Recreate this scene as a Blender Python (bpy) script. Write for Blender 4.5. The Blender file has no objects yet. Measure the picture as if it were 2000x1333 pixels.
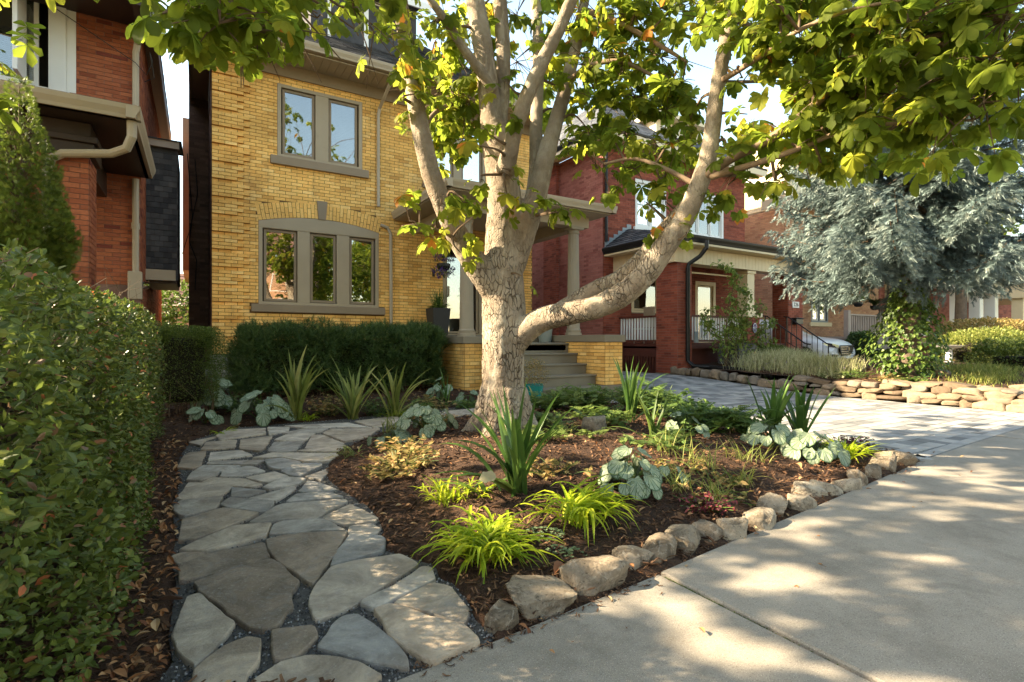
import bpy, math, random
import numpy as np
from mathutils import Vector, Matrix
random.seed(11)
rng = np.random.default_rng(11)
SC = bpy.context.scene
COL = SC.collection
R = math.radians
# ---------------------------------------------------------------- camera
cam = bpy.data.cameras.new('camera'); cam.sensor_width = 36.0; cam.lens = 18.4; cam.clip_start = 0.05; cam.clip_end = 2000
co = bpy.data.objects.new('camera', cam); COL.objects.link(co)
co.location = (0, 0, 1.05); co.rotation_euler = (R(90), 0, R(-31)); SC.camera = co
# ---------------------------------------------------------------- sky and sun
SUNDIR = Vector((-1.35, 0.80, 1.0)).normalized()
W = bpy.data.worlds.new('World'); SC.world = W; W.use_nodes = True
nt = W.node_tree; nt.nodes.clear()
sky = nt.nodes.new('ShaderNodeTexSky'); sky.sky_type = 'NISHITA'; sky.sun_disc = False
sky.sun_elevation = math.asin(SUNDIR.z); sky.sun_rotation = math.atan2(SUNDIR.x, SUNDIR.y)
sky.air_density = 1.3; sky.dust_density = 1.0; sky.ozone_density = 3.5
tint = nt.nodes.new('ShaderNodeMix'); tint.data_type = 'RGBA'; tint.blend_type = 'MULTIPLY'; tint.inputs[0].default_value = 1.0
tint.inputs[7].default_value = (1.0, 0.82, 0.63, 1)
bg = nt.nodes.new('ShaderNodeBackground'); bg.inputs[1].default_value = 0.15
wo = nt.nodes.new('ShaderNodeOutputWorld')
nt.links.new(sky.outputs[0], tint.inputs[6]); nt.links.new(tint.outputs[2], bg.inputs[0]); nt.links.new(bg.outputs[0], wo.inputs[0])
sl = bpy.data.lights.new('sun', 'SUN'); sl.energy = 5.0; sl.angle = R(0.55); sl.color = (1.0, 0.82, 0.56)
so = bpy.data.objects.new('sun', sl); COL.objects.link(so)
so.rotation_euler = (-SUNDIR).to_track_quat('-Z', 'Y').to_euler(); so.location = SUNDIR * 40
SC.view_settings.view_transform = 'Standard'; SC.view_settings.look = 'None'
SC.view_settings.gamma = 1.0; SC.view_settings.exposure = 2.45; SC.view_settings.use_curve_mapping = False
SC.render.engine = 'CYCLES'
SC.cycles.use_denoising = True
SC.cycles.max_bounces = 8; SC.cycles.transparent_max_bounces = 12; SC.cycles.diffuse_bounces = 4
SC.cycles.sample_clamp_indirect = 6.0
# ---------------------------------------------------------------- view test, used only to choose which repeats are worth single objects
TS, TC, FF = math.sin(R(31)), math.cos(R(31)), 1022.0
def proj(P):
    P = np.asarray(P, float)
    z = P[..., 0]*TS + P[..., 1]*TC
    x = P[..., 0]*TC - P[..., 1]*TS
    zz = np.maximum(z, 1e-3)
    return 1000 + x/zz*FF, 666 - (P[..., 2]-1.05)/zz*FF, z
# ---------------------------------------------------------------- materials
def S(hx):
    c = [int(hx[i:i+2], 16)/255 for i in (1, 3, 5)]
    return tuple((v/12.92 if v <= 0.04045 else ((v+0.055)/1.055)**2.4) for v in c) + (1,)
def lin(c): return S(c) if isinstance(c, str) else (tuple(c)+(1,))[:4]
class NT:
    def __init__(s, name):
        s.m = bpy.data.materials.new(name); s.m.use_nodes = True; s.t = s.m.node_tree; s.t.nodes.clear()
        s.out = s.n('OutputMaterial')
    def n(s, typ, **kw):
        nd = s.t.nodes.new('ShaderNode'+typ)
        for k, v in kw.items(): setattr(nd, k, v)
        return nd
    def l(s, a, b): s.t.links.new(a, b)
    def pos(s):
        if not hasattr(s, '_p'): s._p = s.n('NewGeometry')
        return s._p.outputs['Position']
    def scaled(s, sc):
        mp = s.n('Mapping'); mp.inputs['Scale'].default_value = sc if isinstance(sc, tuple) else (sc,)*3
        s.l(s.pos(), mp.inputs[0]); return mp.outputs[0]
    def noise(s, sc, det=5, rough=.55, dist=0):
        nd = s.n('TexNoise'); nd.inputs['Scale'].default_value = 1 if isinstance(sc, tuple) else sc
        nd.inputs['Detail'].default_value = det; nd.inputs['Roughness'].default_value = rough; nd.inputs['Distortion'].default_value = dist
        s.l(s.scaled(sc) if isinstance(sc, tuple) else s.pos(), nd.inputs['Vector']); return nd.outputs['Fac']
    def rng(s, f, a, b, c, d):
        m = s.n('MapRange'); m.inputs[1].default_value = a; m.inputs[2].default_value = b; m.inputs[3].default_value = c; m.inputs[4].default_value = d
        s.l(f, m.inputs[0]); return m.outputs[0]
    def ramp(s, f, cols, stops=None):
        r = s.n('ValToRGB'); e = r.color_ramp.elements
        n = len(cols); stops = stops or [i/(max(n-1, 1)) for i in range(n)]
        e[0].position = stops[0]; e[0].color = lin(cols[0])
        if n == 1: e.remove(e[1])
        else:
            e[1].position = stops[-1]; e[1].color = lin(cols[-1])
            for i in range(1, n-1):
                q = e.new(stops[i]); q.color = lin(cols[i])
        s.l(f, r.inputs[0]); return r.outputs[0]
    def mix(s, f, a, b, mode='MIX'):
        m = s.n('Mix', data_type='RGBA', blend_type=mode)
        for k, v in ((0, f), (6, a), (7, b)):
            if hasattr(v, 'links'): s.l(v, m.inputs[k])
            else: m.inputs[k].default_value = v if k == 0 else lin(v)
        return m.outputs[2]
    def scale(s, col, f):
        v = s.n('VectorMath', operation='SCALE'); s.l(col, v.inputs[0])
        if hasattr(f, 'links'): s.l(f, v.inputs['Scale'])
        else: v.inputs['Scale'].default_value = f
        return v.outputs[0]
    def tone(s):
        a = s.n('Attribute'); a.attribute_name = 'tone'; return a.outputs['Fac']
    def bsdf(s, col, rough=.7, spec=.3, h=None, bd=.01, bs=.5, metal=0, trans=None, tf=.4, coat=0):
        b = s.n('BsdfPrincipled')
        if hasattr(col, 'links'): s.l(col, b.inputs['Base Color'])
        else: b.inputs['Base Color'].default_value = lin(col)
        if hasattr(rough, 'links'): s.l(rough, b.inputs['Roughness'])
        else: b.inputs['Roughness'].default_value = rough
        b.inputs['Specular IOR Level'].default_value = spec; b.inputs['Metallic'].default_value = metal
        if coat: b.inputs['Coat Weight'].default_value = coat
        if h is not None:
            bp = s.n('Bump'); bp.inputs['Strength'].default_value = bs; bp.inputs['Distance'].default_value = bd
            s.l(h, bp.inputs['Height']); s.l(bp.outputs[0], b.inputs['Normal'])
        o = b.outputs[0]
        if trans is not None:
            tr = s.n('BsdfTranslucent')
            if hasattr(trans, 'links'): s.l(trans, tr.inputs[0])
            else: tr.inputs[0].default_value = lin(trans)
            mx = s.n('MixShader'); mx.inputs[0].default_value = tf
            s.l(o, mx.inputs[1]); s.l(tr.outputs[0], mx.inputs[2]); o = mx.outputs[0]
        s.l(o, s.out.inputs[0]); return s.m
def mat(name, cols, ns=2.5, na=.25, rough=.75, spec=.3, bump=.4, bsc=60, bd=.004, grime=None, metal=0, coat=0):
    t = NT(name)
    c = t.ramp(t.tone(), cols) if len(cols) > 1 else t.ramp(t.tone(), [cols[0], cols[0]])
    c = t.scale(c, t.rng(t.noise(ns, 6), .25, .75, 1-na, 1+na))
    if grime:
        c = t.mix(t.rng(t.noise(grime[1], 7, .7), grime[2], grime[2]+.18, 0, grime[3]), c, grime[0])
    return t.bsdf(c, rough, spec, t.noise(bsc, 4) if bump else None, bd, bump, metal, coat=coat)
def leafmat(name, cols, trans, tf=.45, rough=.5, spec=.35, na=.25, ns=14, stops=None):
    t = NT(name)
    c = t.ramp(t.tone(), cols, stops)
    c = t.scale(c, t.rng(t.noise(ns, 3), .3, .7, 1-na, 1+na))
    return t.bsdf(c, rough, spec, t.noise(90, 2), .002, .25, trans=t.scale(c, trans), tf=tf)
# ---------------------------------------------------------------- mesh builder
class MB:
    def __init__(s): s.V = []; s.n = 0; s.F = []
    def add(s, V, F, tone=.5, m=0):
        V = np.asarray(V, float).reshape(-1, 3); F = np.asarray(F, int)
        if F.size == 0: return
        t = np.broadcast_to(np.asarray(tone, float), (len(F),))
        mm = np.broadcast_to(np.asarray(m, int), (len(F),))
        s.V.append(V); s.F.append((F + s.n, t, mm)); s.n += len(V)
    def box(s, x0, x1, y0, y1, z0, z1, tone=.5, m=0, T=None):
        V = np.array([[x, y, z] for z in (z0, z1) for y in (y0, y1) for x in (x0, x1)], float)
        if T is not None: V = V @ np.array(T.to_3x3()).T + np.array(T.translation)
        s.add(V, BOXF, tone, m)
    def prism(s, poly, z0, z1, tone=.5, m=0, inset=0):
        n = len(poly); P = np.array(poly, float)
        if P.shape[1] == 2:
            lo = np.c_[P, np.full(n, z0)]; hi = np.c_[P, np.full(n, z1)]
        c = P.mean(0)
        if inset:
            d = c - P; L = np.linalg.norm(d, axis=1)[:, None]
            md = np.c_[P, np.full(n, z1-inset*.8)]; hi = np.c_[P + d/L*inset, np.full(n, z1)]
            V = np.r_[lo, md, hi]
            i = np.arange(n); j = (i+1) % n
            s.add(V, np.r_[np.c_[i, j, j+n, i+n], np.c_[i+n, j+n, j+2*n, i+2*n]], tone, m)
            s.add(hi, [list(range(n))], tone, m)
        else:
            V = np.r_[lo, hi]; i = np.arange(n); j = (i+1) % n
            s.add(V, np.c_[i, j, j+n, i+n], tone, m); s.add(hi, [list(range(n))], tone, m); s.add(lo, [list(range(n))[::-1]], tone, m)
    def tube(s, pts, rad, seg=8, tone=.5, m=0, cap=True, flat=None):
        pts = np.asarray(pts, float); n = len(pts); rad = np.broadcast_to(np.asarray(rad, float), (n,))
        t = np.gradient(pts, axis=0); t /= np.linalg.norm(t, axis=1)[:, None]+1e-12
        up = np.array([0, 0, 1.]) if abs(t[0, 2]) < .9 else np.array([1., 0, 0])
        V = []
        a = np.linspace(0, 2*math.pi, seg, endpoint=False)
        for i in range(n):
            u = up - t[i]*np.dot(up, t[i]); u /= np.linalg.norm(u)+1e-12; w = np.cross(t[i], u); up = u
            r1, r2 = (rad[i], rad[i]) if flat is None else (rad[i], rad[i]*flat)
            V.append(pts[i] + np.outer(np.cos(a)*r1, u) + np.outer(np.sin(a)*r2, w))
        V = np.concatenate(V)
        k = np.arange(seg); kk = (k+1) % seg
        F = np.concatenate([np.c_[i*seg+k, i*seg+kk, (i+1)*seg+kk, (i+1)*seg+k] for i in range(n-1)])
        s.add(V, F, tone, m)
        if cap: s.add(V[:seg], [list(range(seg))[::-1]], tone, m); s.add(V[-seg:], [list(range(seg))], tone, m)
    def scatter(s, T, pos, rot, sc, tone, m=0):
        """copy template T=(V,F[,ft]) to every pos; rot (N,3,3)"""
        V, F = np.asarray(T[0], float), np.asarray(T[1], int); N = len(pos)
        if N == 0: return
        sc = np.broadcast_to(np.asarray(sc, float), (N,))
        P = np.einsum('nij,vj->nvi', rot, V)*sc[:, None, None] + np.asarray(pos)[:, None, :]
        FF_ = (F[None] + (np.arange(N)*len(V))[:, None, None]).reshape(-1, F.shape[1])
        t = np.repeat(np.broadcast_to(np.asarray(tone, float), (N,)), len(F))
        if len(T) > 2: t = np.clip(t + np.tile(T[2], N), 0, 1)
        s.add(P.reshape(-1, 3), FF_, t, m)
    def mesh(s, name, mats, smooth=False):
        me = bpy.data.meshes.new(name)
        if s.n:
            V = np.concatenate(s.V)
            me.vertices.add(len(V)); me.vertices.foreach_set('co', V.ravel().astype(np.float32))
            li = np.concatenate([f.ravel() for f, _, _ in s.F]).astype(np.int32)
            tot = np.concatenate([np.full(len(f), f.shape[1]) for f, _, _ in s.F]).astype(np.int32)
            st = np.r_[0, np.cumsum(tot)[:-1]].astype(np.int32)
            me.loops.add(len(li)); me.loops.foreach_set('vertex_index', li)
            me.polygons.add(len(tot)); me.polygons.foreach_set('loop_start', st)
            me.polygons.foreach_set('material_index', np.concatenate([m for _, _, m in s.F]).astype(np.int32))
            if smooth: me.polygons.foreach_set('use_smooth', np.ones(len(tot), bool))
            else: me.polygons.foreach_set('use_smooth', np.zeros(len(tot), bool))
            me.update(calc_edges=True)
            me.attributes.new('tone', 'FLOAT', 'FACE').data.foreach_set('value', np.concatenate([t for _, t, _ in s.F]).astype(np.float32))
        for m in (mats if isinstance(mats, (list, tuple)) else [mats]): me.materials.append(m)
        return me
    def build(s, name, mats, parent=None, smooth=False, kind=None, bevel=0, label=None):
        return put(s.mesh(name, mats, smooth), name, parent, kind=kind, bevel=bevel, label=label)
BOXF = np.array([[0, 2, 3, 1], [4, 5, 7, 6], [0, 1, 5, 4], [2, 6, 7, 3], [0, 4, 6, 2], [1, 3, 7, 5]])
def put(me, name, parent=None, loc=None, rot=None, sc=None, kind=None, bevel=0, label=None):
    o = bpy.data.objects.new(name, me); COL.objects.link(o)
    if parent is not None:
        o.parent = parent
        if parent.type == 'EMPTY': o.matrix_parent_inverse = Matrix.Translation(-parent.location)
    if loc is not None: o.location = loc
    if rot is not None: o.rotation_euler = rot
    if sc is not None: o.scale = (sc,)*3 if not isinstance(sc, (tuple, list)) else sc
    if kind: o['kind'] = kind
    if label: o['label'] = label
    if bevel:
        b = o.modifiers.new('bevel', 'BEVEL'); b.width = bevel; b.segments = 2; b.limit_method = 'ANGLE'
    return o
def root(name, label, cat, loc=(0, 0, 0), group=None):
    o = bpy.data.objects.new(name, None); COL.objects.link(o); o.location = loc; o.empty_display_size = .1
    return tag(o, label, cat, group)
def tag(o, label, cat, group=None):
    o['label'] = label; o['category'] = cat
    if group: o['group'] = group
    return o
def rotm(az, tilt, roll=0):
    """arrays -> (N,3,3): roll about own z, tilt about x, then az about z"""
    az, tilt, roll = np.broadcast_arrays(np.atleast_1d(az).astype(float), tilt, roll)
    ca, sa, ct, st, cr, sr = np.cos(az), np.sin(az), np.cos(tilt), np.sin(tilt), np.cos(roll), np.sin(roll)
    Z, O = np.zeros_like(ca), np.ones_like(ca)
    A = np.stack([np.stack([ca, -sa, Z], -1), np.stack([sa, ca, Z], -1), np.stack([Z, Z, O], -1)], -2)
    B = np.stack([np.stack([O, Z, Z], -1), np.stack([Z, ct, -st], -1), np.stack([Z, st, ct], -1)], -2)
    Cc = np.stack([np.stack([cr, -sr, Z], -1), np.stack([sr, cr, Z], -1), np.stack([Z, Z, O], -1)], -2)
    return A @ B @ Cc
def basis(d, up=None, rollang=None):
    """(N,3) directions -> rotations whose local Y points along d, local Z roughly up"""
    d = d/ (np.linalg.norm(d, axis=1)[:, None]+1e-12)
    u = np.tile([0, 0, 1.], (len(d), 1)) if up is None else up
    x = np.cross(d, u); bad = np.linalg.norm(x, axis=1) < 1e-3; x[bad] = [1, 0, 0]
    x /= np.linalg.norm(x, axis=1)[:, None]; z = np.cross(x, d)
    if rollang is not None:
        c, s_ = np.cos(rollang)[:, None], np.sin(rollang)[:, None]
        x, z = x*c + z*s_, z*c - x*s_
    return np.stack([x, d, z], -1)
def inpoly(X, Y, poly):
    ins = np.zeros(np.shape(X), bool); n = len(poly)
    for i in range(n):
        x1, y1 = poly[i]; x2, y2 = poly[(i+1) % n]
        c = ((y1 > Y) != (y2 > Y)) & (X < (x2-x1)*(Y-y1)/((y2-y1) if y2 != y1 else 1e-9)+x1)
        ins ^= c
    return ins
def dpoly(X, Y, poly):
    d = np.full(np.shape(X), 1e9); n = len(poly)
    for i in range(n):
        ax, ay = poly[i]; bx, by = poly[(i+1) % n]; vx, vy = bx-ax, by-ay
        t = np.clip(((X-ax)*vx+(Y-ay)*vy)/(vx*vx+vy*vy+1e-12), 0, 1)
        d = np.minimum(d, np.hypot(X-ax-t*vx, Y-ay-t*vy))
    return d
def sm(x): x = np.clip(x, 0, 1); return x*x*(3-2*x)
def vnoise(P, sc, seed=0):
    """cheap smooth 3d value noise in -1..1"""
    P = np.asarray(P, float)*sc + seed*17.3; i = np.floor(P).astype(np.int64); f = P-i; f = f*f*(3-2*f); r = 0
    for dx in (0, 1):
        for dy in (0, 1):
            for dz in (0, 1):
                h = ((i[..., 0]+dx)*73856093) ^ ((i[..., 1]+dy)*19349663) ^ ((i[..., 2]+dz)*83492791)
                h = (h*2654435761) & 0xffffffff; h = ((h >> 15) ^ h)*2246822519 & 0xffffffff
                v = ((h >> 8) & 0xffff)/32767.5-1
                r = r + v*(f[..., 0] if dx else 1-f[..., 0])*(f[..., 1] if dy else 1-f[..., 1])*(f[..., 2] if dz else 1-f[..., 2])
    return r
FLAG= [[(-0.013, 2.621), (0.143, 2.674), (0.296, 2.719), (0.333, 2.604), (0.366, 2.404), (0.324, 2.296), (0.316, 2.213), (0.254, 2.084), (0.198, 2.078), (0.159, 2.109), (0.115, 2.24), (0.068, 2.372), (0.006, 2.524)], [(0.006, 2.488), (0.04, 2.37), (0.115, 2.176), (0.092, 2.118), (0.049, 2.034), (-0.005, 1.943), (-0.064, 2.102), (-0.071, 2.201), (-0.056, 2.382), (-0.035, 2.482)], [(0.151, 2.03), (0.177, 1.997), (0.171, 1.878), (0.136, 1.822), (0.113, 1.741), (-0.014, 1.817), (-0.005, 1.907), (0.033, 1.967), (0.083, 2.014)], [(0.228, 2.048), (0.352, 2.005), (0.361, 1.93), (0.281, 1.844), (0.218, 1.86), (0.22, 1.953)], [(0.146, 1.778), (0.234, 1.834), (0.305, 1.824), (0.38, 1.775), (0.44, 1.71), (0.487, 1.611), (0.46, 1.59), (0.397, 1.578), (0.185, 1.679), (0.134, 1.715)], [(0.47, 2.018), (0.523, 2.008), (0.552, 1.885), (0.573, 1.776), (0.59, 1.652), (0.573, 1.59), (0.544, 1.619), (0.447, 1.738), (0.357, 1.86), (0.39, 1.924), (0.437, 1.987)], [(0.583, 1.993), (0.647, 2.005), (0.691, 1.933), (0.748, 1.837), (0.829, 1.727), (0.833, 1.61), (0.641, 1.586), (0.607, 1.699), (0.584, 1.808), (0.587, 1.913)], [(0.67, 2.01), (0.861, 2.09), (0.914, 2.02), (0.898, 1.826), (0.843, 1.743), (0.823, 1.771), (0.746, 1.9)], [(0.558, 2.091), (0.692, 2.143), (0.881, 2.262), (0.909, 2.232), (0.887, 2.12), (0.7, 2.056), (0.597, 2.012)], [(0.395, 2.224), (0.437, 2.334), (0.524, 2.476), (0.641, 2.491), (0.836, 2.457), (0.873, 2.305), (0.713, 2.207), (0.539, 2.094), (0.441, 2.057), (0.382, 2.058), (0.378, 2.153)], [(0.304, 2.991), (0.391, 2.997), (0.52, 2.971), (0.688, 2.888), (0.571, 2.63), (0.455, 2.408), (0.417, 2.351), (0.386, 2.467), (0.325, 2.667), (0.31, 2.787)], [(0.335, 3.074), (0.372, 3.226), (0.424, 3.254), (0.618, 3.167), (0.691, 2.922), (0.525, 3.004), (0.42, 3.031)], [(0.7, 2.846), (0.827, 2.743), (0.839, 2.685), (0.79, 2.55), (0.727, 2.537), (0.621, 2.523), (0.529, 2.492), (0.575, 2.628)], [(0.733, 2.98), (0.848, 2.959), (0.861, 2.856), (0.815, 2.776), (0.707, 2.876)], [(0.626, 3.204), (0.835, 3.397), (0.875, 3.196), (0.901, 3.039), (0.87, 2.986), (0.734, 3.018), (0.68, 3.07)], [(0.259, 3.343), (0.411, 3.567), (0.47, 3.604), (0.828, 3.502), (0.829, 3.438), (0.68, 3.313), (0.587, 3.197), (0.472, 3.286), (0.304, 3.306)], [(-0.076, 3.07), (-0.002, 3.15), (0.169, 3.3), (0.354, 3.256), (0.3, 3.052), (0.154, 3.016), (0.044, 2.999)], [(-0.068, 3.57), (0.131, 3.7), (0.315, 3.488), (0.258, 3.426), (0.104, 3.284), (-0.009, 3.195), (-0.084, 3.224)], [(-0.071, 2.859), (0.043, 2.934), (0.284, 2.962), (0.293, 2.755), (0.117, 2.677), (-0.066, 2.681)], [(-0.101, 3.006), (-0.058, 3.03), (0.03, 2.977), (-0.023, 2.91), (-0.075, 2.881)], [(-0.131, 3.869), (-0.099, 4.008), (0.141, 3.982), (0.105, 3.775), (0.09, 3.713), (-0.062, 3.66), (-0.091, 3.688)], [(0.128, 3.797), (0.185, 3.915), (0.426, 3.693), (0.358, 3.495), (0.322, 3.506), (0.161, 3.694)], [(-0.116, 4.109), (-0.055, 4.531), (0.122, 4.376), (0.21, 4.229), (0.143, 4.063), (-0.054, 4.02)], [(0.203, 4.217), (0.402, 3.993), (0.278, 3.899), (0.196, 3.949)], [(0.291, 3.865), (0.594, 4.013), (0.59, 3.94), (0.442, 3.696), (0.38, 3.772)], [(0.498, 3.637), (0.575, 3.776), (0.769, 3.715), (0.825, 3.571), (0.811, 3.539), (0.631, 3.608), (0.519, 3.612)], [(0.602, 3.844), (0.698, 4.095), (0.768, 3.972), (0.831, 3.75), (0.661, 3.78)], [(0.029, 4.481), (0.101, 4.609), (0.299, 4.437), (0.402, 4.192), (0.338, 4.152), (0.212, 4.259)], [(0.401, 4.083), (0.562, 4.314), (0.692, 4.167), (0.614, 4.033), (0.437, 4.016)], [(-0.062, 4.586), (-0.047, 4.752), (0.143, 4.768), (0.112, 4.638), (0.023, 4.534)], [(0.155, 4.594), (0.181, 4.823), (0.376, 4.849), (0.465, 4.614), (0.295, 4.528)], [(0.31, 4.448), (0.524, 4.539), (0.596, 4.347), (0.448, 4.213)], [(0.576, 4.508), (0.717, 4.708), (0.894, 4.623), (0.887, 4.542), (0.666, 4.252), (0.605, 4.36)], [(0.717, 4.274), (0.894, 4.415), (0.88, 4.287), (0.794, 4.105)], [(-0.054, 4.793), (0.041, 5.092), (0.304, 4.913), (0.187, 4.781), (0.049, 4.787)], [(0.497, 4.972), (0.635, 5.004), (0.76, 4.747), (0.577, 4.546), (0.505, 4.709)], [(-0.144, 5.099), (-0.107, 5.596), (-0.065, 5.725), (0.067, 5.726), (0.022, 5.061), (-0.036, 5.014)], [(0.075, 5.159), (0.103, 5.65), (0.36, 5.604), (0.428, 5.3), (0.291, 5.283), (0.1, 5.256)], [(0.071, 5.117), (0.122, 5.22), (0.493, 5.02), (0.414, 4.89)], [(0.416, 5.16), (0.594, 5.302), (1.138, 4.949), (0.963, 4.692), (0.823, 4.754), (0.664, 5.035)], [(0.568, 5.424), (0.672, 5.862), (0.952, 5.759), (0.796, 5.315), (0.674, 5.307)], [(0.026, 5.833), (0.082, 6.249), (0.352, 6.218), (0.307, 5.748)], [(0.351, 5.665), (0.382, 6.167), (0.701, 6.253), (0.556, 5.57), (0.506, 5.462)], [(0.698, 6.01), (0.844, 6.278), (1.135, 6.179), (0.956, 5.788), (0.778, 5.896)], [(0.892, 5.397), (1.087, 6.094), (1.181, 6.075), (1.28, 5.433), (0.956, 5.358)], [(0.804, 5.282), (1.235, 5.368), (1.242, 5.273), (1.13, 5.033)], [(0.18, 6.64), (0.272, 6.976), (0.685, 6.855), (0.648, 6.433), (0.204, 6.307)], [(-0.071, 6.277), (0.167, 6.502), (0.074, 6.352), (0.026, 6.034)], [(0.72, 6.877), (0.947, 6.785), (0.893, 6.521), (0.68, 6.339)], [(0.814, 6.41), (1.055, 6.59), (1.335, 6.508), (1.214, 6.248), (0.923, 6.268)], [(0.916, 6.938), (1.638, 6.789), (1.803, 6.27), (1.479, 6.509), (1.115, 6.64)], [(1.209, 6.134), (1.343, 6.375), (1.849, 6.113), (1.545, 5.604), (1.306, 5.545)], [(1.755, 6.869), (2.369, 7.046), (2.256, 6.567), (1.84, 6.204)], [(2.291, 6.65), (2.495, 7.089), (3.049, 7.132), (2.935, 6.534), (2.42, 6.521)], [(3.074, 7.117), (3.653, 7.179), (3.519, 6.72), (3.0, 6.609)], [(1.966, 6.129), (2.216, 6.296), (2.525, 6.355), (2.192, 5.907)], [(3.715, 7.214), (4.372, 7.277), (4.341, 6.766), (3.526, 6.653)], [(4.429, 7.323), (5.043, 7.377), (5.12, 6.827), (4.375, 6.536), (4.368, 6.75)], [(5.087, 7.44), (5.735, 7.422), (5.669, 6.914), (5.155, 6.806)], [(5.767, 7.403), (6.472, 7.378), (6.128, 6.814), (5.658, 6.834)]]
PATH= [(-0.114, 1.912), (-0.069, 2.048), (-0.088, 2.234), (-0.084, 2.486), (-0.078, 2.688), (-0.109, 3.054), (-0.096, 3.318), (-0.141, 3.949), (-0.123, 4.261), (-0.113, 4.722), (-0.16, 5.269), (-0.127, 5.793), (-0.064, 6.426), (0.145, 6.83), (0.45, 7.181), (0.973, 7.191), (1.475, 7.19), (2.371, 7.392), (3.421, 7.575), (4.054, 7.742), (4.684, 7.795), (5.369, 7.853), (6.742, 7.759), (6.41, 7.034), (5.546, 6.764), (4.494, 6.573), (4.094, 6.814), (3.105, 6.536), (2.587, 6.369), (2.022, 6.106), (1.665, 5.73), (1.355, 5.384), (1.126, 5.04), (0.968, 4.656), (0.85, 4.143), (0.869, 3.81), (0.928, 3.367), (0.921, 3.065), (0.883, 2.862), (0.867, 2.739), (0.81, 2.574), (0.846, 2.516), (0.919, 2.359), (0.958, 2.296), (0.92, 2.157), (0.952, 2.081), (0.932, 1.876), (0.9, 1.782), (0.905, 1.619), (0.52, 1.57), (0.469, 1.562)]
BEDR= [(4.494, 6.573), (5.101, 6.871), (5.591, 6.819), (6.076, 6.13), (6.186, 5.696), (6.005, 4.794), (5.595, 3.751), (5.391, 3.148), (5.453, 2.772), (5.527, 2.529), (5.621, 2.313), (5.478, 2.128)]
WALK= [(0.521, 1.573), (1.037, 1.616), (1.782, 1.68), (2.762, 1.789), (4.624, 1.982), (5.385, 2.092), (6.702, 2.171), (8.596, 2.243)]
STONES= [(0.967, 1.644, 0.144, 0.09), (1.184, 1.682, 0.281, 0.106), (1.47, 1.705, 0.278, 0.162), (1.733, 1.762, 0.183, 0.098), (1.905, 1.759, 0.178, 0.09), (2.103, 1.787, 0.205, 0.084), (2.326, 1.811, 0.175, 0.09), (2.47, 1.769, 0.164, 0.116), (2.755, 1.79, 0.208, 0.092), (3.032, 1.884, 0.211, 0.092), (3.234, 1.853, 0.166, 0.076), (3.544, 1.961, 0.226, 0.088), (3.705, 1.926, 0.188, 0.089), (3.936, 1.919, 0.172, 0.089), (4.176, 1.962, 0.188, 0.117), (4.477, 1.995, 0.157, 0.119), (4.813, 2.056, 0.241, 0.146), (5.126, 2.081, 0.195, 0.142)]
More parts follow.
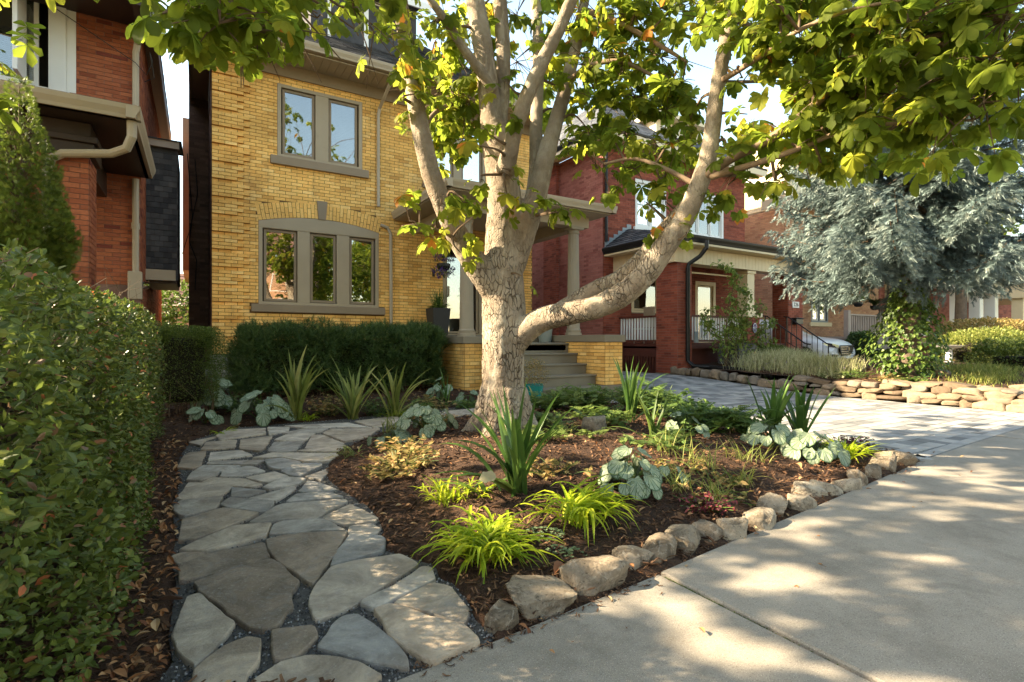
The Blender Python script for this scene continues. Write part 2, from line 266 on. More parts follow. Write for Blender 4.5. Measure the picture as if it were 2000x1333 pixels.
LIMBS= {'trunk': [(2.663, 4.583, -0.086, 0.3423), (2.659, 4.586, 0.034, 0.2956), (2.654, 4.588, 0.174, 0.2645), (2.65, 4.591, 0.355, 0.2489), (2.65, 4.591, 0.666, 0.2386), (2.654, 4.588, 0.977, 0.2489), (2.659, 4.586, 1.289, 0.2593), (2.654, 4.588, 1.6, 0.2437), (2.654, 4.588, 1.911, 0.2282), (2.663, 4.583, 2.222, 0.2126), (2.663, 4.583, 2.481, 0.2074), (2.641, 4.596, 2.741, 0.1919), (2.605, 4.618, 3.0, 0.1711), (2.574, 4.636, 3.259, 0.14)], 'left': [(2.685, 4.57, 1.34, 0.1452), (2.46, 4.588, 1.666, 0.1526), (2.22, 4.616, 1.978, 0.1297), (2.03, 4.613, 2.302, 0.1125), (1.893, 4.637, 2.629, 0.1066), (1.796, 4.637, 2.997, 0.1007), (1.735, 4.674, 3.38, 0.0911), (1.681, 4.706, 3.764, 0.0863), (1.64, 4.731, 4.147, 0.0815), (1.599, 4.756, 4.531, 0.0767), (1.537, 4.793, 5.01, 0.0623), (1.455, 4.842, 5.682, 0.0384)], 's1': [(2.587, 4.628, 2.844, 0.1348), (2.543, 4.655, 3.363, 0.1296), (2.507, 4.677, 3.778, 0.1193), (2.454, 4.709, 4.193, 0.1141), (2.396, 4.743, 4.608, 0.1037), (2.307, 4.797, 5.334, 0.0882), (2.283, 4.928, 6.26, 0.0634), (2.233, 5.075, 7.217, 0.0323)], 's2': [(2.654, 4.705, 2.984, 0.0951), (2.716, 4.726, 3.535, 0.0907), (2.754, 4.762, 4.042, 0.0915), (2.731, 4.775, 4.527, 0.0861), (2.704, 4.792, 5.065, 0.0753), (2.814, 4.842, 5.905, 0.0548), (2.936, 4.886, 6.884, 0.0279)], 's3': [(2.563, 4.41, 2.677, 0.1098), (2.596, 4.273, 3.036, 0.0881), (2.647, 4.126, 3.356, 0.0815), (2.734, 3.957, 3.661, 0.0751), (2.825, 3.844, 3.913, 0.0697), (2.894, 3.744, 4.159, 0.0644), (2.986, 3.572, 4.543, 0.0495), (3.041, 3.306, 5.037, 0.0258)], 's4': [(2.73, 4.543, 1.807, 0.1556), (2.854, 4.468, 2.196, 0.1348), (2.971, 4.456, 2.547, 0.1256), (3.076, 4.452, 2.931, 0.111), (3.195, 4.438, 3.322, 0.0907), (3.317, 4.423, 3.719, 0.0807), (3.426, 4.416, 4.124, 0.076), (3.532, 4.411, 4.59, 0.0658), (3.701, 4.426, 5.211, 0.0502), (3.911, 4.416, 5.965, 0.0284)], 's5': [(2.967, 4.575, 2.362, 0.096), (3.105, 4.667, 2.891, 0.0932), (3.16, 4.751, 3.37, 0.0837), (3.203, 4.784, 3.784, 0.0788), (3.24, 4.82, 4.319, 0.0738), (3.261, 4.923, 5.01, 0.0635), (3.292, 5.022, 5.841, 0.0352)], 'ul': [(2.526, 4.549, 3.523, 0.0611), (2.349, 4.539, 3.7, 0.0599), (2.177, 4.525, 3.844, 0.0538), (1.989, 4.521, 4.051, 0.0479), (1.828, 4.501, 4.178, 0.0423), (1.593, 4.526, 4.389, 0.0322), (1.133, 4.336, 4.357, 0.021), (0.682, 4.023, 4.084, 0.0149)], 'right': [(2.663, 4.583, 0.874, 0.1452), (2.765, 4.405, 1.121, 0.1526), (2.883, 4.217, 1.26, 0.1397), (3.006, 3.969, 1.312, 0.1259), (3.169, 3.754, 1.363, 0.1234), (3.323, 3.545, 1.487, 0.1255), (3.428, 3.365, 1.669, 0.1228), (3.488, 3.212, 1.887, 0.1158), (3.582, 3.098, 2.089, 0.1057), (3.643, 3.003, 2.339, 0.0958), (3.676, 2.924, 2.583, 0.0861), (3.713, 2.902, 2.841, 0.0775), (3.742, 2.885, 3.142, 0.0732), (3.787, 2.858, 3.444, 0.0689), (3.842, 2.825, 3.745, 0.0689), (3.89, 2.796, 4.09, 0.0603), (3.964, 2.752, 4.52, 0.0474), (4.111, 2.663, 5.123, 0.0258)], 'r2': [(2.948, 4.179, 1.27, 0.0998), (3.128, 4.047, 1.428, 0.0994), (3.3, 3.909, 1.559, 0.0939), (3.456, 3.757, 1.657, 0.0881), (3.551, 3.583, 1.808, 0.0863), (3.62, 3.425, 2.008, 0.0798), (3.674, 3.275, 2.158, 0.0736), (3.7, 3.143, 2.283, 0.0675)], 'b1': [(3.65, 2.94, 2.432, 0.0474), (3.678, 2.69, 2.517, 0.0411), (3.68, 2.339, 2.573, 0.0382), (3.737, 2.071, 2.719, 0.0326), (3.787, 1.925, 2.836, 0.0317), (3.831, 1.781, 2.93, 0.0308), (3.918, 1.612, 2.973, 0.0266), (3.944, 1.48, 2.958, 0.0226), (4.09, 1.275, 2.979, 0.0188), (4.301, 1.032, 3.009, 0.0121)], 'b2': [(3.918, 1.612, 2.973, 0.02), (3.997, 1.448, 2.929, 0.0194), (4.01, 1.324, 2.807, 0.0157), (4.037, 1.249, 2.733, 0.0123)], 'b3': [(3.663, 2.874, 2.416, 0.0341), (3.67, 2.461, 2.412, 0.0274), (3.742, 2.185, 2.448, 0.0223), (3.817, 1.907, 2.498, 0.0176), (3.918, 1.612, 2.467, 0.0133), (4.064, 1.292, 2.4, 0.0094)], 'b4': [(1.62, 4.743, 4.339, 0.0384), (1.159, 4.437, 4.09, 0.0301), (0.646, 3.811, 3.537, 0.0211), (0.312, 3.312, 3.049, 0.0147), (0.102, 3.147, 2.815, 0.0094), (-0.024, 3.048, 2.732, 0.0051)], 'b5': [(3.34, 4.41, 3.773, 0.0377), (3.396, 4.142, 3.83, 0.0311), (3.525, 3.832, 3.775, 0.025), (3.674, 3.509, 3.524, 0.0168)], 'b6': [(3.532, 4.411, 4.59, 0.0438), (3.55, 3.933, 4.235, 0.0305), (3.716, 3.484, 3.812, 0.024), (3.841, 3.292, 3.614, 0.0141)], 'b7': [(3.761, 2.873, 3.228, 0.0301), (3.637, 2.481, 3.187, 0.0235), (3.545, 2.07, 3.185, 0.0176), (3.526, 1.731, 3.136, 0.0129), (3.573, 1.47, 3.07, 0.0091)], 'b8': [(3.654, 2.996, 2.361, 0.0305), (3.527, 3.248, 2.562, 0.0225), (3.438, 3.534, 2.722, 0.0188), (3.263, 3.756, 2.709, 0.0144)], 'b9': [(2.199, 4.57, 1.969, 0.0247), (1.989, 4.521, 2.062, 0.0192), (1.711, 4.455, 2.089, 0.0138), (1.54, 4.441, 2.058, 0.009)], 'b10': [(1.796, 4.637, 2.997, 0.0288), (2.024, 4.85, 3.319, 0.0254), (2.283, 4.928, 3.512, 0.0211), (2.464, 4.936, 3.558, 0.0161)], 'b11': [(0.75, 4.6, 5.0, 0.08), (-0.6, 4.9, 5.3, 0.065), (-2.2, 5.2, 5.3, 0.045), (-4.2, 5.4, 5.5, 0.02)], 'b12': [(0.3, 4.7, 5.1, 0.06), (-0.6, 3.8, 5.0, 0.045), (-1.8, 3.2, 4.8, 0.02)]}  # last two limbs are unseen, added to carry the dappling leaf clusters
CLUST= [(-0.089, 3.087, 2.688, 0.13, 6), (-0.036, 3.172, 2.743, 0.2, 10), (0.096, 2.975, 2.63, 0.28, 24), (0.258, 2.995, 2.651, 0.22, 15), (0.438, 3.237, 2.888, 0.28, 16), (0.032, 3.131, 2.849, 0.3, 18), (0.221, 3.134, 2.888, 0.3, 18), (-0.257, 3.188, 2.765, 0.1, 4), (0.187, 2.979, 2.518, 0.12, 6), (0.338, 3.063, 2.614, 0.1, 5), (0.668, 3.565, 3.149, 0.33, 18), (0.918, 3.648, 3.343, 0.4, 22), (1.255, 3.912, 3.559, 0.4, 18), (0.749, 3.283, 2.744, 0.1, 4), (0.948, 3.63, 3.149, 0.25, 8), (1.212, 4.172, 3.54, 0.3, 10), (2.238, 4.955, 4.093, 0.42, 24), (2.227, 5.195, 3.768, 0.45, 40), (2.415, 5.082, 3.549, 0.4, 36), (2.18, 5.223, 3.384, 0.3, 22), (2.647, 5.176, 4.603, 0.5, 24), (1.598, 4.407, 3.778, 0.35, 14), (2.562, 5.46, 4.021, 0.4, 30), (2.386, 5.566, 4.255, 0.4, 26), (1.946, 4.664, 4.113, 0.4, 16), (2.209, 5.439, 3.666, 0.35, 24), (2.622, 5.191, 3.468, 0.3, 18), (2.394, 4.978, 3.181, 0.2, 9), (3.245, 5.283, 4.362, 0.5, 24), (3.245, 5.283, 4.908, 0.5, 24), (3.618, 5.292, 3.968, 0.35, 14), (1.598, 4.407, 2.103, 0.14, 5), (1.79, 4.408, 2.02, 0.12, 4), (1.837, 4.263, 2.27, 0.16, 6), (2.046, 4.254, 2.296, 0.18, 7), (1.711, 4.455, 2.388, 0.1, 3), (2.17, 4.296, 2.158, 0.12, 4), (2.026, 4.266, 1.813, 0.08, 2), (2.441, 4.25, 2.637, 0.15, 6), (2.359, 4.299, 2.949, 0.12, 4), (2.508, 4.268, 2.411, 0.16, 7), (2.3, 4.393, 2.581, 0.12, 5), (2.462, 4.237, 3.476, 0.13, 5), (2.099, 4.105, 2.742, 0.1, 2), (2.524, 4.2, 3.14, 0.13, 5), (2.632, 4.193, 1.636, 0.06, 3), (1.689, 4.526, 3.262, 0.18, 6), (1.632, 4.502, 3.515, 0.2, 7), (2.894, 3.978, 2.229, 0.12, 5), (2.848, 4.122, 2.351, 0.1, 4), (3.401, 4.49, 4.371, 0.45, 24), (3.551, 4.166, 4.41, 0.5, 30), (3.725, 3.828, 4.286, 0.5, 32), (3.875, 3.505, 4.186, 0.5, 32), (4.002, 3.195, 4.084, 0.45, 26), (3.461, 4.221, 3.882, 0.4, 24), (3.638, 3.881, 3.879, 0.45, 34), (3.791, 3.555, 3.77, 0.42, 32), (3.959, 3.454, 3.526, 0.3, 16), (3.551, 4.166, 3.512, 0.4, 28), (3.725, 3.828, 3.472, 0.42, 34), (3.833, 3.53, 3.256, 0.4, 28), (3.962, 3.336, 3.116, 0.25, 12), (3.461, 4.221, 3.195, 0.35, 22), (3.638, 3.881, 3.116, 0.4, 32), (3.749, 3.58, 2.938, 0.4, 30), (3.921, 3.361, 2.853, 0.3, 18), (3.401, 4.49, 3.055, 0.2, 8), (3.398, 4.025, 2.76, 0.28, 16), (3.461, 3.87, 2.452, 0.18, 8), (3.582, 3.681, 2.694, 0.3, 18), (3.757, 3.459, 2.589, 0.3, 16), (3.881, 3.268, 2.558, 0.2, 8), (3.592, 3.558, 2.325, 0.13, 5), (3.449, 3.294, 2.0, 0.1, 3), (3.603, 3.318, 2.273, 0.18, 7), (3.521, 3.018, 1.915, 0.14, 5), (3.714, 3.018, 2.221, 0.15, 6), (3.474, 4.679, 3.524, 0.2, 8), (3.583, 4.73, 3.856, 0.2, 7), (3.294, 4.437, 4.796, 0.5, 24), (3.55, 3.933, 4.642, 0.5, 26), (3.833, 3.53, 4.504, 0.5, 26), (3.912, 3.016, 4.228, 0.5, 22), (3.713, 2.669, 2.431, 0.25, 14), (3.729, 2.776, 2.632, 0.2, 9), (3.728, 2.543, 2.599, 0.3, 16), (3.805, 2.38, 2.365, 0.25, 14), (3.84, 2.242, 2.485, 0.33, 20), (4.004, 2.144, 2.332, 0.2, 9), (3.933, 2.07, 2.56, 0.35, 22), (3.938, 1.834, 2.515, 0.35, 22), (3.968, 1.816, 2.762, 0.38, 24), (3.892, 1.978, 2.737, 0.35, 22), (3.906, 2.203, 2.79, 0.3, 16), (3.918, 1.612, 2.467, 0.33, 18), (3.947, 1.595, 2.733, 0.36, 20), (3.903, 1.388, 2.415, 0.28, 14), (3.929, 1.372, 2.666, 0.36, 18), (3.989, 1.22, 2.464, 0.3, 14), (4.015, 1.204, 2.706, 0.36, 18), (4.036, 1.075, 2.359, 0.22, 8), (4.061, 1.06, 2.623, 0.36, 16), (3.738, 2.421, 3.539, 0.35, 20), (3.819, 2.605, 3.54, 0.25, 10), (3.742, 2.185, 3.378, 0.35, 22), (3.787, 1.925, 3.185, 0.36, 24), (3.804, 1.681, 3.099, 0.36, 22), (3.914, 1.498, 3.104, 0.36, 20), (4.01, 1.324, 3.01, 0.36, 20), (4.093, 1.157, 2.949, 0.36, 18), (3.939, 2.3, 3.187, 0.25, 12), (3.748, 2.648, 3.129, 0.12, 4), (3.831, 2.481, 3.281, 0.16, 6), (3.892, 1.978, 3.027, 0.36, 22), (3.916, 1.73, 2.954, 0.36, 22), (3.874, 2.689, 2.884, 0.1, 3), (3.738, 2.421, 3.813, 0.4, 18), (3.768, 2.053, 3.606, 0.4, 18), (3.857, 1.765, 3.468, 0.4, 18), (3.914, 1.498, 3.362, 0.4, 16), (4.064, 1.292, 3.292, 0.4, 16), (5.091, 2.774, 3.574, 0.5, 20), (5.511, 2.522, 3.868, 0.5, 22), (5.693, 2.179, 3.614, 0.5, 22), (5.841, 1.857, 3.688, 0.5, 20), (5.301, 2.648, 3.085, 0.4, 16), (5.612, 2.228, 3.239, 0.45, 18), (5.841, 1.857, 3.237, 0.45, 18), (4.221, 2.83, 2.382, 0.15, 4), (3.816, 2.84, 2.324, 0.12, 4)]
PL= {'iris_main': (1.676, 2.741), 'hak1': (1.149, 2.142), 'hak2': (1.767, 2.241), 'hak3': (1.318, 2.956), 'hak3b': (1.511, 2.956), 'brun1': (2.308, 2.407), 'brun2': (1.981, 4.946), 'dried': (1.319, 3.862), 'g1': (1.195, 4.749), 'g2': (1.854, 5.69), 'irisA': (4.902, 3.132), 'irisB': (5.156, 2.979), 'brunA': (4.297, 2.768), 'brunB': (4.46, 2.494), 'hakR': (4.76, 2.378), 'dark': (5.171, 2.408), 'irisC': (4.184, 4.365), 'irisD': (3.56, 3.45), 'irisE': (4.032, 6.152), 'per1': (4.086, 5.674), 'per2': (4.351, 5.411), 'per3': (3.933, 4.441), 'per4': (4.697, 4.172), 'per5': (4.429, 3.536), 'per6': (4.65, 3.343), 'per7': (3.202, 3.793), 'per8': (3.566, 4.661), 't1': (2.65, 2.333), 't2': (3.15, 2.676), 't3': (2.817, 2.171), 't4': (3.203, 2.262), 't5': (3.68, 2.622), 't6': (3.837, 2.528), 't7': (3.223, 2.551), 't8': (3.176, 2.925), 'sed1': (1.488, 2.167), 'sed2': (1.463, 2.019), 'sed3': (1.516, 1.954), 'heu': (2.58, 2.006), 'i1': (1.12, 7.352), 'i2': (1.801, 7.154), 'i3': (2.32, 7.008), 'i4': (3.391, 7.667), 'brun3': (0.17, 8.027), 'brun4': (0.075, 7.363), 'brun5': (0.709, 7.398), 'hakL': (0.222, 6.861), 'hakM': (2.399, 7.134), 'hakN': (1.235, 7.283), 'q1': (1.535, 7.48), 'q2': (2.152, 7.282), 'q3': (2.72, 7.182), 'q4': (3.05, 7.51), 'q5': (3.663, 7.429), 'brun6': (3.477, 8.007), 'brun7': (3.84, 7.789), 'q6': (0.491, 7.834), 'pot': (5.21, 7.949), 'rockA': (3.471, 4.112), 'rockB': (4.248, 6.022), 'shrub': (-0.08, 8.073), 'yewL': (0.656, 9.31), 'yewR': (3.528, 7.976), 'lav1': (11.659, 7.552), 'lav2': (12.403, 6.305), 'lav3': (11.662, 6.75), 'vine': (14.191, 11.035), 'bush1': (15.071, 4.262), 'bush2': (41.006, 12.182)}
# ================================================================ materials
M = {}
def concrete(name, cols, spot):
    t = NT(name)
    c = t.ramp(t.noise(1.1, 10, .75), cols, [.34, .5, .66])
    c = t.mix(t.rng(t.noise(140, 2), .56, .66, 0, .55), c, spot)
    c = t.mix(t.rng(t.noise(260, 1), .62, .7, 0, .5), c, (.62, .58, .5))
    c = t.mix(t.rng(t.noise(4, 9, .8), .5, .72, 0, .5), c, spot)
    c = t.mix(t.rng(t.noise(1.7, 7, .7, 1.5), .58, .66, 0, .3), c, spot)
    return t.bsdf(c, .88, .25, t.noise(220, 3), .003, .5)
M['concrete'] = concrete('sidewalk_concrete', [(.195, .172, .138), (.26, .23, .188), (.315, .282, .232)], (.12, .10, .08))
def flagmat():
    t = NT('flagstone')
    base = t.ramp(t.tone(), [(.17, .135, .10), (.31, .245, .18), (.43, .36, .275), (.27, .26, .24), (.50, .445, .37), (.38, .29, .20)])
    c = t.scale(base, t.rng(t.noise(4.5, 9, .72, .8), .32, .68, .5, 1.45))
    c = t.mix(t.rng(t.noise(9, 8, .8, 1), .52, .6, 0, .35), c, (.23, .23, .225))
    c = t.mix(t.rng(t.noise(2.1, 5, .6, 1), .52, .68, 0, .55), c, (.17, .125, .085))
    c = t.mix(t.rng(t.noise(60, 4, .7), .55, .75, 0, .4), c, (.5, .47, .42))
    return t.bsdf(c, .7, .35, t.noise(18, 9, .75), .02, .8)
M['flag'] = flagmat()
M['gravel'] = mat('dark_gravel', [(.045, .045, .045), (.10, .10, .10), (.19, .185, .18), (.42, .41, .39)], 20, .3, .75, bump=.5, bsc=120)
M['gravelbed'] = mat('gravel_fines', [(.075, .072, .068)], 60, .5, .9, bump=1, bsc=180, bd=.006)
M['soil'] = mat('mulch_bed', [(.05, .025, .013)], 18, .6, .95, bump=1, bsc=70, bd=.03)
M['chip'] = mat('bark_mulch', [(.028, .013, .007), (.06, .03, .015), (.11, .055, .027), (.19, .105, .055), (.07, .035, .02)], 30, .3, .85, bump=.5, bsc=150)
M['litter'] = leafmat('dry_leaf', [(.16, .06, .025), (.3, .13, .05), (.4, .22, .1), (.5, .34, .18)], .7, .25, .6)
M['lawn'] = mat('ground_soil', [(.09, .075, .04)], 1.2, .5, .95, bump=.8, bsc=30)
M['paver'] = mat('paver_stone', [(.15, .15, .148), (.21, .208, .203), (.27, .265, .255), (.34, .325, .30)], 3.2, .25, .85, bump=.5, bsc=150, grime=((.2, .19, .17), 2.5, .55, .4))
M['sand'] = mat('joint_sand', [(.05, .045, .04)], 10, .3, .95, bump=.5)
def rockmat():
    t = NT('garden_rock')
    c = t.ramp(t.tone(), [(.17, .13, .09), (.26, .205, .145), (.36, .295, .215), (.48, .41, .31)])
    c = t.scale(c, t.rng(t.noise(9, 8, .65, .4), .3, .7, .6, 1.3))
    c = t.mix(t.rng(t.noise(22, 6, .7), .56, .66, 0, .45), c, (.46, .42, .34))
    c = t.mix(t.rng(t.noise(6, 6, .7, 1), .5, .6, 0, .7), c, (.08, .06, .04))
    c = t.mix(t.rng(t.noise(70, 3, .7), .6, .66, 0, .7), c, (.05, .04, .03))
    c = t.mix(t.rng(t.noise(14, 8, .8, 2), .56, .6, 0, .5), c, (.5, .45, .37))
    return t.bsdf(c, .85, .25, t.noise(38, 9, .75), .025, 1)
M['rock'] = rockmat()
def wrockmat():
    t = NT('wall_rock')
    c = t.ramp(t.tone(), [(.12, .085, .055), (.18, .13, .085), (.24, .18, .12), (.17, .145, .115)])
    c = t.scale(c, t.rng(t.noise(9, 8, .65, .4), .3, .7, .65, 1.3))
    c = t.mix(t.rng(t.noise(5, 6, .7, 1), .55, .68, 0, .45), c, (.18, .13, .09))
    return t.bsdf(c, .85, .25, t.noise(40, 8, .7), .012, .8)
M['wrock'] = wrockmat()
M['asphalt'] = mat('asphalt', [(.05, .05, .052)], 4, .3, .9, bump=.6, bsc=150)
M['moss'] = leafmat('moss', [(.06, .09, .02), (.13, .17, .04)], .5, .2, .9)

# ================================================================ ground height
def gz(x, y):
    return .2*sm((np.asarray(y)-5.2)/4.2)*sm((np.asarray(x)-6.0)/2.5)
def wedge(x):   # back edge of the pavement
    return np.interp(x, [p[0] for p in WALK], [p[1] for p in WALK])
IN = lambda poly, k: [(poly[i][0], poly[i][1]) for i in range(len(poly)) if i % k == 0]
BED = [p for p in PATH[28:-1]][::1]
i0 = min(range(len(PATH)), key=lambda i: abs(PATH[i][0]-BEDR[0][0])+abs(PATH[i][1]-BEDR[0][1]))
BED = BEDR + [(x, float(wedge(x))+.02) for x in np.arange(5.3, .95, -.35)] + PATH[i0:-2][::-1]
def bedheight(x, y):
    x = np.asarray(x, float); y = np.asarray(y, float)
    z = np.full(x.shape, -.02)
    ib = inpoly(x, y, BED); db = dpoly(x, y, BED)
    z = np.where(ib, .015+.13*sm(db/1.1), z)
    ip = inpoly(x, y, PATH); z = np.where(ip, -.04, z)
    side = (~ib) & (~ip) & (y > wedge(x)+.02) & (x < 6.3)
    dp = dpoly(x, y, PATH)
    z = np.where(side, .01+.10*sm(dp/.9), z)
    n = vnoise(np.stack([x, y, x*0], -1), 7)*.012+vnoise(np.stack([x, y, x*0], -1), 22)*.008
    z = np.where(ib | side, z+n, z)
    # driveway strip stays under the pavers
    dr = (~ib) & (~ip) & (x > 4.7) & (y < 8.3)
    z = np.where(dr, gz(x, y)-.06, z)
    return z
def grid(name, x0, x1, y0, y1, st, hf, m, kind='structure', parent=None, keep=None, smooth=True):
    xs = np.arange(x0, x1+st/2, st); ys = np.arange(y0, y1+st/2, st)
    X, Y = np.meshgrid(xs, ys); Z = hf(X, Y)
    i = np.arange(len(ys)-1)[:, None]*len(xs)+np.arange(len(xs)-1)[None]
    F = np.stack([i, i+1, i+1+len(xs), i+len(xs)], -1).reshape(-1, 4)
    if keep is not None:
        k = keep(X, Y).ravel(); F = F[k[F].all(1)]
    b = MB(); b.add(np.stack([X, Y, Z], -1).reshape(-1, 3), F); return b.build(name, m, parent, smooth, kind)
b = MB(); b.box(-90, 120, -60, 160, -.4, -.09); b.build('ground', M['lawn'], kind='structure')
grid('garden_bed_soil', -3.4, 7.4, 1.45, 11.6, .045, bedheight, M['soil'],
     keep=lambda X, Y: (Y > wedge(X)-.09) & ~((X > 6.3) & (Y > 2)) )
# ---------------------------------------------------------------- mulch chips and fallen leaves
def chip_t(n=4):
    T = []
    for k in range(n):
        w = rng.uniform(.1, .28); b_ = rng.uniform(-.15, .15)
        V = np.array([[-.5, -w/2, 0], [-.1, -w*.6, b_], [.5, -w/3, 0], [.45, w/3, .03], [0, w*.55, b_+.02], [-.45, w/2, .02],
                      [-.4, 0, -.07], [.4, 0, -.06]])
        T.append((V, np.array([[0, 1, 5], [1, 4, 5], [1, 2, 4], [2, 3, 4], [0, 6, 1], [1, 7, 2], [6, 7, 1], [3, 7, 4], [5, 4, 6], [4, 7, 6]])))
    return T
CH = chip_t()
def bedpoints(n, near=True):
    out = []
    while sum(len(o) for o in out) < n:
        X = rng.uniform(-1.0, 6.4, 20000); Y = 1.6+9.6*rng.random(20000)**(1.7 if near else 1.1)
        ib = inpoly(X, Y, BED); ip = inpoly(X, Y, PATH)
        ok = (~ip) & (Y > wedge(X)+.03) & (ib | ((X < .9) & (Y < 7)) | ((Y > 6.9) & (X < 5.0)))
        px, py, z = proj(np.stack([X, Y, X*0], -1)); ok &= (px > -50) & (px < 2050) & (py < 1400) & (z > .8)
        out.append(np.c_[X[ok], Y[ok]])
    return np.concatenate(out)[:n]
P = bedpoints(26000); z = bedheight(P[:, 0], P[:, 1])
b = MB(); q = rng.integers(0, 4, len(P))
for k in range(4):
    s_ = q == k; n = s_.sum()
    b.scatter(CH[k], np.c_[P[s_], z[s_]+rng.uniform(.0, .02, n)], rotm(rng.uniform(0, 6.28, n), rng.normal(0, .35, n), rng.normal(0, .3, n)+rng.uniform(0, 6.28, n)), rng.uniform(.02, .062, n)*np.where(rng.random(n) < .1, 1.5, 1), rng.random(n))
b.build('bark_mulch', M['chip'], kind='stuff')
def leaflet(l=1, w=.45, fold=.12, droop=.15, st=((0, .08), (.3, .8), (.6, 1), (.85, .55), (1, 0))):
    V = []
    for s_, ww in st:
        z0 = -droop*s_*s_*l
        V += [[-w/2*ww*l, s_*l, z0+fold*ww*w*l], [0, s_*l, z0], [w/2*ww*l, s_*l, z0+fold*ww*w*l]]
    F = []
    for i in range(len(st)-1):
        a = 3*i
        F += [[a, a+1, a+4, a+3], [a+1, a+2, a+5, a+4]]
    return np.array(V), np.array(F)
def tri(F): return np.r_[F[:, [0, 1, 2]], F[:, [0, 2, 3]]]
LT = leaflet(1, .5, .3, .3)
P = bedpoints(1100, False); z = bedheight(P[:, 0], P[:, 1]); n = len(P)
b = MB(); b.scatter(LT, np.c_[P, z+.03], rotm(rng.uniform(0, 6.28, n), rng.normal(0, .45, n), rng.normal(0, .5, n)), rng.uniform(.02, .06, n), rng.random(n))
pw = np.c_[rng.uniform(.9, 6, 60)]; pw = np.c_[pw, wedge(pw[:, 0])-rng.random(60)**2*.5+.05]
ex = np.c_[rng.uniform(-.34, -.1, 420), 1.9+4.6*rng.random(420)**1.6]; ez = bedheight(ex[:, 0], ex[:, 1])
b.scatter(LT, np.c_[ex, ez+.035], rotm(rng.uniform(0, 6.28, 420), rng.normal(0, .5, 420), rng.normal(0, .5, 420)), rng.uniform(.02, .055, 420), rng.random(420))
b.scatter(LT, np.c_[pw, np.full(60, .012)], rotm(rng.uniform(0, 6.28, 60), rng.normal(0, .3, 60), rng.normal(0, .3, 60)), rng.uniform(.015, .04, 60), rng.random(60))
b.build('leaf_litter', M['litter'], kind='stuff')
n = 1500; ex = rng.uniform(.6, 5.4, n); ey = wedge(ex)+.03-np.abs(rng.normal(0, .035, n))*(1+1.5*(rng.random(n) < .1)); b = MB()
b.scatter(CH[1], np.c_[ex, ey, np.full(n, .006)], rotm(rng.uniform(0, 6.28, n), rng.normal(0, .2, n), rng.uniform(0, 6.28, n)), rng.uniform(.006, .03, n), rng.random(n))
b.build('mulch_crumbs', M['chip'], kind='stuff')
for (x, y, s_, az, tn, lab) in [(1.385, 1.86, .085, 1.9, .15, 'curled reddish brown fallen leaf beside the big pitted boulder'),
                            (.80, 2.42, .07, .6, .75, 'pale tan fallen leaf on the mulch edge by the flagstones'),
                            (3.95, 2.33, .09, 2.4, .6, 'large dry tan leaf on mulch before the silver leaved plants')]:
    b = MB(); b.scatter(leaflet(1, .5, .5, .35, ((0, .05), (.15, .5), (.35, .9), (.6, 1), (.8, .7), (1, 0))), [[0, 0, .02]], rotm([az], [.15], [.1]), s_, tn)
    o = b.build('fallen_leaf', M['litter']); o.location = (x, y, float(bedheight([x], [y])[0])+.02); tag(o, lab, 'leaf')
# ---------------------------------------------------------------- sidewalk slabs
JX = [-4.2, -1.2, 1.79, 4.66, 7.55, 10.4, 13.3, 16.2, 19.1, 22]
sw = root('sidewalk', '', '', (0, 0, 0)); del sw['label'], sw['category']; sw['kind'] = 'structure'
def back(x): return float(wedge(x)) if x < 8.6 else 2.243+(x-8.6)*.035
for i in range(len(JX)-1):
    a, c = JX[i]+.006, JX[i+1]-.006
    xs = np.linspace(a, c, 7)
    poly = [(x, (1.573+(x-.521)*.06 if x < .521 else back(x))) for x in xs][::-1] + [(a, -.55), (c, -.55)]
    poly = [(x, y) for x, y in poly]
    b = MB(); dz = [0, 0, .008, 0, .004, 0, 0, 0, 0][i]
    n = len(poly); poly = poly[::-1]
    b.prism(poly, -.11, dz, inset=.008); o = b.build('slab', M['concrete'], sw)
b = MB(); b.box(-6, 24, -.55, 1.5, -.2, -.035); b.build('joint_fill', M['sand'], sw)
# moss in the joint
n = 900; xx = 1.79+rng.normal(0, .006, n); yy = 1.66-np.abs(rng.normal(0, .28, n)); k = yy > .9
b = MB(); b.scatter(LT, np.c_[xx, yy, np.full(n, -.012)][k], rotm(rng.uniform(0, 6.28, k.sum()), rng.uniform(0, 1.2, k.sum()), 0), .011, rng.random(k.sum()))
b.build('moss', M['moss'], kind='stuff')
b = MB(); b.box(-60, 80, -10.5, -2.6, -.35, -.08); b.build('road', M['asphalt'], kind='structure')
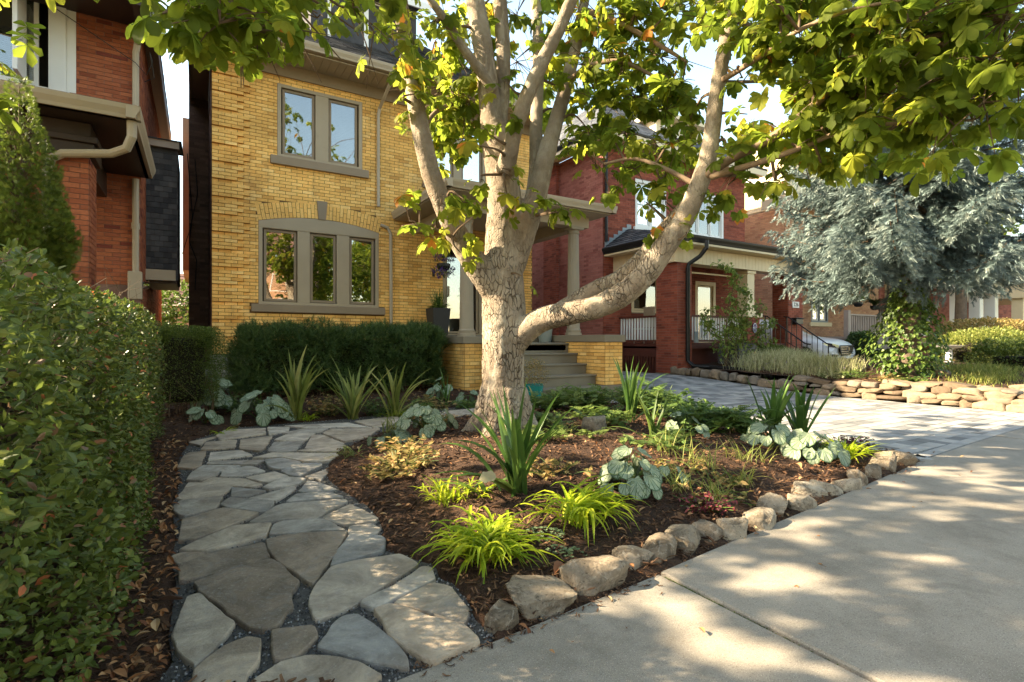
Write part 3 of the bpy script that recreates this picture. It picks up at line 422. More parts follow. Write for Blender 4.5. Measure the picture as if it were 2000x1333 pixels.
# ---------------------------------------------------------------- path: gravel base, flagstones
pr = root('flagstone_path', '', '', (0, 0, 0)); del pr['label'], pr['category']; pr['kind'] = 'structure'
b = MB(); b.prism(PATH[::-1] if True else PATH, -.06, -.004); b.build('gravel_base', M['gravelbed'], pr)
def rough_poly(q, amp=.010, seed=0, step=.05, round_=.25):
    cq = sum((Vector(p) for p in q), Vector((0, 0)))/len(q); q = [Vector(p)+(Vector(p)-cq).normalized()*.011 for p in q]; n = len(q); out = []
    for i in range(n):
        a, p, c = q[i-1], q[i], q[(i+1) % n]
        r = min(.25, .022/max((p-a).length, .03)), min(.25, .022/max((c-p).length, .03))
        out += [p.lerp(a, r[0]), p.lerp(p.lerp(a, r[0])*.5+p.lerp(c, r[1])*.5, .45), p.lerp(c, r[1])]
    res = []
    for i in range(len(out)):
        a, c = out[i], out[(i+1) % len(out)]; L = (c-a).length; k = max(1, int(L/step))
        for j in range(k):
            p = a.lerp(c, j/k); nn = vnoise(np.array([[p.x, p.y, seed]]), 16)[0]*amp+vnoise(np.array([[p.x, p.y, seed+.5]]), 45)[0]*amp*.4
            d = (c-a).normalized() if L > 1e-6 else Vector((1, 0)); res.append((p.x+d.y*nn, p.y-d.x*nn))
    return res
FT = [.05, .45, .3, .1, .35, .6, .95, .35, .75, .45, .12, .55, .6, .5, .45, .5, .4, .25, .08, .2, .5, .55, .9, .6, .75, .65, .6, .4, .75, .5, .7, .85, .6, .55, .7, .58, .2, .8, .5, .85, .55, .3, .3, .85, .9, .9, .9, .9, .8, .5, .8, .35, .35, .4, .4, .8, .5, .6, .6, .6]
for i, q in enumerate(FLAG):
    a2 = sum(q[k-1][0]*q[k][1]-q[k][0]*q[k-1][1] for k in range(len(q)))
    if a2 < 0: q = q[::-1]
    pp = rough_poly(q, .007, i)
    b = MB(); n = len(pp)
    tx, ty = rng.normal(0, .004, 2); c = np.mean(pp, 0); h0 = rng.uniform(.010, .022)
    P3 = np.array([(x, y, h0+(x-c[0])*tx+(y-c[1])*ty) for x, y in pp])
    d = c-P3[:, :2]; L = np.linalg.norm(d, axis=1)[:, None]
    e1 = P3.copy(); e1[:, :2] += d/L*.002; e1[:, 2] -= .002
    e2 = P3.copy(); e2[:, :2] += d/L*.007; e2[:, 2] += .001
    lo = P3.copy(); lo[:, 2] = -.05
    m1 = P3.copy(); m1[:, 2] -= .009
    V = np.r_[lo, m1, e1, e2]; k = np.arange(n); j = (k+1) % n
    F = np.concatenate([np.c_[k+r*n, j+r*n, j+(r+1)*n, k+(r+1)*n] for r in range(3)])
    b.add(V, F, FT[i]); b.add(e2, [list(range(n))], FT[i])
    b.build('flagstone', M['flag'], pr)
# loose gravel in the joints
n = 90000; X = rng.uniform(-.3, 5.6, n); Y = 1.5+6.4*rng.random(n)**2.2
k = inpoly(X, Y, PATH)
for q in FLAG: k &= ~inpoly(X, Y, q)
px, py, zc = proj(np.stack([X, Y, X*0], -1)); k &= (px > -40) & (py < 1400)
X, Y = X[k], Y[k]; n = min(len(X), 15000); X, Y = X[:n], Y[:n]
OC = (np.array([[1, 0, 0], [-1, 0, 0], [0, 1, 0], [0, -1, 0], [0, 0, .7], [0, 0, -.7]])*.5, np.array([[0, 2, 4], [2, 1, 4], [1, 3, 4], [3, 0, 4], [2, 0, 5], [1, 2, 5], [3, 1, 5], [0, 3, 5]]))
b = MB(); b.scatter(OC, np.c_[X, Y, rng.uniform(-.003, .006, n)], rotm(rng.uniform(0, 6, n), rng.uniform(0, 6, n), rng.uniform(0, 6, n)), rng.uniform(.005, .014, n), rng.random(n)**1.6)
b.build('gravel', M['gravel'], kind='stuff')
# ---------------------------------------------------------------- driveway pavers
dv = root('driveway', '', '', (0, 0, 0)); del dv['label'], dv['category']; dv['kind'] = 'structure'
XR = 10.35
grid('bedding_sand', 4.4, XR+.3, 2.0, 24, .2, lambda X, Y: gz(X, Y)-.028, M['sand'], None, dv, keep=lambda X, Y: (Y > wedge(np.minimum(X, 8.6))+.02) & ~(inpoly(X, Y, BED) & (dpoly(X, Y, BED) > .25)) & ~((X < 7.4) & (Y > 11)) & ~((X < 4.9) & (Y > 3.4)) )
dpl = []; pit = .158
rows = int((24-2.1)/pit)
for r in range(rows):
    y = 2.12+r*pit; x = 4.5-rng.uniform(0, .25)
    while x < XR:
        w = [.16, .21, .26, .26, .32][rng.integers(0, 5)]
        x2 = min(x+w, XR); dpl.append((x, x2, y, y+pit)); x += w
D = np.array(dpl); cx, cy = (D[:, 0]+D[:, 1])/2, (D[:, 2]+D[:, 3])/2
db = dpoly(cx, cy, BED); ok = ~inpoly(cx, cy, BED) & (db > .15) & (D[:, 1]-D[:, 0] > .06)
ok &= cy > np.array([back(v) for v in cx])+.085
ok &= ~inpoly(cx, cy, PATH) & ~((cy > 7.35) & (cx < 7.35)) & ((cx > 5.3) | (cy < 4.5))
D = D[ok]
def slopez(x, y): return gz(x, y)
PT = [MB() for _ in range(1)]
def paver_obj(me, x, y, parent):
    e = .05; zx = (float(gz(x+e, y))-float(gz(x-e, y)))/(2*e); zy = (float(gz(x, y+e))-float(gz(x, y-e)))/(2*e)
    o = put(me, 'paver', parent, loc=(x, y, float(gz(x, y))), rot=(math.atan(zy), -math.atan(zx), 0)); return o
pm = {}
px, py, zc = proj(np.c_[(D[:, 0]+D[:, 1])/2, (D[:, 2]+D[:, 3])/2, np.zeros(len(D))])
vis = (px > 1100) & (px < 2020) & (zc > 0); order = np.argsort(np.where(vis, zc, 1e6)); first = set(order[:min(290, int(vis.sum()))].tolist())
b = MB(); jt = .0048
for i, (x0, x1, y0, y1) in enumerate(D):
    w = round(x1-x0, 2); v = int(rng.integers(0, 5)); dz = rng.normal(0, .0012)
    if i in first:
        k = (w, v)
        if k not in pm:
            q = MB(); hw, hh = w/2-jt, pit/2-jt; q.prism([(-hw, -hh), (hw, -hh), (hw, hh), (-hw, hh)], -.03, .0, v/4, inset=.004); pm[k] = q.mesh('paver', M['paver'])
        paver_obj(pm[k], (x0+x1)/2, (y0+y1)/2, dv)
    else:
        q = [(x0+jt, y0+jt), (x1-jt, y0+jt), (x1-jt, y1-jt), (x0+jt, y1-jt)]
        P3 = np.array([(x, y, float(gz(x, y))+dz) for x, y in q]); lo = P3.copy(); lo[:, 2] -= .02
        b.add(np.r_[lo, P3], np.array([[4, 5, 6, 7], [0, 1, 5, 4], [1, 2, 6, 5], [2, 3, 7, 6], [3, 0, 4, 7]]), v/4)
b.build('paver_field', M['paver'], dv, kind='stuff')
# pale border course along the island bed and along the sidewalk
bp = BEDR[::-1]; acc = []
for i in range(len(bp)-1):
    a, c = Vector(bp[i]), Vector(bp[i+1]); L = (c-a).length; k = max(1, round(L/.2)); d = (c-a)/L; nn = Vector((d.y, -d.x))
    for j in range(k):
        s0 = a+d*(L*j/k)+d*.003; s1 = a+d*(L*(j+1)/k)-d*.003; acc.append([s0+nn*.02, s1+nn*.02, s1+nn*.135, s0+nn*.135])
for x in np.arange(5.6, XR-.1, .21):
    y = back(x)+.012; y2 = back(x+.2)+.012; acc.append([Vector((x, y)), Vector((x+.204, y2)), Vector((x+.204, y2+.1)), Vector((x, y+.1))])
for q in acc:
    pts = [(p.x, p.y) for p in q]
    a2 = sum(pts[k-1][0]*pts[k][1]-pts[k][0]*pts[k-1][1] for k in range(4))
    if a2 < 0: pts = pts[::-1]
    zc = max(float(gz(*p)) for p in pts)
    b = MB(); b.prism(pts, zc-.05, zc+.003, rng.uniform(.6, 1), inset=.004); b.build('border_paver', M['paver'], dv)
# ---------------------------------------------------------------- rocks
def rock(w, d, h, seed, cuts=9, sub=3, pw=.62):
    import bmesh
    bm = bmesh.new(); bmesh.ops.create_icosphere(bm, subdivisions=sub, radius=1)
    r = np.random.default_rng(seed); V = np.array([v.co[:] for v in bm.verts]); F = np.array([[v.index for v in f.verts] for f in bm.faces]); bm.free()
    for _ in range(cuts):
        n = r.normal(0, 1, 3); n[2] *= .8; n /= np.linalg.norm(n); dd = r.uniform(.5, .8)
        k = V@n > dd; V[k] -= np.outer((V[k]@n-dd), n)
    V = V*(1+.20*vnoise(V, 1.6, seed)[:, None]+.11*vnoise(V, 3.6, seed)[:, None]-.12*np.abs(vnoise(V, 5.5, seed))[:, None]+.03*vnoise(V, 13, seed)[:, None])
    V = np.sign(V)*np.abs(V)**pw; V /= np.abs(V).max(0); return V*np.array([w/2, d/2, h/2]), F
SLAB = ['small smooth rounded grey boulder standing at the flagstone path corner', 'long mulch covered pale rock beside the corner boulder', 'largest pitted grey boulder, craggy and many sided, in bed edging',
 'squarish grey rock with dark pits right of the craggy boulder', 'smooth olive grey rock with a sloping face in the edging', 'tan rock with a broken bright corner above the sidewalk joint',
 'dark undercut rock with a split face beside the red foliage', 'pale blocky rock just right of the split dark rock', 'flat cream slab rock with a bright top at the sunny patch', 'low tan wedge rock behind the cream slab',
 'layered pale rock with thin cracks in the edging', 'yellowish small rock half sunk in the soil edge', 'bright rounded rock on the sunlit stretch of edging', 'grey white lump of rock below the tan grasses',
 'round brown rock like a loaf near the chartreuse grass', 'small dark brown rock tucked under the big end boulders', 'rough brown conglomerate boulder near the driveway corner', 'last rough boulder of the edging, at the driveway corner']
for i, (x, y, w, h) in enumerate(STONES):
    h = max(h, .1)*1.35; d = w*rng.uniform(.7, .9)
    V, F = rock(w*(1.12 if i < 3 else 1.25), d, h*(.8 if i < 3 else 1), 40+i, 22, 4)
    b = MB(); b.add(V, F, [.35, .55, .4, .45, .3, .5, .35, .75, .8, .6, .8, .85, .85, .75, .35, .25, .3, .3][i])
    o = b.build('edging_rock', M['rock'], smooth=True); o.location = (x, max(y, float(wedge(x)))+d*.27, h*.17)
    o.rotation_euler = (rng.normal(0, .12), rng.normal(0, .15), .1+rng.uniform(-.4, .4)); tag(o, SLAB[i], 'rock', 'rocks edging the island bed')
for i, (x, y, w, h, lab) in enumerate([(PL['rockA'][0], PL['rockA'][1], .3, .2, 'round tan boulder inside the bed right of the chestnut trunk'), (4.7, 6.75, .55, .1, 'long flat pale stone at the back of the bed'), (4.15, 6.35, .4, .1, 'flat pale stone just right of the trunk base')]):
    V, F = rock(w, w*.7, h, 90+i, 8); b = MB(); b.add(V, F, .8 if i else .5); o = b.build('bed_rock', M['rock'], smooth=True); o.location = (x, y, float(bedheight([x], [y])[0])+h*.3); tag(o, lab, 'rock')
# ---------------------------------------------------------------- dry stone wall and raised garden beyond the driveway
def rz(x, y):
    x = np.asarray(x, float); y = np.asarray(y, float)
    wtop = np.interp(y, [2.2, 4.5, 6.2, 7.5, 9.5], [.16, .30, .32, .36, .34])
    z = wtop+.16*sm((x-10.5)/2.0)*sm((y-2.4)/1.5)+vnoise(np.stack([x, y, x*0], -1), 3)*.02+vnoise(np.stack([x, y, x*0], -1), 11)*.01
    z = np.where(y < 2.9, z*sm((y-2.2)/.7)+.01, z)
    return z
grid('raised_garden_soil', 10.5, 22, 2.3, 9.3, .1, rz, M['soil'])
dw = root('dry_stone_wall', 'low dry laid wall of tan fieldstones along the far driveway edge', 'stone wall', (XR+.15, 5.5, 0))
wm = []
for k in range(10):
    V, F = rock(1, 1, 1, 200+k, 16, 3, .5); q = MB(); q.add(V, F, k/9); wm.append(q.mesh('stone', M['wrock'], True))
def wstone(x, y, z, w, d, h): put(wm[rng.integers(0, 10)], 'stone', dw, loc=(x, y, z), rot=(rng.normal(0, .05), rng.normal(0, .06), 1.57+rng.normal(0, .15)+(3.14 if rng.random() < .5 else 0)), sc=(w*1.12, d, h*1.2))
y = 9.4
while y > 6.3:      # single row of rounded stones
    w = rng.uniform(.16, .3); h = rng.uniform(.15, .24); wstone(XR+.13, y-w/2, float(gz(XR, y))+h*.42, w, .25, h); y -= w*.98
y = 6.3
cy = [6.3, 6.2, 5.1]; z0 = [0, 0, 0]
for c in range(4):
    y = [6.35, 6.3, 6.25, 4.6][c]; end = [1.95, 2.5, 2.75, 2.9][c]
    while y > end:
        w = rng.uniform(.18, .5); h = [.11, .105, .10, .075][c]*rng.uniform(.65, 1.35)
        wstone(XR+.13+c*.03+rng.normal(0, .02), y-w/2, float(gz(XR, y))+[.05, .15, .245, .32][c]*(1 if y > 3.4 else .9), w, .3, h); y -= w*.97
for (x, y, s_) in [(11.2, 2.8, .35), (10.9, 3.3, .22), (11.6, 3.1, .25), (10.8, 3.9, .24), (12.2, 2.9, .4), (12.0, 4.3, .3), (12.4, 4.9, .34), (11.3, 4.9, .2)]:
    wstone(x, y, float(rz(x, y))+.03, s_, s_*.7, s_*.5)
n = 3500; X = rng.uniform(10.6, 15, n); Y = rng.uniform(2.5, 7.5, n)
b = MB(); b.scatter(CH[0], np.c_[X, Y, rz(X, Y)+.01], rotm(rng.uniform(0, 6.28, n), rng.normal(0, .3, n), rng.uniform(0, 6.28, n)), rng.uniform(.04, .1, n), rng.uniform(.5, .8, n))
b.build('bark_mulch', M['chip'], kind='stuff')
# ================================================================ house materials
def brickmat(name, cols, grime=None, na=.16):
    t = NT(name)
    c = t.ramp(t.tone(), cols)
    c = t.scale(c, t.rng(t.noise(1.1, 6), .3, .7, 1-na, 1+na))
    c = t.scale(c, t.rng(t.noise(45, 4), .3, .7, .88, 1.12))
    if grime: c = t.mix(t.rng(t.noise((1.5, 1.5, .9), 7, .7), grime[1], grime[1]+.15, 0, grime[2]), c, grime[0])
    if grime: c = t.mix(t.rng(t.noise((5, 5, .45), 6, .7), .55, .7, 0, .4), c, grime[0])
    return t.bsdf(c, .85, .25, t.noise(70, 4), .004, .5)
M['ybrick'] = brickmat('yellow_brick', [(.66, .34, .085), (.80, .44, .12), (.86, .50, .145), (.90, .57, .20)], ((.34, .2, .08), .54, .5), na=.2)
M['ymortar'] = mat('yellow_brick_mortar', [(.15, .085, .035)], 5, .3, .95, bump=.6, bsc=90)
M['rbrick'] = brickmat('red_brick', [(.17, .045, .028), (.25, .065, .038), (.33, .095, .055), (.22, .06, .04)])
M['rmortar'] = mat('red_brick_mortar', [(.22, .13, .1)], 5, .3, .95, bump=.6, bsc=90)
M['obrick'] = brickmat('old_orange_brick', [(.24, .065, .03), (.34, .10, .045), (.40, .13, .06), (.18, .045, .03)])
M['tbrick'] = brickmat('tan_brick', [(.36, .19, .11), (.46, .25, .145), (.52, .30, .17), (.40, .19, .12)])
M['tmortar'] = mat('tan_brick_mortar', [(.3, .22, .16)], 5, .3, .95, bump=.6, bsc=90)
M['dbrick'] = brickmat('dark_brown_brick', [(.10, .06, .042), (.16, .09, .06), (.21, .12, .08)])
M['trim'] = mat('taupe_trim_paint', [(.38, .30, .20)], 1.5, .08, .5, bump=.15, bsc=40, grime=((.15, .12, .08), 4, .6, .35))
M['trimd'] = mat('brown_taupe_sill_paint', [(.27, .20, .13)], 1.5, .12, .6, bump=.2, bsc=40, grime=((.11, .085, .06), 3, .58, .4))
M['cap'] = mat('grey_brown_cap_paint', [(.20, .165, .115)], 2, .12, .65, bump=.3, bsc=50, grime=((.45, .4, .33), 9, .64, .7))
M['gut'] = mat('beige_gutter_metal', [(.42, .34, .24)], 1.2, .08, .4, bump=.05, grime=((.18, .14, .1), 2.5, .6, .4))
M['soffit'] = mat('beige_soffit', [(.42, .34, .24)], 1.2, .08, .5, bump=0)
M['white'] = mat('white_paint', [(.78, .76, .72)], 1.5, .06, .45, bump=.1, grime=((.5, .46, .4), 5, .62, .3))
M['cream'] = mat('cream_siding', [(.74, .60, .38)], 1.5, .08, .5, bump=.1, grime=((.4, .32, .2), 4, .6, .3))
M['dark'] = mat('dark_brown_paint', [(.045, .028, .02)], 2, .2, .5, bump=.2)
M['black'] = mat('black_metal', [(.012, .012, .013)], 2, .2, .35, bump=.05)
M['interior'] = mat('unlit_interior', [(.035, .028, .02)], 2, .3, .9, bump=0)  # dark colour stands for the shade of unlit rooms
M['shingle'] = mat('roof_shingle', [(.03, .03, .034), (.06, .058, .06), (.09, .085, .085)], 6, .3, .9, bump=.6, bsc=120)
M['gshingle'] = mat('grey_blue_shingle', [(.09, .10, .12), (.14, .15, .17), (.2, .21, .23)], 6, .3, .9, bump=.6, bsc=120)
M['rshingle'] = mat('reddish_shingle', [(.16, .085, .06), (.22, .12, .09)], 6, .3, .9, bump=.6, bsc=120)
M['stone'] = mat('rusticated_stone', [(.30, .26, .21), (.37, .33, .27)], 4, .3, .9, bump=1, bsc=14, bd=.03)
M['step'] = mat('painted_steps', [(.19, .165, .12)], 2, .15, .65, bump=.3, bsc=60, grime=((.33, .22, .12), 6, .62, .6))
M['column'] = mat('taupe_column_paint', [(.30, .25, .18)], 1.5, .08, .5, bump=.1)
M['blind'] = mat('window_blind', [(.45, .45, .42)], 2, .1, .5, bump=0)
M['wood'] = mat('dark_red_wood', [(.10, .03, .02)], 3, .3, .6, bump=.3)
M['deck'] = mat('taupe_deck_paint', [(.33, .26, .21)], 3, .15, .65, bump=.2)
M['greysash'] = mat('blue_grey_paint', [(.26, .29, .30)], 2, .1, .5, bump=0)
def glassmat(name, k, tintc):
    t = NT(name)
    g = t.n('BsdfGlossy'); g.inputs['Roughness'].default_value = .015; g.inputs[0].default_value = (1, 1, 1, 1)
    bp = t.n('Bump'); bp.inputs['Strength'].default_value = .25; bp.inputs['Distance'].default_value = .02; t.l(t.noise(1.2, 1), bp.inputs['Height']); t.l(bp.outputs[0], g.inputs['Normal'])
    tr = t.n('BsdfTransparent'); tr.inputs[0].default_value = tintc+(1,)
    f = t.n('Fresnel'); f.inputs[0].default_value = 1.5
    fa = t.rng(f.outputs[0], 0, 1, k, 1.0)
    mx = t.n('MixShader'); t.l(fa, mx.inputs[0]); t.l(tr.outputs[0], mx.inputs[1]); t.l(g.outputs[0], mx.inputs[2])
    t.l(mx.outputs[0], t.out.inputs[0]); return t.m
M['glass'] = glassmat('window_glass', .15, (.75, .78, .75))
M['glassb'] = glassmat('bright_window_glass', .5, (.75, .78, .75))
M['sky_white'] = mat('sky_reflection_white', [(.85, .85, .82)], 2, .05, .8, bump=0)  # white colour stands for sky reflected in the glass
# ================================================================ builders
class Fr:
    """wall frame: o origin, u along the wall, n outward; axis aligned"""
    def __init__(s, o, u, n): s.o = np.array(o, float); s.u = np.array(u, float); s.n = np.array(n, float)
    def p(s, u, d, z): return s.o+s.u*u+s.n*d+np.array([0, 0, z])
    def box(s, b, u0, u1, d0, d1, z0, z1, tone=.5, m=0):
        a, c = s.p(u0, d0, z0), s.p(u1, d1, z1); lo, hi = np.minimum(a, c), np.maximum(a, c)
        b.box(lo[0], hi[0], lo[1], hi[1], lo[2], hi[2], tone, m)
FRONT = lambda x, y: Fr((x, y, 0), (1, 0, 0), (0, -1, 0))
LEFT = lambda x, y: Fr((x, y, 0), (0, 1, 0), (-1, 0, 0))   # wall that faces -X, u runs along +Y
RIGHT = lambda x, y: Fr((x, y, 0), (0, 1, 0), (1, 0, 0))
def rect(u0, u1, z0, z1): return lambda z: (u0, u1) if z0-.01 < z < z1+.01 else None
_bm = {}
def brickwork(parent, fr, W, z0, z1, m, holes=(), course=.0667, bl=.215, proud=.009, nobj=0, extra=None, start=0, seed=0):
    r = np.random.default_rng(seed+5); L = []
    nc = int(round((z1-z0)/course)); g = .0045
    for k in range(nc):
        za = z0+k*course+g; zb = z0+(k+1)*course-g; zm = (za+zb)/2
        segs = [(0, W)]
        for h in holes:
            q = h(zm)
            if q is None: continue
            ns = []
            for a, c in segs:
                if q[0] >= c or q[1] <= a: ns.append((a, c)); continue
                if q[0]-a > .02: ns.append((a, q[0]))
                if c-q[1] > .02: ns.append((q[1], c))
            segs = ns
        off = ((k+start) % 2)*bl/2
        for a, c in segs:
            u = math.floor((a-off)/bl)*bl+off
            while u < c:
                x0, x1 = max(u, a)+g, min(u+bl, c)-g
                if x1-x0 > .02:
                    d = proud+r.uniform(-.0015, .0015)
                    if extra: d += extra(zm-z0, x0, k)
                    L.append((x0, x1, za, zb, d))
                u += bl
    A = np.array(L)
    if not len(A): return
    t = np.floor(np.clip(r.normal(.5, .22, len(A)), 0, .999)*6)/5
    C = fr.o+np.outer((A[:, 0]+A[:, 1])/2, fr.u)+np.c_[np.zeros((len(A), 2)), (A[:, 2]+A[:, 3])/2]
    px, py, zc = proj(C); vis = (px > 0) & (px < 2000) & (py > 0) & (py < 1333) & (zc > 0)
    sc = np.where(vis & ((A[:, 1]-A[:, 0]) > .08), zc, 1e6); idx = set()
    if nobj: idx = set([i for i in np.argsort(sc)[:nobj] if sc[i] < 1e5])
    b = MB(); rest = np.array([i for i in range(len(A)) if i not in idx], int)
    def verts(B):
        V = np.zeros((len(B), 8, 3)); j = 0
        for dd in (0, 1):
            for (uu, zz) in ((0, 2), (1, 2), (1, 3), (0, 3)):
                V[:, j] = fr.o+np.outer(B[:, uu], fr.u)+np.outer(B[:, 4] if dd else np.full(len(B), -.004), fr.n); V[:, j, 2] += B[:, zz]; j += 1
        return V
    FB = np.array([[4, 5, 6, 7], [0, 1, 5, 4], [1, 2, 6, 5], [2, 3, 7, 6], [3, 0, 4, 7]])
    if len(rest):
        V = verts(A[rest]); n = len(rest)
        b.add(V.reshape(-1, 3), (FB[None]+(np.arange(n)*8)[:, None, None]).reshape(-1, 4), np.repeat(t[rest], 5)); b.build('brickwork', m, parent, kind='stuff')
    for i in idx:
        w = round(A[i, 1]-A[i, 0], 3); key = (m.name, tuple(fr.u), w, round(t[i], 1), round(A[i, 4], 3), course)
        if key not in _bm:
            q = MB(); B = np.array([[-w/2, w/2, -(course/2-g), course/2-g, A[i, 4]]]); f0 = fr.o.copy(); fr.o = np.zeros(3); q.add(verts(B)[0], FB, t[i]); fr.o = f0; _bm[key] = q.mesh('brick', m)
        put(_bm[key], 'brick', parent, loc=tuple(C[i]))
def window(parent, fr, u0, u1, z0, z1, lights, mf, ms, glass='glass', depth=.10, frame=.07, sashw=.045, sill=None, muntin=None, blinds=False, top=None, sky_panel=False):
    """lights: list of (a,b) fractions in u"""
    W_, H = u1-u0, z1-z0; b = MB()
    fr.box(b, u0, u0+frame, -depth, .012, z0, z1); fr.box(b, u1-frame, u1, -depth, .012, z0, z1)
    fr.box(b, u0+frame, u1-frame, -depth, .010, z0, z0+frame*.8); fr.box(b, u0+frame, u1-frame, -depth, .010, z1-frame, z1)
    edges = [u0+frame]+[v for l in lights for v in (u0+l[0]*W_, u0+l[1]*W_)]+[u1-frame]
    for i in range(2, len(edges)-2, 2): fr.box(b, edges[i], edges[i+1], -depth, .006, z0+frame*.8, z1-frame)
    if top is not None: top(b)
    w = b.build('window', mf, parent, bevel=.004)
    if sill: q = MB(); fr.box(q, u0-sill[0], u1+sill[0], -.05, .075, z0-sill[1], z0); s_ = q.build('sill', sill[2], w, bevel=.008)
    for l in lights:
        a, c = u0+l[0]*W_, u0+l[1]*W_
        a = max(a, u0+frame); c = min(c, u1-frame); lo, hi = z0+frame*.8, z1-frame
        q = MB(); e = .012
        for (p0, p1, y0, y1) in ((a+e, a+e+sashw, lo+e, hi-e), (c-e-sashw, c-e, lo+e, hi-e), (a+e+sashw, c-e-sashw, lo+e, lo+e+sashw), (a+e+sashw, c-e-sashw, hi-e-sashw, hi-e)):
            fr.box(q, p0, p1, -.075, -.035, y0, y1)
        if muntin:
            zm = (lo+hi)/2; fr.box(q, a+e, c-e, -.07, -.03, zm-.02, zm+.02)
            n_, m_ = muntin
            for i in range(1, n_): uu = a+(c-a)*i/n_; fr.box(q, uu-.008, uu+.008, -.062, -.045, zm, hi-e)
            for i in range(1, m_): zz = zm+(hi-zm)*i/m_; fr.box(q, a+e, c-e, -.060, -.046, zz-.008, zz+.008)
        q.build('sash', ms, w, bevel=.003)
        q = MB(); fr.box(q, a+e+sashw*.5, c-e-sashw*.5, -.058, -.054, lo+e+sashw*.5, hi-e-sashw*.5); q.build('pane', M[glass], w)
        if blinds:
            q = MB(); zz = lo+.04
            while zz < hi-.03:
                A = fr.p(a+.04, -.16, zz); B = fr.p(c-.04, -.16, zz); n_ = fr.n*.018
                q.add([A-n_, B-n_, B+n_+[0, 0, .012], A+n_+[0, 0, .012]], [[0, 1, 2, 3]]); zz += .03
            q.build('blind', M['blind'], w, kind='stuff')
        if sky_panel: q = MB(); fr.box(q, a, c, -.2, -.19, lo, hi); q.build('sky_panel', M['sky_white'], w)  # white sheet behind the pane, a painted sky reflection
    q = MB()
    for (p0, p1, d0, d1, y0, y1) in ((u0, u1, -.62, -.6, z0, z1), (u0, u0+.01, -.6, -depth, z0, z1), (u1-.01, u1, -.6, -depth, z0, z1), (u0, u1, -.6, -depth, z0, z0+.01), (u0, u1, -.6, -depth, z1-.01, z1)):
        fr.box(q, p0, p1, d0, d1, y0, y1)
    q.build('unlit_room_box', M['interior'], w)  # closed dark box painted as the unlit room behind the pane
    return w
def wallbody(parent, fr, W, z0, z1, m, holes=(), th=.12):
    """mortar-coloured wall with rectangular holes (u0,u1,z0,z1)"""
    b = MB(); zs = sorted({z0, z1}|{h[2] for h in holes}|{h[3] for h in holes})
    for a, c in zip(zs[:-1], zs[1:]):
        if c-a < 1e-4 or a < z0 or c > z1: continue
        zm = (a+c)/2; cuts = sorted([(h[0], h[1]) for h in holes if h[2] < zm < h[3]]); u = 0
        for p, q in cuts:
            if p-u > 1e-3: fr.box(b, u, p, -th, 0, a, c)
            u = q
        if W-u > 1e-3: fr.box(b, u, W, -th, 0, a, c)
    return b.build('wall', m, parent)
def gutter(b, p0, p1, out, w=.12, h=.12, m=0, t=.5):
    """K-style gutter along p0->p1 (outer lower edge), 'out' unit vector outward"""
    p0, p1, out = map(lambda v: np.array(v, float), (p0, p1, out))
    prof = [(-w, -h*.1), (-w, -h), (-w*.35, -h), (-w*.28, -h*.75), (0-.01, -h*.35), (0, -h*.05), (0, 0), (-.02, 0), (-.02, -.02)]
    V = []
    for p in (p0, p1): V += [p+out*a+np.array([0, 0, z]) for a, z in prof]
    n = len(prof); F = [[i, i+1, i+1+n, i+n] for i in range(n-1)]
    b.add(V, F, t, m); b.add(V[:n], [list(range(n))], t, m); b.add(V[n:], [list(range(n))], t, m)
def roofslope(parent, quad, m, name='roof', th=.05, course=.14, seed=0):
    """quad: eave-left, eave-right, top-right, top-left; covered with overlapping courses of shingles"""
    q = [np.array(p, float) for p in quad]; b = MB(); r = np.random.default_rng(seed)
    n = max(1, int(np.linalg.norm(q[3]-q[0])/course)); nn = np.cross(q[1]-q[0], q[3]-q[0]); nn /= np.linalg.norm(nn)
    if nn[2] < 0: nn = -nn
    for i in range(n):
        a, c = i/n, (i+1)/n; L0 = q[0]+(q[3]-q[0])*a; R0 = q[1]+(q[2]-q[1])*a; L1 = q[0]+(q[3]-q[0])*c; R1 = q[1]+(q[2]-q[1])*c
        k = max(1, int(np.linalg.norm(R0-L0)/.3))
        off = r.uniform(0, 1)
        us = [0]+[(j+off)/k for j in range(k) if 0 < (j+off)/k < 1]+[1]
        for u0, u1 in zip(us[:-1], us[1:]):
            A, B, C_, D_ = L0+(R0-L0)*u0, L0+(R0-L0)*u1, L1+(R1-L1)*u1, L1+(R1-L1)*u0; up = nn*(.016+r.uniform(0, .006))
            e = (B-A)*.01
            b.add([A+e+up, B-e+up, C_-e+nn*.003, D_+e+nn*.003, A+e, B-e], [[0, 1, 2, 3], [0, 4, 5, 1]], r.random())
    b.add([q[0]-nn*.002, q[1]-nn*.002, q[2]-nn*.002, q[3]-nn*.002], [[0, 1, 2, 3]], .2)
    return b.build(name, m, parent)

# ================================================================ yellow brick house
YX0, YX1, YY = .23, 7.45, 11.4
yh = root('yellow_brick_house', 'yellow brick house with taupe trimmed windows and a columned front porch', 'house', (3.8, 14, 0))
fr = FRONT(YX0, YY); Wd = YX1-YX0
LW = (.80, 3.19, 1.78)      # lower window u0,u1,z0
def arc(u): c = (LW[0]+LW[1])/2; hw = (LW[1]-LW[0])/2; return 3.42+.16*(1-((u-c)/hw)**2)
def lowhole(z):
    if 1.62 < z < 1.78: return (LW[0]-.13, LW[1]+.13)
    if 1.78 <= z < 3.90:
        if z < 3.43: return (LW[0], LW[1])
        e = (z-3.43)/.45*.07; top = lambda u: arc(u)+.32
        if z < 3.74: return (LW[0]-e, LW[1]+e)
        c = (LW[0]+LW[1])/2; hw = (LW[1]-LW[0])/2+.06; v = 1-(z-3.74)/.16
        return (c-hw*math.sqrt(max(v, 0)), c+hw*math.sqrt(max(v, 0)))
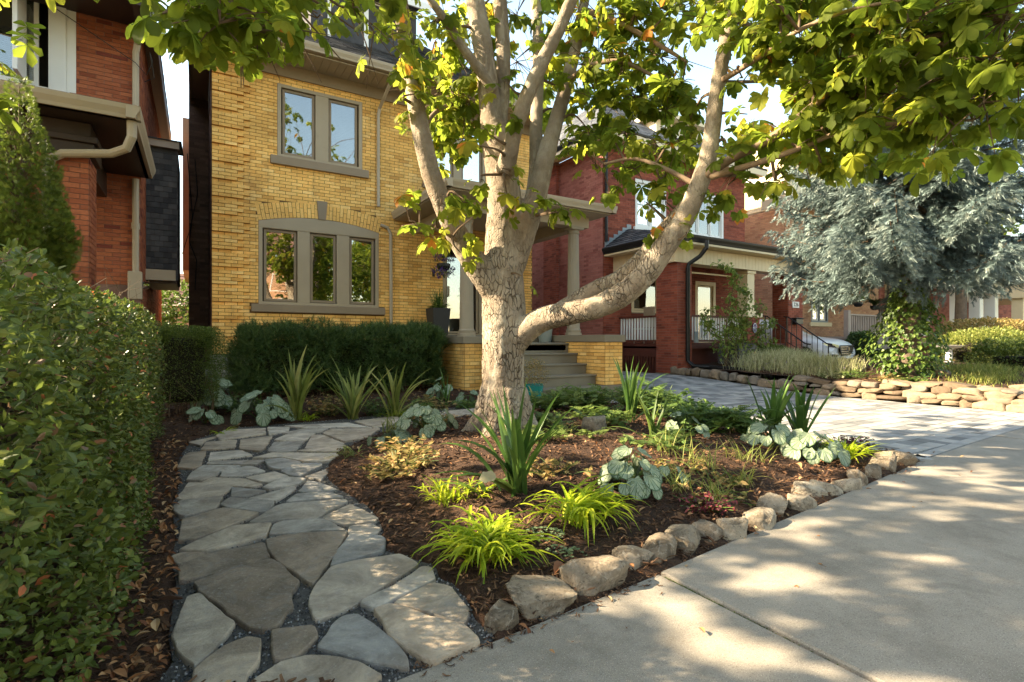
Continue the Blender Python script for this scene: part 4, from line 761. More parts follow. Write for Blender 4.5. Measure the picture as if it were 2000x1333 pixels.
U1 = (1.14, 2.83, 4.75, 6.22); U2 = (4.33, 5.85, 4.75, 6.2); DR = (4.72, 5.75, 1.17, 3.35); DR2 = (5.9, 6.8, 1.17, 3.35)
holes = [lowhole, rect(*U1), rect(U1[0]-.13, U1[1]+.13, 4.58, 4.75), rect(*U2), rect(U2[0]-.12, U2[1]+.12, 4.58, 4.75), rect(*DR), rect(DR2[0], DR2[1], DR2[2], DR2[3])]
wallbody(yh, fr, Wd, 0, 6.62, M['ymortar'], [(LW[0], LW[1], 1.78, 3.60), U1, U2, DR, DR2])
qz = lambda z, u, k: .042 if ((k % 5) != 4 and u < (.52 if (k//5) % 2 else .40)) else (-.004 if (k % 5) == 4 and u < .5 else 0)
ho = .0667
brickwork(yh, fr, Wd, .80, .80+ho*87, M['ybrick'], holes, nobj=285, extra=qz, seed=1)
# flat arch of radial bricks over the lower window
cu = (LW[0]+LW[1])/2; N = 34
for i in range(N):
    f0 = (i+.06)/N; f1 = (i+.94)/N
    if abs((f0+f1)/2-.5) < .028: continue
    ub0, ub1 = LW[0]+(LW[1]-LW[0])*f0, LW[0]+(LW[1]-LW[0])*f1
    ut0, ut1 = cu+(ub0-cu)*1.055, cu+(ub1-cu)*1.055
    spl = [.02, .33, .66, 1.0] if i % 2 else [.02, .66, 1.0]
    spl = [0, .64, 1] if i % 2 else [0, .34, 1]
    for s0, s1 in zip(spl[:-1], spl[1:]):
        s0 += .012; s1 -= .012
        P_ = lambda ub, ut, s_, d: fr.p(ub+(ut-ub)*s_, d, arc(ub)+.005+(.315-.0)*s_)
        b = MB(); V = [P_(a, c, s_, d) for d in (-.004, .008) for (a, c, s_) in ((ub0, ut0, s0), (ub1, ut1, s0), (ub1, ut1, s1), (ub0, ut0, s1))]
        b.add(V, [[4, 5, 6, 7], [0, 1, 5, 4], [1, 2, 6, 5], [2, 3, 7, 6], [3, 0, 4, 7]], rng.uniform(.3, .8)); b.build('arch_brick', M['ybrick'], yh)
b = MB(); V = [fr.p(cu+s_*w, d, z) for d in (-.02, .035) for (s_, w, z) in ((-1, .075, 3.57), (1, .075, 3.57), (1, .105, 3.96), (-1, .105, 3.96))]
b.add(V, [[4, 5, 6, 7], [0, 1, 5, 4], [1, 2, 6, 5], [2, 3, 7, 6], [3, 0, 4, 7]]); b.build('keystone', M['trimd'], yh, bevel=.006)
def archtop(b):
    n = 24; us = np.linspace(LW[0], LW[1], n)
    for i in range(n-1):
        V = [fr.p(u, d, z) for d in (-.10, .015) for (u, z) in ((us[i], 3.30), (us[i+1], 3.30), (us[i+1], arc(us[i+1])), (us[i], arc(us[i])))]
        b.add(V, [[4, 5, 6, 7], [0, 1, 5, 4], [2, 3, 7, 6]])
wl = window(yh, fr, LW[0], LW[1], 1.78, 3.36, [(.035, .30), (.40, .625), (.735, .965)], M['trim'], M['trimd'], sill=(.13, .155, M['trimd']), top=archtop, sashw=.05)
window(yh, fr, *U1, [(.05, .43), (.585, .95)], M['trim'], M['trimd'], glass='glass', sill=(.13, .17, M['trimd']), blinds=True, sashw=.05)
window(yh, fr, *U2, [(.05, .44), (.575, .95)], M['trim'], M['trimd'], glass='glassb', sill=(.12, .17, M['trimd']), sky_panel=True, sashw=.05)
# foundation of rock faced blocks
b = MB(); fr.box(b, -.03, Wd+.03, -.1, .02, -.3, .80); fo = b.build('foundation', M['ymortar'], yh)
for r_ in range(3):
    u = -.04-(r_ % 2)*.2
    while u < Wd and u < 4.1:
        w = random.uniform(.4, .6); h = .262; g_ = .008
        nx, nz = 9, 5; V = []; 
        for j in range(nz):
            for i in range(nx):
                uu, zz = u+g_+(w-2*g_)*i/(nx-1), .01+r_*h+g_+(h-2*g_)*j/(nz-1)
                e = min(i, nx-1-i, j, nz-1-j); d = .022+(.03+.03*vnoise(np.array([[uu, zz, r_]]), 9)[0] if e > 0 else 0)
                V.append(fr.p(uu, d, zz))
        F = [[j*nx+i, j*nx+i+1, (j+1)*nx+i+1, (j+1)*nx+i] for j in range(nz-1) for i in range(nx-1)]
        b = MB(); b.add(V, F, random.random()); b.build('stone_block', M['stone'], fo); u += w
# side walls, back
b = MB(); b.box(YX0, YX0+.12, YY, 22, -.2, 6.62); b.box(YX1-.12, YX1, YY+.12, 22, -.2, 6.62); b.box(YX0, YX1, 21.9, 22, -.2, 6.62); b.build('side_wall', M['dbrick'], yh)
sfr = RIGHT(YX1, YY); brickwork(yh, sfr, 3.0, .8, 6.5, M['ybrick'], seed=3)
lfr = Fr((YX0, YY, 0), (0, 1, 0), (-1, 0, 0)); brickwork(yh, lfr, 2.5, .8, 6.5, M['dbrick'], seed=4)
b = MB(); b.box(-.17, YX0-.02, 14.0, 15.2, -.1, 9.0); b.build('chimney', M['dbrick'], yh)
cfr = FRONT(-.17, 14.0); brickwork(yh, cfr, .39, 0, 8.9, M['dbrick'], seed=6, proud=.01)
b = MB(); b.box(-.35, YX0-.03, 17, 21, 3.0, 7.2, .5); b.build('rear_bay', M['tbrick'], yh)
# frieze, soffit boards, gutter
b = MB(); fr.box(b, -.05, Wd+.05, -.02, .05, 6.36, 6.62); b.build('frieze', M['trimd'], yh, bevel=.006)
b = MB(); u = -.38
while u < Wd+.35:
    fr.box(b, u, u+.145, -.05, .70, 6.60, 6.615); u += .152
b.build('soffit', M['soffit'], yh)
b = MB(); fr.box(b, -.38, Wd+.38, -.1, .68, 6.625, 6.70); fr.box(b, -.38, -.36, -10, .70, 6.5, 6.76); fr.box(b, -.36, -.02, -10, -.02, 6.60, 6.62)
fr.box(b, Wd+.36, Wd+.38, -10, .70, 6.5, 6.76); fr.box(b, -.38, .0, .3, .701, 6.36, 6.62); b.build('fascia', M['trimd'], yh)
b = MB(); gutter(b, (YX0-.40, YY-.84, 6.78), (YX1+.40, YY-.84, 6.78), (0, -1, 0), .14, .14); b.build('gutter', M['gut'], yh)
E_ = .38; z0 = 6.76; rid = 10.4
roofslope(yh, [(YX0-E_, YY-.76, z0), (YX1+E_, YY-.76, z0), (YX1-2.4, 15.4, rid), (YX0+2.4, 15.4, rid)], M['shingle'], seed=1)
roofslope(yh, [(YX0-E_, 22, z0), (YX0-E_, YY-.76, z0), (YX0+2.4, 15.4, rid), (YX0+2.4, 18, rid)], M['shingle'], seed=2, course=.3)
roofslope(yh, [(YX1+E_, YY-.76, z0), (YX1+E_, 22, z0), (YX1-2.4, 18, rid), (YX1-2.4, 15.4, rid)], M['shingle'], seed=3, course=.3)
# dormer
dm = MB(); dm.box(2.1, 4.5, 11.95, 15, 7.2, 9.0); do = dm.build('dormer', M['shingle'], yh)
roofslope(do, [(1.85, 11.65, 9.0), (4.75, 11.65, 9.0), (4.4, 14.5, 9.9), (2.2, 14.5, 9.9)], M['shingle'], seed=7)
b = MB(); b.box(1.85, 4.75, 11.62, 11.66, 8.85, 9.02); b.build('dormer_fascia', M['white'], do)
window(yh, FRONT(2.2, 11.94), .25, 1.95, 7.55, 8.85, [(.06, .47), (.53, .94)], M['white'], M['white'], glass='glassb', sky_panel=True)
# downspout
b = MB(); X_ = 2.92+.23+.28
X_ = 3.40
b.tube([(X_+.08, YY-.74, 6.62), (X_+.08, YY-.72, 6.5), (X_+.02, YY-.08, 6.15), (X_, YY-.05, 6.0), (X_, YY-.05, 4.0)], .037, 8, flat=.8); b.build('downspout', M['gut'], yh)
b = MB(); b.tube([(3.45, YY-.05, 3.60), (3.60, YY-.05, 3.56), (3.68, YY-.05, 3.42), (3.69, YY-.05, .3)], .037, 8, flat=.8); b.build('downspout', M['gut'], yh)
# ---------------------------------------------------------------- porch
pY = 9.0; F_ = 1.17
b = MB(); b.box(4.34, 7.15, pY+.45, YY-.02, 1.0, F_); b.box(4.7, 6.5, 8.66, pY+.45, .85, 1.02); b.build('porch_floor', M['step'], yh, bevel=.01)
b = MB()
for i, zt in enumerate([.21, .41, .61, .81, 1.01]):
    ya = 7.50+i*.29
    b.box(4.95, 6.56, ya, 8.9, zt-.205 if i else -.1, zt-.035, .5); b.box(4.94, 6.565, ya-.03, ya+.32, zt-.034, zt, .5)
st_ = b.build('front_steps', M['step'], yh, bevel=.008)
def pier(x0, x1, y0, y1, ztop, zbot, name='porch_pier', mm=('ymortar', 'ybrick'), cap=.14, no=0, seed=0, par=yh, capm='cap', over=.05, capn='cap', base=True):
    b = MB(); b.box(x0, x1, y0, y1, -.1, ztop); p = b.build(name, M[mm[0]], par)
    n = MB()
    for f, w, sd in ((FRONT(x0, y0), x1-x0, 0), (LEFT(x0, y0), y1-y0, 1), (RIGHT(x1, y0), y1-y0, 1)):
        k = round((ztop-zbot)/.0667); brickwork(p, f, w, zbot, ztop, M[mm[1]], course=(ztop-zbot)/k, seed=seed+sd, start=sd)
    if base: n.box(x0-.015, x1+.015, y0-.015, y1+.015, -.1, zbot-.005); n.build('base_block', M['cap'], p)
    if cap: n = MB(); n.box(x0-over, x1+over, y0-over, y1+over, ztop+.001, ztop+cap); n.build(capn, M[capm], p, bevel=.01)
    return p
pier(6.57, 7.0, 7.54, 9.75, 1.03, .22, seed=11)
pier(4.33, 4.93, 8.95, 11.3, 1.0, .1, seed=21)
b = MB(); b.box(7.0, 7.02, 9.8, YY, .0, 1.0); b.build('porch_skirt', M['ymortar'], yh)
def column(x, y, z0, z1, r0, r1):
    c = MB(); n = 20; H = z1-z0
    seg = n*4; a = np.linspace(0, 2*math.pi, seg, endpoint=False); fl = 1-.055*np.abs(np.cos(a*n/2))**.6
    zs = [0, .05, .06, .14, .16, .85, .97]; V = []
    for i, (zz, f, flute) in enumerate([(0, 1.32, 0), (.025, 1.32, 0), (.026, 1.12, 0), (.05, 1.2, 0), (.062, 1.04, 0), (.28, 1.0, 0), (.281, 1.0, 1), (.93, .86, 1), (.931, .86, 0), (.945, .98, 0), (.952, .88, 0), (.965, .9, 0), (.975, 1.08, 0)]):
        r = (r0)*f*(np.where(flute, fl, 1)); V.append(np.c_[x+r*np.cos(a), y+r*np.sin(a), np.full(seg, z0+H*zz)])
    V = np.concatenate(V); k = np.arange(seg); j = (k+1) % seg
    c.add(V, np.concatenate([np.c_[i*seg+k, i*seg+j, (i+1)*seg+j, (i+1)*seg+k] for i in range(12)]))
    c.box(x-r0*1.2, x+r0*1.2, y-r0*1.2, y+r0*1.2, z0+H*.974, z1)
    return c.build('column', M['column'], yh)
column(7.0-.03, 9.02, 1.17, 3.50, .135, .11); column(4.52, 9.25, 1.14, 3.50, .135, .11)
b = MB(); b.box(4.25, 7.3, 8.9, 9.2, 3.50, 3.74); b.box(4.25, 4.5, 9.2, YY, 3.5, 3.74); b.box(7.05, 7.3, 9.2, YY, 3.5, 3.74); b.build('porch_beam', M['trim'], yh, bevel=.005)
b = MB(); y = 8.5
while y < YY-.05: b.box(3.78, 7.58, y, y+.095, 3.745, 3.755); y += .1
b.build('porch_soffit', M['soffit'], yh)
b = MB(); gutter(b, (3.70, 8.40, 3.92), (7.68, 8.40, 3.92), (0, -1, 0), .14, .15); gutter(b, (3.70, 8.40, 3.92), (3.70, YY, 3.92), (-1, 0, 0), .14, .15); gutter(b, (7.68, 8.40, 3.92), (7.68, YY, 3.92), (1, 0, 0), .14, .15)
b.build('gutter', M['gut'], yh)
b = MB(); b.box(3.84, 7.54, 8.52, YY-.01, 3.757, 3.85); b.build('porch_fascia', M['trim'], yh)
roofslope(yh, [(3.74, 8.44, 3.90), (7.64, 8.44, 3.90), (7.0, YY-.9, 4.25), (4.4, YY-.9, 4.25)], M['shingle'], seed=11, name='porch_roof')
roofslope(yh, [(3.74, YY-.02, 3.90), (3.74, 8.44, 3.90), (4.4, YY-.9, 4.25), (4.4, YY-.02, 4.25)], M['shingle'], seed=12, name='porch_roof')
roofslope(yh, [(7.64, 8.44, 3.90), (7.64, YY-.02, 3.90), (7.0, YY-.02, 4.25), (7.0, YY-.9, 4.25)], M['shingle'], seed=13, name='porch_roof')
b = MB(); b.box(4.4, 7.0, YY-.9, YY-.02, 4.2, 4.26); b.build('porch_roof', M['shingle'], yh)
# door and sidelight under the porch
w = window(yh, fr, DR[0], DR[1], DR[2], DR[3], [(.07, .93)], M['trim'], M['trim'])
w.name = 'front_door'
b = MB(); fr.box(b, DR[0]+.14, DR[0]+.16, -.03, .03, 2.1, 2.35); b.build('handle', M['gut'], w)
window(yh, fr, DR2[0], DR2[1], DR2[2]+.8, DR2[3], [(.1, .9)], M['trim'], M['trimd'])
b = MB(); fr.box(b, 4.45, 4.50, .008, .04, 2.55, 2.72); b.build('house_light', M['dark'], yh)

# ================================================================ left orange brick house
lh = root('orange_brick_house', 'old orange brick house cut by the left edge, with white window and beige gutter', 'house', (-3, 13, 0))
LX = -.84; fr = FRONT(-8, 11.0); Wl = LX+8
w2 = (Wl-3.15, Wl-.86, 5.0, 7.3)
wallbody(lh, fr, Wl, 0, 6.6, M['rmortar'], [w2])
brickwork(lh, fr, Wl, 2.0, 6.6, M['obrick'], [rect(*w2)], nobj=140, seed=31, course=.0667)
b = MB(); b.box(LX-.12, LX, 11.12, 17, -.2, 6.6); b.build('side_wall', M['rmortar'], lh)
brickwork(lh, RIGHT(LX, 11.0), 6.0, .4, 6.5, M['obrick'], seed=33)
window(lh, fr, w2[0], w2[1], w2[2], 7.2, [(.0, .32), (.42, .80)], M['white'], M['white'], glass='glass', frame=.13, sashw=.06, blinds=True)
b = MB(); fr.box(b, w2[1]-.34, w2[1]-.12, -.05, .05, 5.0, 7.2); fr.box(b, w2[1]-.66, w2[1]-.60, .02, .52, 5.1, 7.2); b.build('casement', M['white'], lh, bevel=.01)
b = MB(); b.box(-8, LX-.55+.74, 10.0, 11.0, 6.42, 6.5); b.box(-8, -.65, 9.8, 9.84, 6.35, 6.62); b.box(-.66, -.62, 9.8, 17.2, 6.33, 6.62); b.box(LX-.1, -.66, 10.9, 17.2, 6.44, 6.48)
b.box(LX-.02, -.64, 9.82, 11.0, 6.2, 6.5); b.build('eave', M['dark'], lh)
roofslope(lh, [(-8, 9.8, 6.6), (-.62, 9.8, 6.6), (-3, 13.5, 9.4), (-8, 13.5, 9.4)], M['shingle'], seed=41, course=.3)
roofslope(lh, [(-.62, 9.8, 6.6), (-.62, 17.2, 6.6), (-3, 17.2, 9.4), (-3, 13.5, 9.4)], M['shingle'], seed=42, course=.3)
b = MB(); b.box(-.84, -.34, 12, 13.6, 2.15, 4.85); by = b.build('shingled_bay', M['dark'], lh)
b = MB()
for k in range(24):
    u = -.84+(k % 2)*-.06
    while u < -.34:
        b.box(max(u, -.84)+.003, min(u+.14, -.34)-.003, 11.975+rng.uniform(0, .008), 12, 2.22+k*.105, 2.22+k*.105+.1, rng.random()); u += .14
for k in range(24):
    for j in range(10): b.box(-.34, -.325, 12+j*.16+.003, 12+j*.16+.155, 2.22+k*.105, 2.22+k*.105+.1, rng.random())
b.build('shingle', M['shingle'], by, kind='stuff')
roofslope(by, [(-.9, 11.85, 4.85), (-.26, 11.85, 4.85), (-.26, 13.7, 5.15), (-.9, 13.7, 5.15)], M['shingle'], seed=5)
b = MB(); b.box(-.86, -.30, 11.88, 11.95, 4.72, 4.86); b.build('fascia', M['deck'], by)
b = MB(); b.box(-.84, -.36, 11.9, 12, 2.2, 2.40); b.build('skirt_board', M['gut'], by)
# porch: pillar, entablature, soffit, gutter
px0, px1 = -1.72, -1.2
b = MB(); b.box(px0, px1, 8.6, 9.12, -.1, 3.42); pp = b.build('porch_pillar', M['rmortar'], lh)
brickwork(pp, FRONT(px0, 8.6), px1-px0, .6, 3.42, M['obrick'], nobj=120, seed=51); brickwork(pp, RIGHT(px1, 8.6), .52, .6, 3.42, M['obrick'], nobj=60, seed=52, start=1)
b = MB(); b.box(-8, -1.14, 8.54, 9.16, 3.43, 3.58); b.box(-8, -1.10, 8.50, 9.16, 3.58, 3.66); b.box(-8, -1.18, 8.58, 9.12, 3.66, 3.85); b.box(-1.62, -1.3, 9.16, 11, 3.45, 3.85); b.build('porch_beam', M['dark'], lh, bevel=.01)
b = MB(); b.box(-8, -.72, 8.18, 11.0, 3.86, 3.90); b.build('porch_soffit', M['dark'], lh)
b = MB(); gutter(b, (-8, 8.1, 4.02), (-.62, 8.1, 4.02), (0, -1, 0), .15, .16); gutter(b, (-.62, 8.1, 4.02), (-.62, 11.0, 4.02), (1, 0, 0), .15, .16); b.build('gutter', M['gut'], lh)
roofslope(lh, [(-8, 8.14, 4.02), (-.66, 8.14, 4.02), (-.9, 11, 4.75), (-8, 11, 4.75)], M['rshingle'], seed=55, name='porch_roof')
b = MB(); b.tube([(-.72, 8.24, 3.86), (-.72, 8.24, 3.66), (-.78, 8.30, 3.52), (-.95, 8.42, 3.46), (-1.45, 8.52, 3.40), (-1.56, 8.53, 3.32), (-1.60, 8.54, 3.15), (-1.60, 8.54, .4)], .055, 10, flat=.75); b.build('downspout', M['gut'], lh)
b = MB(); b.tube([(-.70, 10.0, 6.42), (-.70, 10.0, 6.30), (-.74, 10.3, 6.18), (-.87, 10.88, 6.10), (-.90, 10.92, 5.95), (-.90, 10.92, 4.6)], .05, 10, flat=.75); b.build('downspout', M['gut'], lh)
b = MB(); b.tube([(-.90, 10.9, 3.8), (-.90, 10.9, 2.2)], .05, 10, flat=.75)
b.tube([(-.9, 10.9, 2.95), (-.9, 10.9, 3.05)], .062, 10, flat=.75); b.build('conduit', M['gut'], lh)
b = MB(); b.box(-1.0, -.80, 10.76, 10.9, 1.75, 2.22); mb_ = b.build('meter_box', M['gut'], lh, bevel=.015)
b = MB(); b.tube([(-.79, 10.83, 2.0), (-.70, 10.83, 2.0)], .07, 14); b.build('meter', M['glassb'], mb_)
b = MB(); b.box(-8, -1.0, 9.9, 11, -.1, 1.0); b.build('porch_floor', M['dark'], lh)
# thin cable loop at the eave
b = MB(); b.tube([(-2.2, 10.9, 6.5), (-1.4, 10.9, 6.05), (-.9, 10.85, 5.75), (-.75, 10.9, 5.6), (-.66, 10.9, 5.85), (-.7, 10.9, 6.0), (-.64, 10.95, 5.6), (-.78, 10.95, 5.5)], .007, 5); b.build('cable', M['black'], lh)
# side gate post / back garden bits seen in the gap
b = MB()
pts = [(-.2, 13.96, 5.3), (-.15, 13.9, 4.6), (-.1, 13.9, 3.9), (-.16, 13.92, 3.3), (-.02, 13.9, 2.9), (-.05, 13.9, 2.2)]
b.tube(pts, .01, 5); b.tube([(-.05, 13.95, 5.2), (.0, 13.9, 4.4), (-.14, 13.9, 3.6), (-.3, 13.9, 3.0)], .008, 5); tag(b.build('hanging_cable', M['black']), 'thin black service cables hanging down the dark side wall in the gap', 'cable')
# ================================================================ red brick house, number 226
rh = root('red_brick_house', 'dark red brick house with white windows, cream porch beam and number 226', 'house', (13, 14, 0))
RX0, RX1, RY = 9.95, 16.4, 11.5
fr = FRONT(RX0, RY); Wr = RX1-RX0
wa = (1.25, 2.55, 4.46, 5.9); wb = (3.4, 5.3, 4.46, 5.9); wc = (1.1, 2.3, 1.9, 3.1); wd = (3.9, 4.9, 1.0, 3.0)
wallbody(rh, fr, Wr, 0, 6.75, M['rmortar'], [wa, wb, wc, wd])
brickwork(rh, fr, Wr, .2, 6.73, M['rbrick'], [rect(*wa), rect(*wb), rect(*wc), rect(*wd), rect(wa[0]-.08, wa[1]+.08, 4.36, 4.46), rect(wb[0]-.08, wb[1]+.08, 4.36, 4.46)], nobj=120, seed=61)
sf = LEFT(RX0, RY); wallbody(rh, sf, 8, 0, 6.75, M['rmortar'])
M['pbrick'] = brickmat('side_wall_red_brick', [(.24, .08, .06), (.33, .12, .09), (.39, .155, .12), (.28, .09, .07)])
brickwork(rh, sf, 7.5, .2, 6.73, M['pbrick'], nobj=60, seed=62)
b = MB(); b.box(RX1-.12, RX1, RY+.12, 19, -.2, 6.75); b.box(RX0, RX1, 18.9, 19.5, -.2, 6.7); b.build('rear_wall', M['rmortar'], rh)
b = MB(); b.box(RX0-.14, RX0-.01, 13.6, 14.3, .2, 6.8); ch = b.build('chimney_breast', M['rmortar'], rh); brickwork(ch, FRONT(RX0-.14, 13.6), .13, .2, 6.7, M['rbrick'], seed=64); brickwork(ch, LEFT(RX0-.14, 13.6), .7, .2, 6.7, M['rbrick'], seed=65)
window(rh, fr, *wa, [(.05, .47), (.53, .95)], M['white'], M['white'], muntin=(3, 3), sill=(.08, .10, M['white']), frame=.09, sashw=.04, glass='glassb')
window(rh, fr, *wb, [(.04, .33), (.36, .64), (.67, .96)], M['white'], M['white'], muntin=(3, 3), sill=(.08, .10, M['white']), frame=.09, sashw=.04)
window(rh, fr, *wc, [(.05, .95)], M['cream'], M['cream'], frame=.09)
w = window(rh, fr, *wd, [(.06, .94)], M['cream'], M['cream'], frame=.12); w.name = 'porch_door'
b = MB(); b.box(RX0-.45, RX1+.45, RY-.5, RY, 6.76, 6.80); b.box(RX0-.45, RX0, RY, 19, 6.76, 6.8); b.box(RX0-.47, RX1+.47, RY-.54, RY-.5, 6.72, 6.94); b.box(RX0-.49, RX0-.45, RY-.54, 19, 6.72, 6.94); b.build('soffit', M['cream'], rh)
b = MB(); gutter(b, (RX0-.53, RY-.56, 6.98), (RX1+.5, RY-.56, 6.98), (0, -1, 0), .12, .13); gutter(b, (RX0-.55, RY-.56, 6.98), (RX0-.55, 19, 6.98), (-1, 0, 0), .12, .13); b.build('gutter', M['black'], rh)
roofslope(rh, [(RX0-.5, 19, 6.98), (RX0-.5, RY-.5, 6.98), (13.2, 15.2, 10.2), (13.2, 17, 10.2)], M['gshingle'], seed=66, course=.2)
roofslope(rh, [(RX0-.5, RY-.5, 6.98), (RX1+.5, RY-.5, 6.98), (13.2, 15.2, 10.2), (13.2, 15.2, 10.2)], M['gshingle'], seed=67, course=.2)
b = MB(); b.box(12.6, 14.6, 12.0, 14, 7.0, 8.2); dr = b.build('dormer', M['cream'], rh)
b = MB(); b.box(12.35, 14.85, 11.7, 14.2, 8.2, 8.34); b.build('dormer_roof', M['cream'], dr)
window(rh, FRONT(12.6, 11.99), .25, 1.75, 7.2, 8.05, [(.05, .48), (.52, .95)], M['white'], M['white'], muntin=(3, 2), glass='glassb', frame=.07)
b = MB(); b.tube([(10.02, RY-.06, 6.8), (10.02, RY-.06, 3.9)], .045, 8); b.build('downspout', M['black'], rh)
# porch
PX0, PX1, PY = 10.42, 16.0, 9.2
b = MB(); b.box(PX0+.1, PX1, PY+.08, RY-.01, .85, .98); b.build('porch_floor', M['wood'], rh)
for (x0, x1, y0, y1, zt, cp) in ((PX0, PX0+.52, PY, PY+.72, 3.05, 0), (13.25, 13.8, PY, PY+.5, 1.72, .12), (15.2, 15.95, PY, PY+.5, 3.05, 0)):
    pier(x0, x1, y0, y1, zt, .22, 'porch_pier', ('rmortar', 'rbrick'), cp, seed=int(x0*7), par=rh, capm='cream', over=.06)
b = MB(); b.box(13.36, 13.68, PY+.08, PY+.4, 1.84, 3.05); b.box(13.33, 13.71, PY+.05, PY+.43, 1.84, 1.92); b.box(13.33, 13.71, PY+.05, PY+.43, 2.97, 3.05); b.build('porch_post', M['cream'], rh, bevel=.005)
b = MB(); b.box(PX0-.1, PX1+.05, PY+.02, PY+.42, 3.06, 3.46)
x = PX0-.1
while x < PX1: b.box(x+.004, min(x+.146, PX1+.05), PY+.005, PY+.02, 3.06, 3.46); x += .15
b.box(PX0-.08, PX0+.3, PY+.42, RY, 3.06, 3.46)
y = PY+.42
while y < RY: b.box(PX0-.095, PX0-.08, y+.004, min(y+.146, RY), 3.06, 3.46); y += .15
b.build('porch_beam', M['cream'], rh)
b = MB(); b.box(9.98, 16.4, 8.85, RY-.01, 3.47, 3.52); b.build('porch_soffit', M['cream'], rh)
b = MB(); gutter(b, (9.9, 8.78, 3.68), (16.5, 8.78, 3.68), (0, -1, 0), .13, .14); gutter(b, (9.9, 8.78, 3.68), (9.9, RY, 3.68), (-1, 0, 0), .13, .14); b.box(9.98, 16.42, 8.86, 8.9, 3.52, 3.66); b.build('gutter', M['black'], rh)
roofslope(rh, [(9.92, 8.8, 3.68), (16.5, 8.8, 3.68), (15.8, RY, 4.35), (10.9, RY, 4.35)], M['shingle'], seed=71, name='porch_roof')
roofslope(rh, [(9.92, RY, 3.68), (9.92, 8.8, 3.68), (10.9, RY, 4.35), (10.9, RY, 4.35)], M['shingle'], seed=72, name='porch_roof')
b = MB()
for k in range(6): b.box(10.0+k*.17, 10.17+k*.17, RY-.025, RY-.008, 3.72, 3.92+k*.115)
b.build('flashing', M['greysash'], rh)
def balustrade(parent, p0, p1, z0, z1, m, pitch=.105, w=.035, rail=.05, name='railing', post=False, top=None):
    p0, p1 = np.array(p0, float), np.array(p1, float); L = np.linalg.norm(p1-p0); d = (p1-p0)/L; b = MB()
    n = np.array([-d[1], d[0]])
    def bar(a, c, hw, za, zb, za2=None, zb2=None):
        za2 = za if za2 is None else za2; zb2 = zb if zb2 is None else zb2
        V = []
        for (p, z_a, z_b) in ((p0+d*a, za, zb), (p0+d*c, za2, zb2)):
            for s_ in (-hw, hw): V += [[*(p+n*s_), z_a], [*(p+n*s_), z_b]]
        b.add(V, [[0, 1, 3, 2], [4, 6, 7, 5], [0, 4, 5, 1], [2, 3, 7, 6], [0, 2, 6, 4], [1, 5, 7, 3]])
    z0a, z0b = z0 if isinstance(z0, tuple) else (z0, z0); z1a, z1b = z1 if isinstance(z1, tuple) else (z1, z1)
    bar(0, L, rail, z1a-.05, z1a, z1b-.05, z1b); bar(0, L, rail*.7, z0a, z0a+.05, z0b, z0b+.05)
    r_ = b.build(name, top or m, parent)
    k = int(L/pitch); b2 = MB()
    for i in range(1, k+1):
        b = MB(); t = (i-.5)/k; za = z0a+(z0b-z0a)*t+.05; zb = z1a+(z1b-z1a)*t-.05; bar(t*L-w/2, t*L+w/2, w/2, za, zb); 
        b.build('baluster', m, r_)
    return r_
balustrade(rh, (PX0+.14, RY-.05), (PX0+.14, PY+.72), 1.03, 1.74, M['white'], top=M['wood'])
balustrade(rh, (PX0+.52, PY+.2), (13.25, PY+.2), 1.03, 1.74, M['white'], top=M['wood'])
balustrade(rh, (15.0, RY-.6), (PX1, RY-.6), 1.03, 1.74, M['deck'])
b = MB(); b.box(PX0+.1, PX0+.14, PY+.72, RY, .62, .9); b.box(PX0+.1, PX0+.14, PY+.72, RY, .1, .22); b.box(PX0+.14, PX0+.16, PY+.72, RY, .1, .9); sk = b.build('porch_skirt', M['wood'], rh)
for k in range(15): b = MB(); y = PY+.8+k*.105; b.box(PX0+.095, PX0+.13, y, y+.06, .22, .62); b.build('slat', M['wood'], sk)
b = MB(); b.box(PX0+.52, 13.25, PY+.22, PY+.26, .1, .98); b.build('porch_skirt', M['wood'], rh)
b = MB(); b.tube([(10.95, 8.74, 3.58), (10.95, 8.74, 3.4), (10.9, 8.9, 3.2), (10.75, 9.12, 3.02), (10.72, 9.13, 2.9), (10.72, 9.13, .55), (10.76, 9.0, .42), (10.9, 8.6, .40), (11.0, 7.4, .36)], .055, 10); b.build('downspout', M['black'], rh)
b = MB()
for i in range(5): b.box(13.95, 15.1, 9.2-.28*(i+1), 9.2-.28*i+.02, .1, .82-.15*i)
b.build('front_steps', M['wood'], rh)
def ironrail(x):
    b = MB(); b.tube([(x, 9.25, 1.78), (x, 9.1, 1.76), (x, 8.0, .98), (x, 7.85, .96)], .018, 6); b.tube([(x, 9.15, 1.02), (x, 7.95, .35)], .012, 6)
    for k in range(9): t = k/8; y = 9.15-1.2*t; b.tube([(x, y, 1.02-.67*t), (x, y, 1.76-.78*t)], .009 if k not in (0, 8) else .016, 6)
    o = b.build('stair_railing', M['black'], rh)
ironrail(14.0); ironrail(15.05)
def text(parent, s, loc, size, m, name, rot=(R(90), 0, 0), kind=None, ext=.004):
    cu = bpy.data.curves.new(name, 'FONT'); cu.body = s; cu.size = size; cu.extrude = ext; cu.align_x = 'CENTER'; cu.align_y = 'CENTER'
    tmp = bpy.data.objects.new('lettering_curve', cu); COL.objects.link(tmp); bpy.context.view_layer.update()
    me = bpy.data.meshes.new_from_object(tmp.evaluated_get(bpy.context.evaluated_depsgraph_get())); bpy.data.objects.remove(tmp)
    me.materials.clear(); me.materials.append(m); o = bpy.data.objects.new(name, me); COL.objects.link(o); o.parent = parent
    if parent.type == 'EMPTY': o.matrix_parent_inverse = Matrix.Translation(-parent.location)
    o.location = loc; o.rotation_euler = rot; return o
b = MB(); b.box(15.38, 15.72, PY-.035, PY-.012, 2.06, 2.24); pl_ = b.build('number_plate', M['white'], rh)
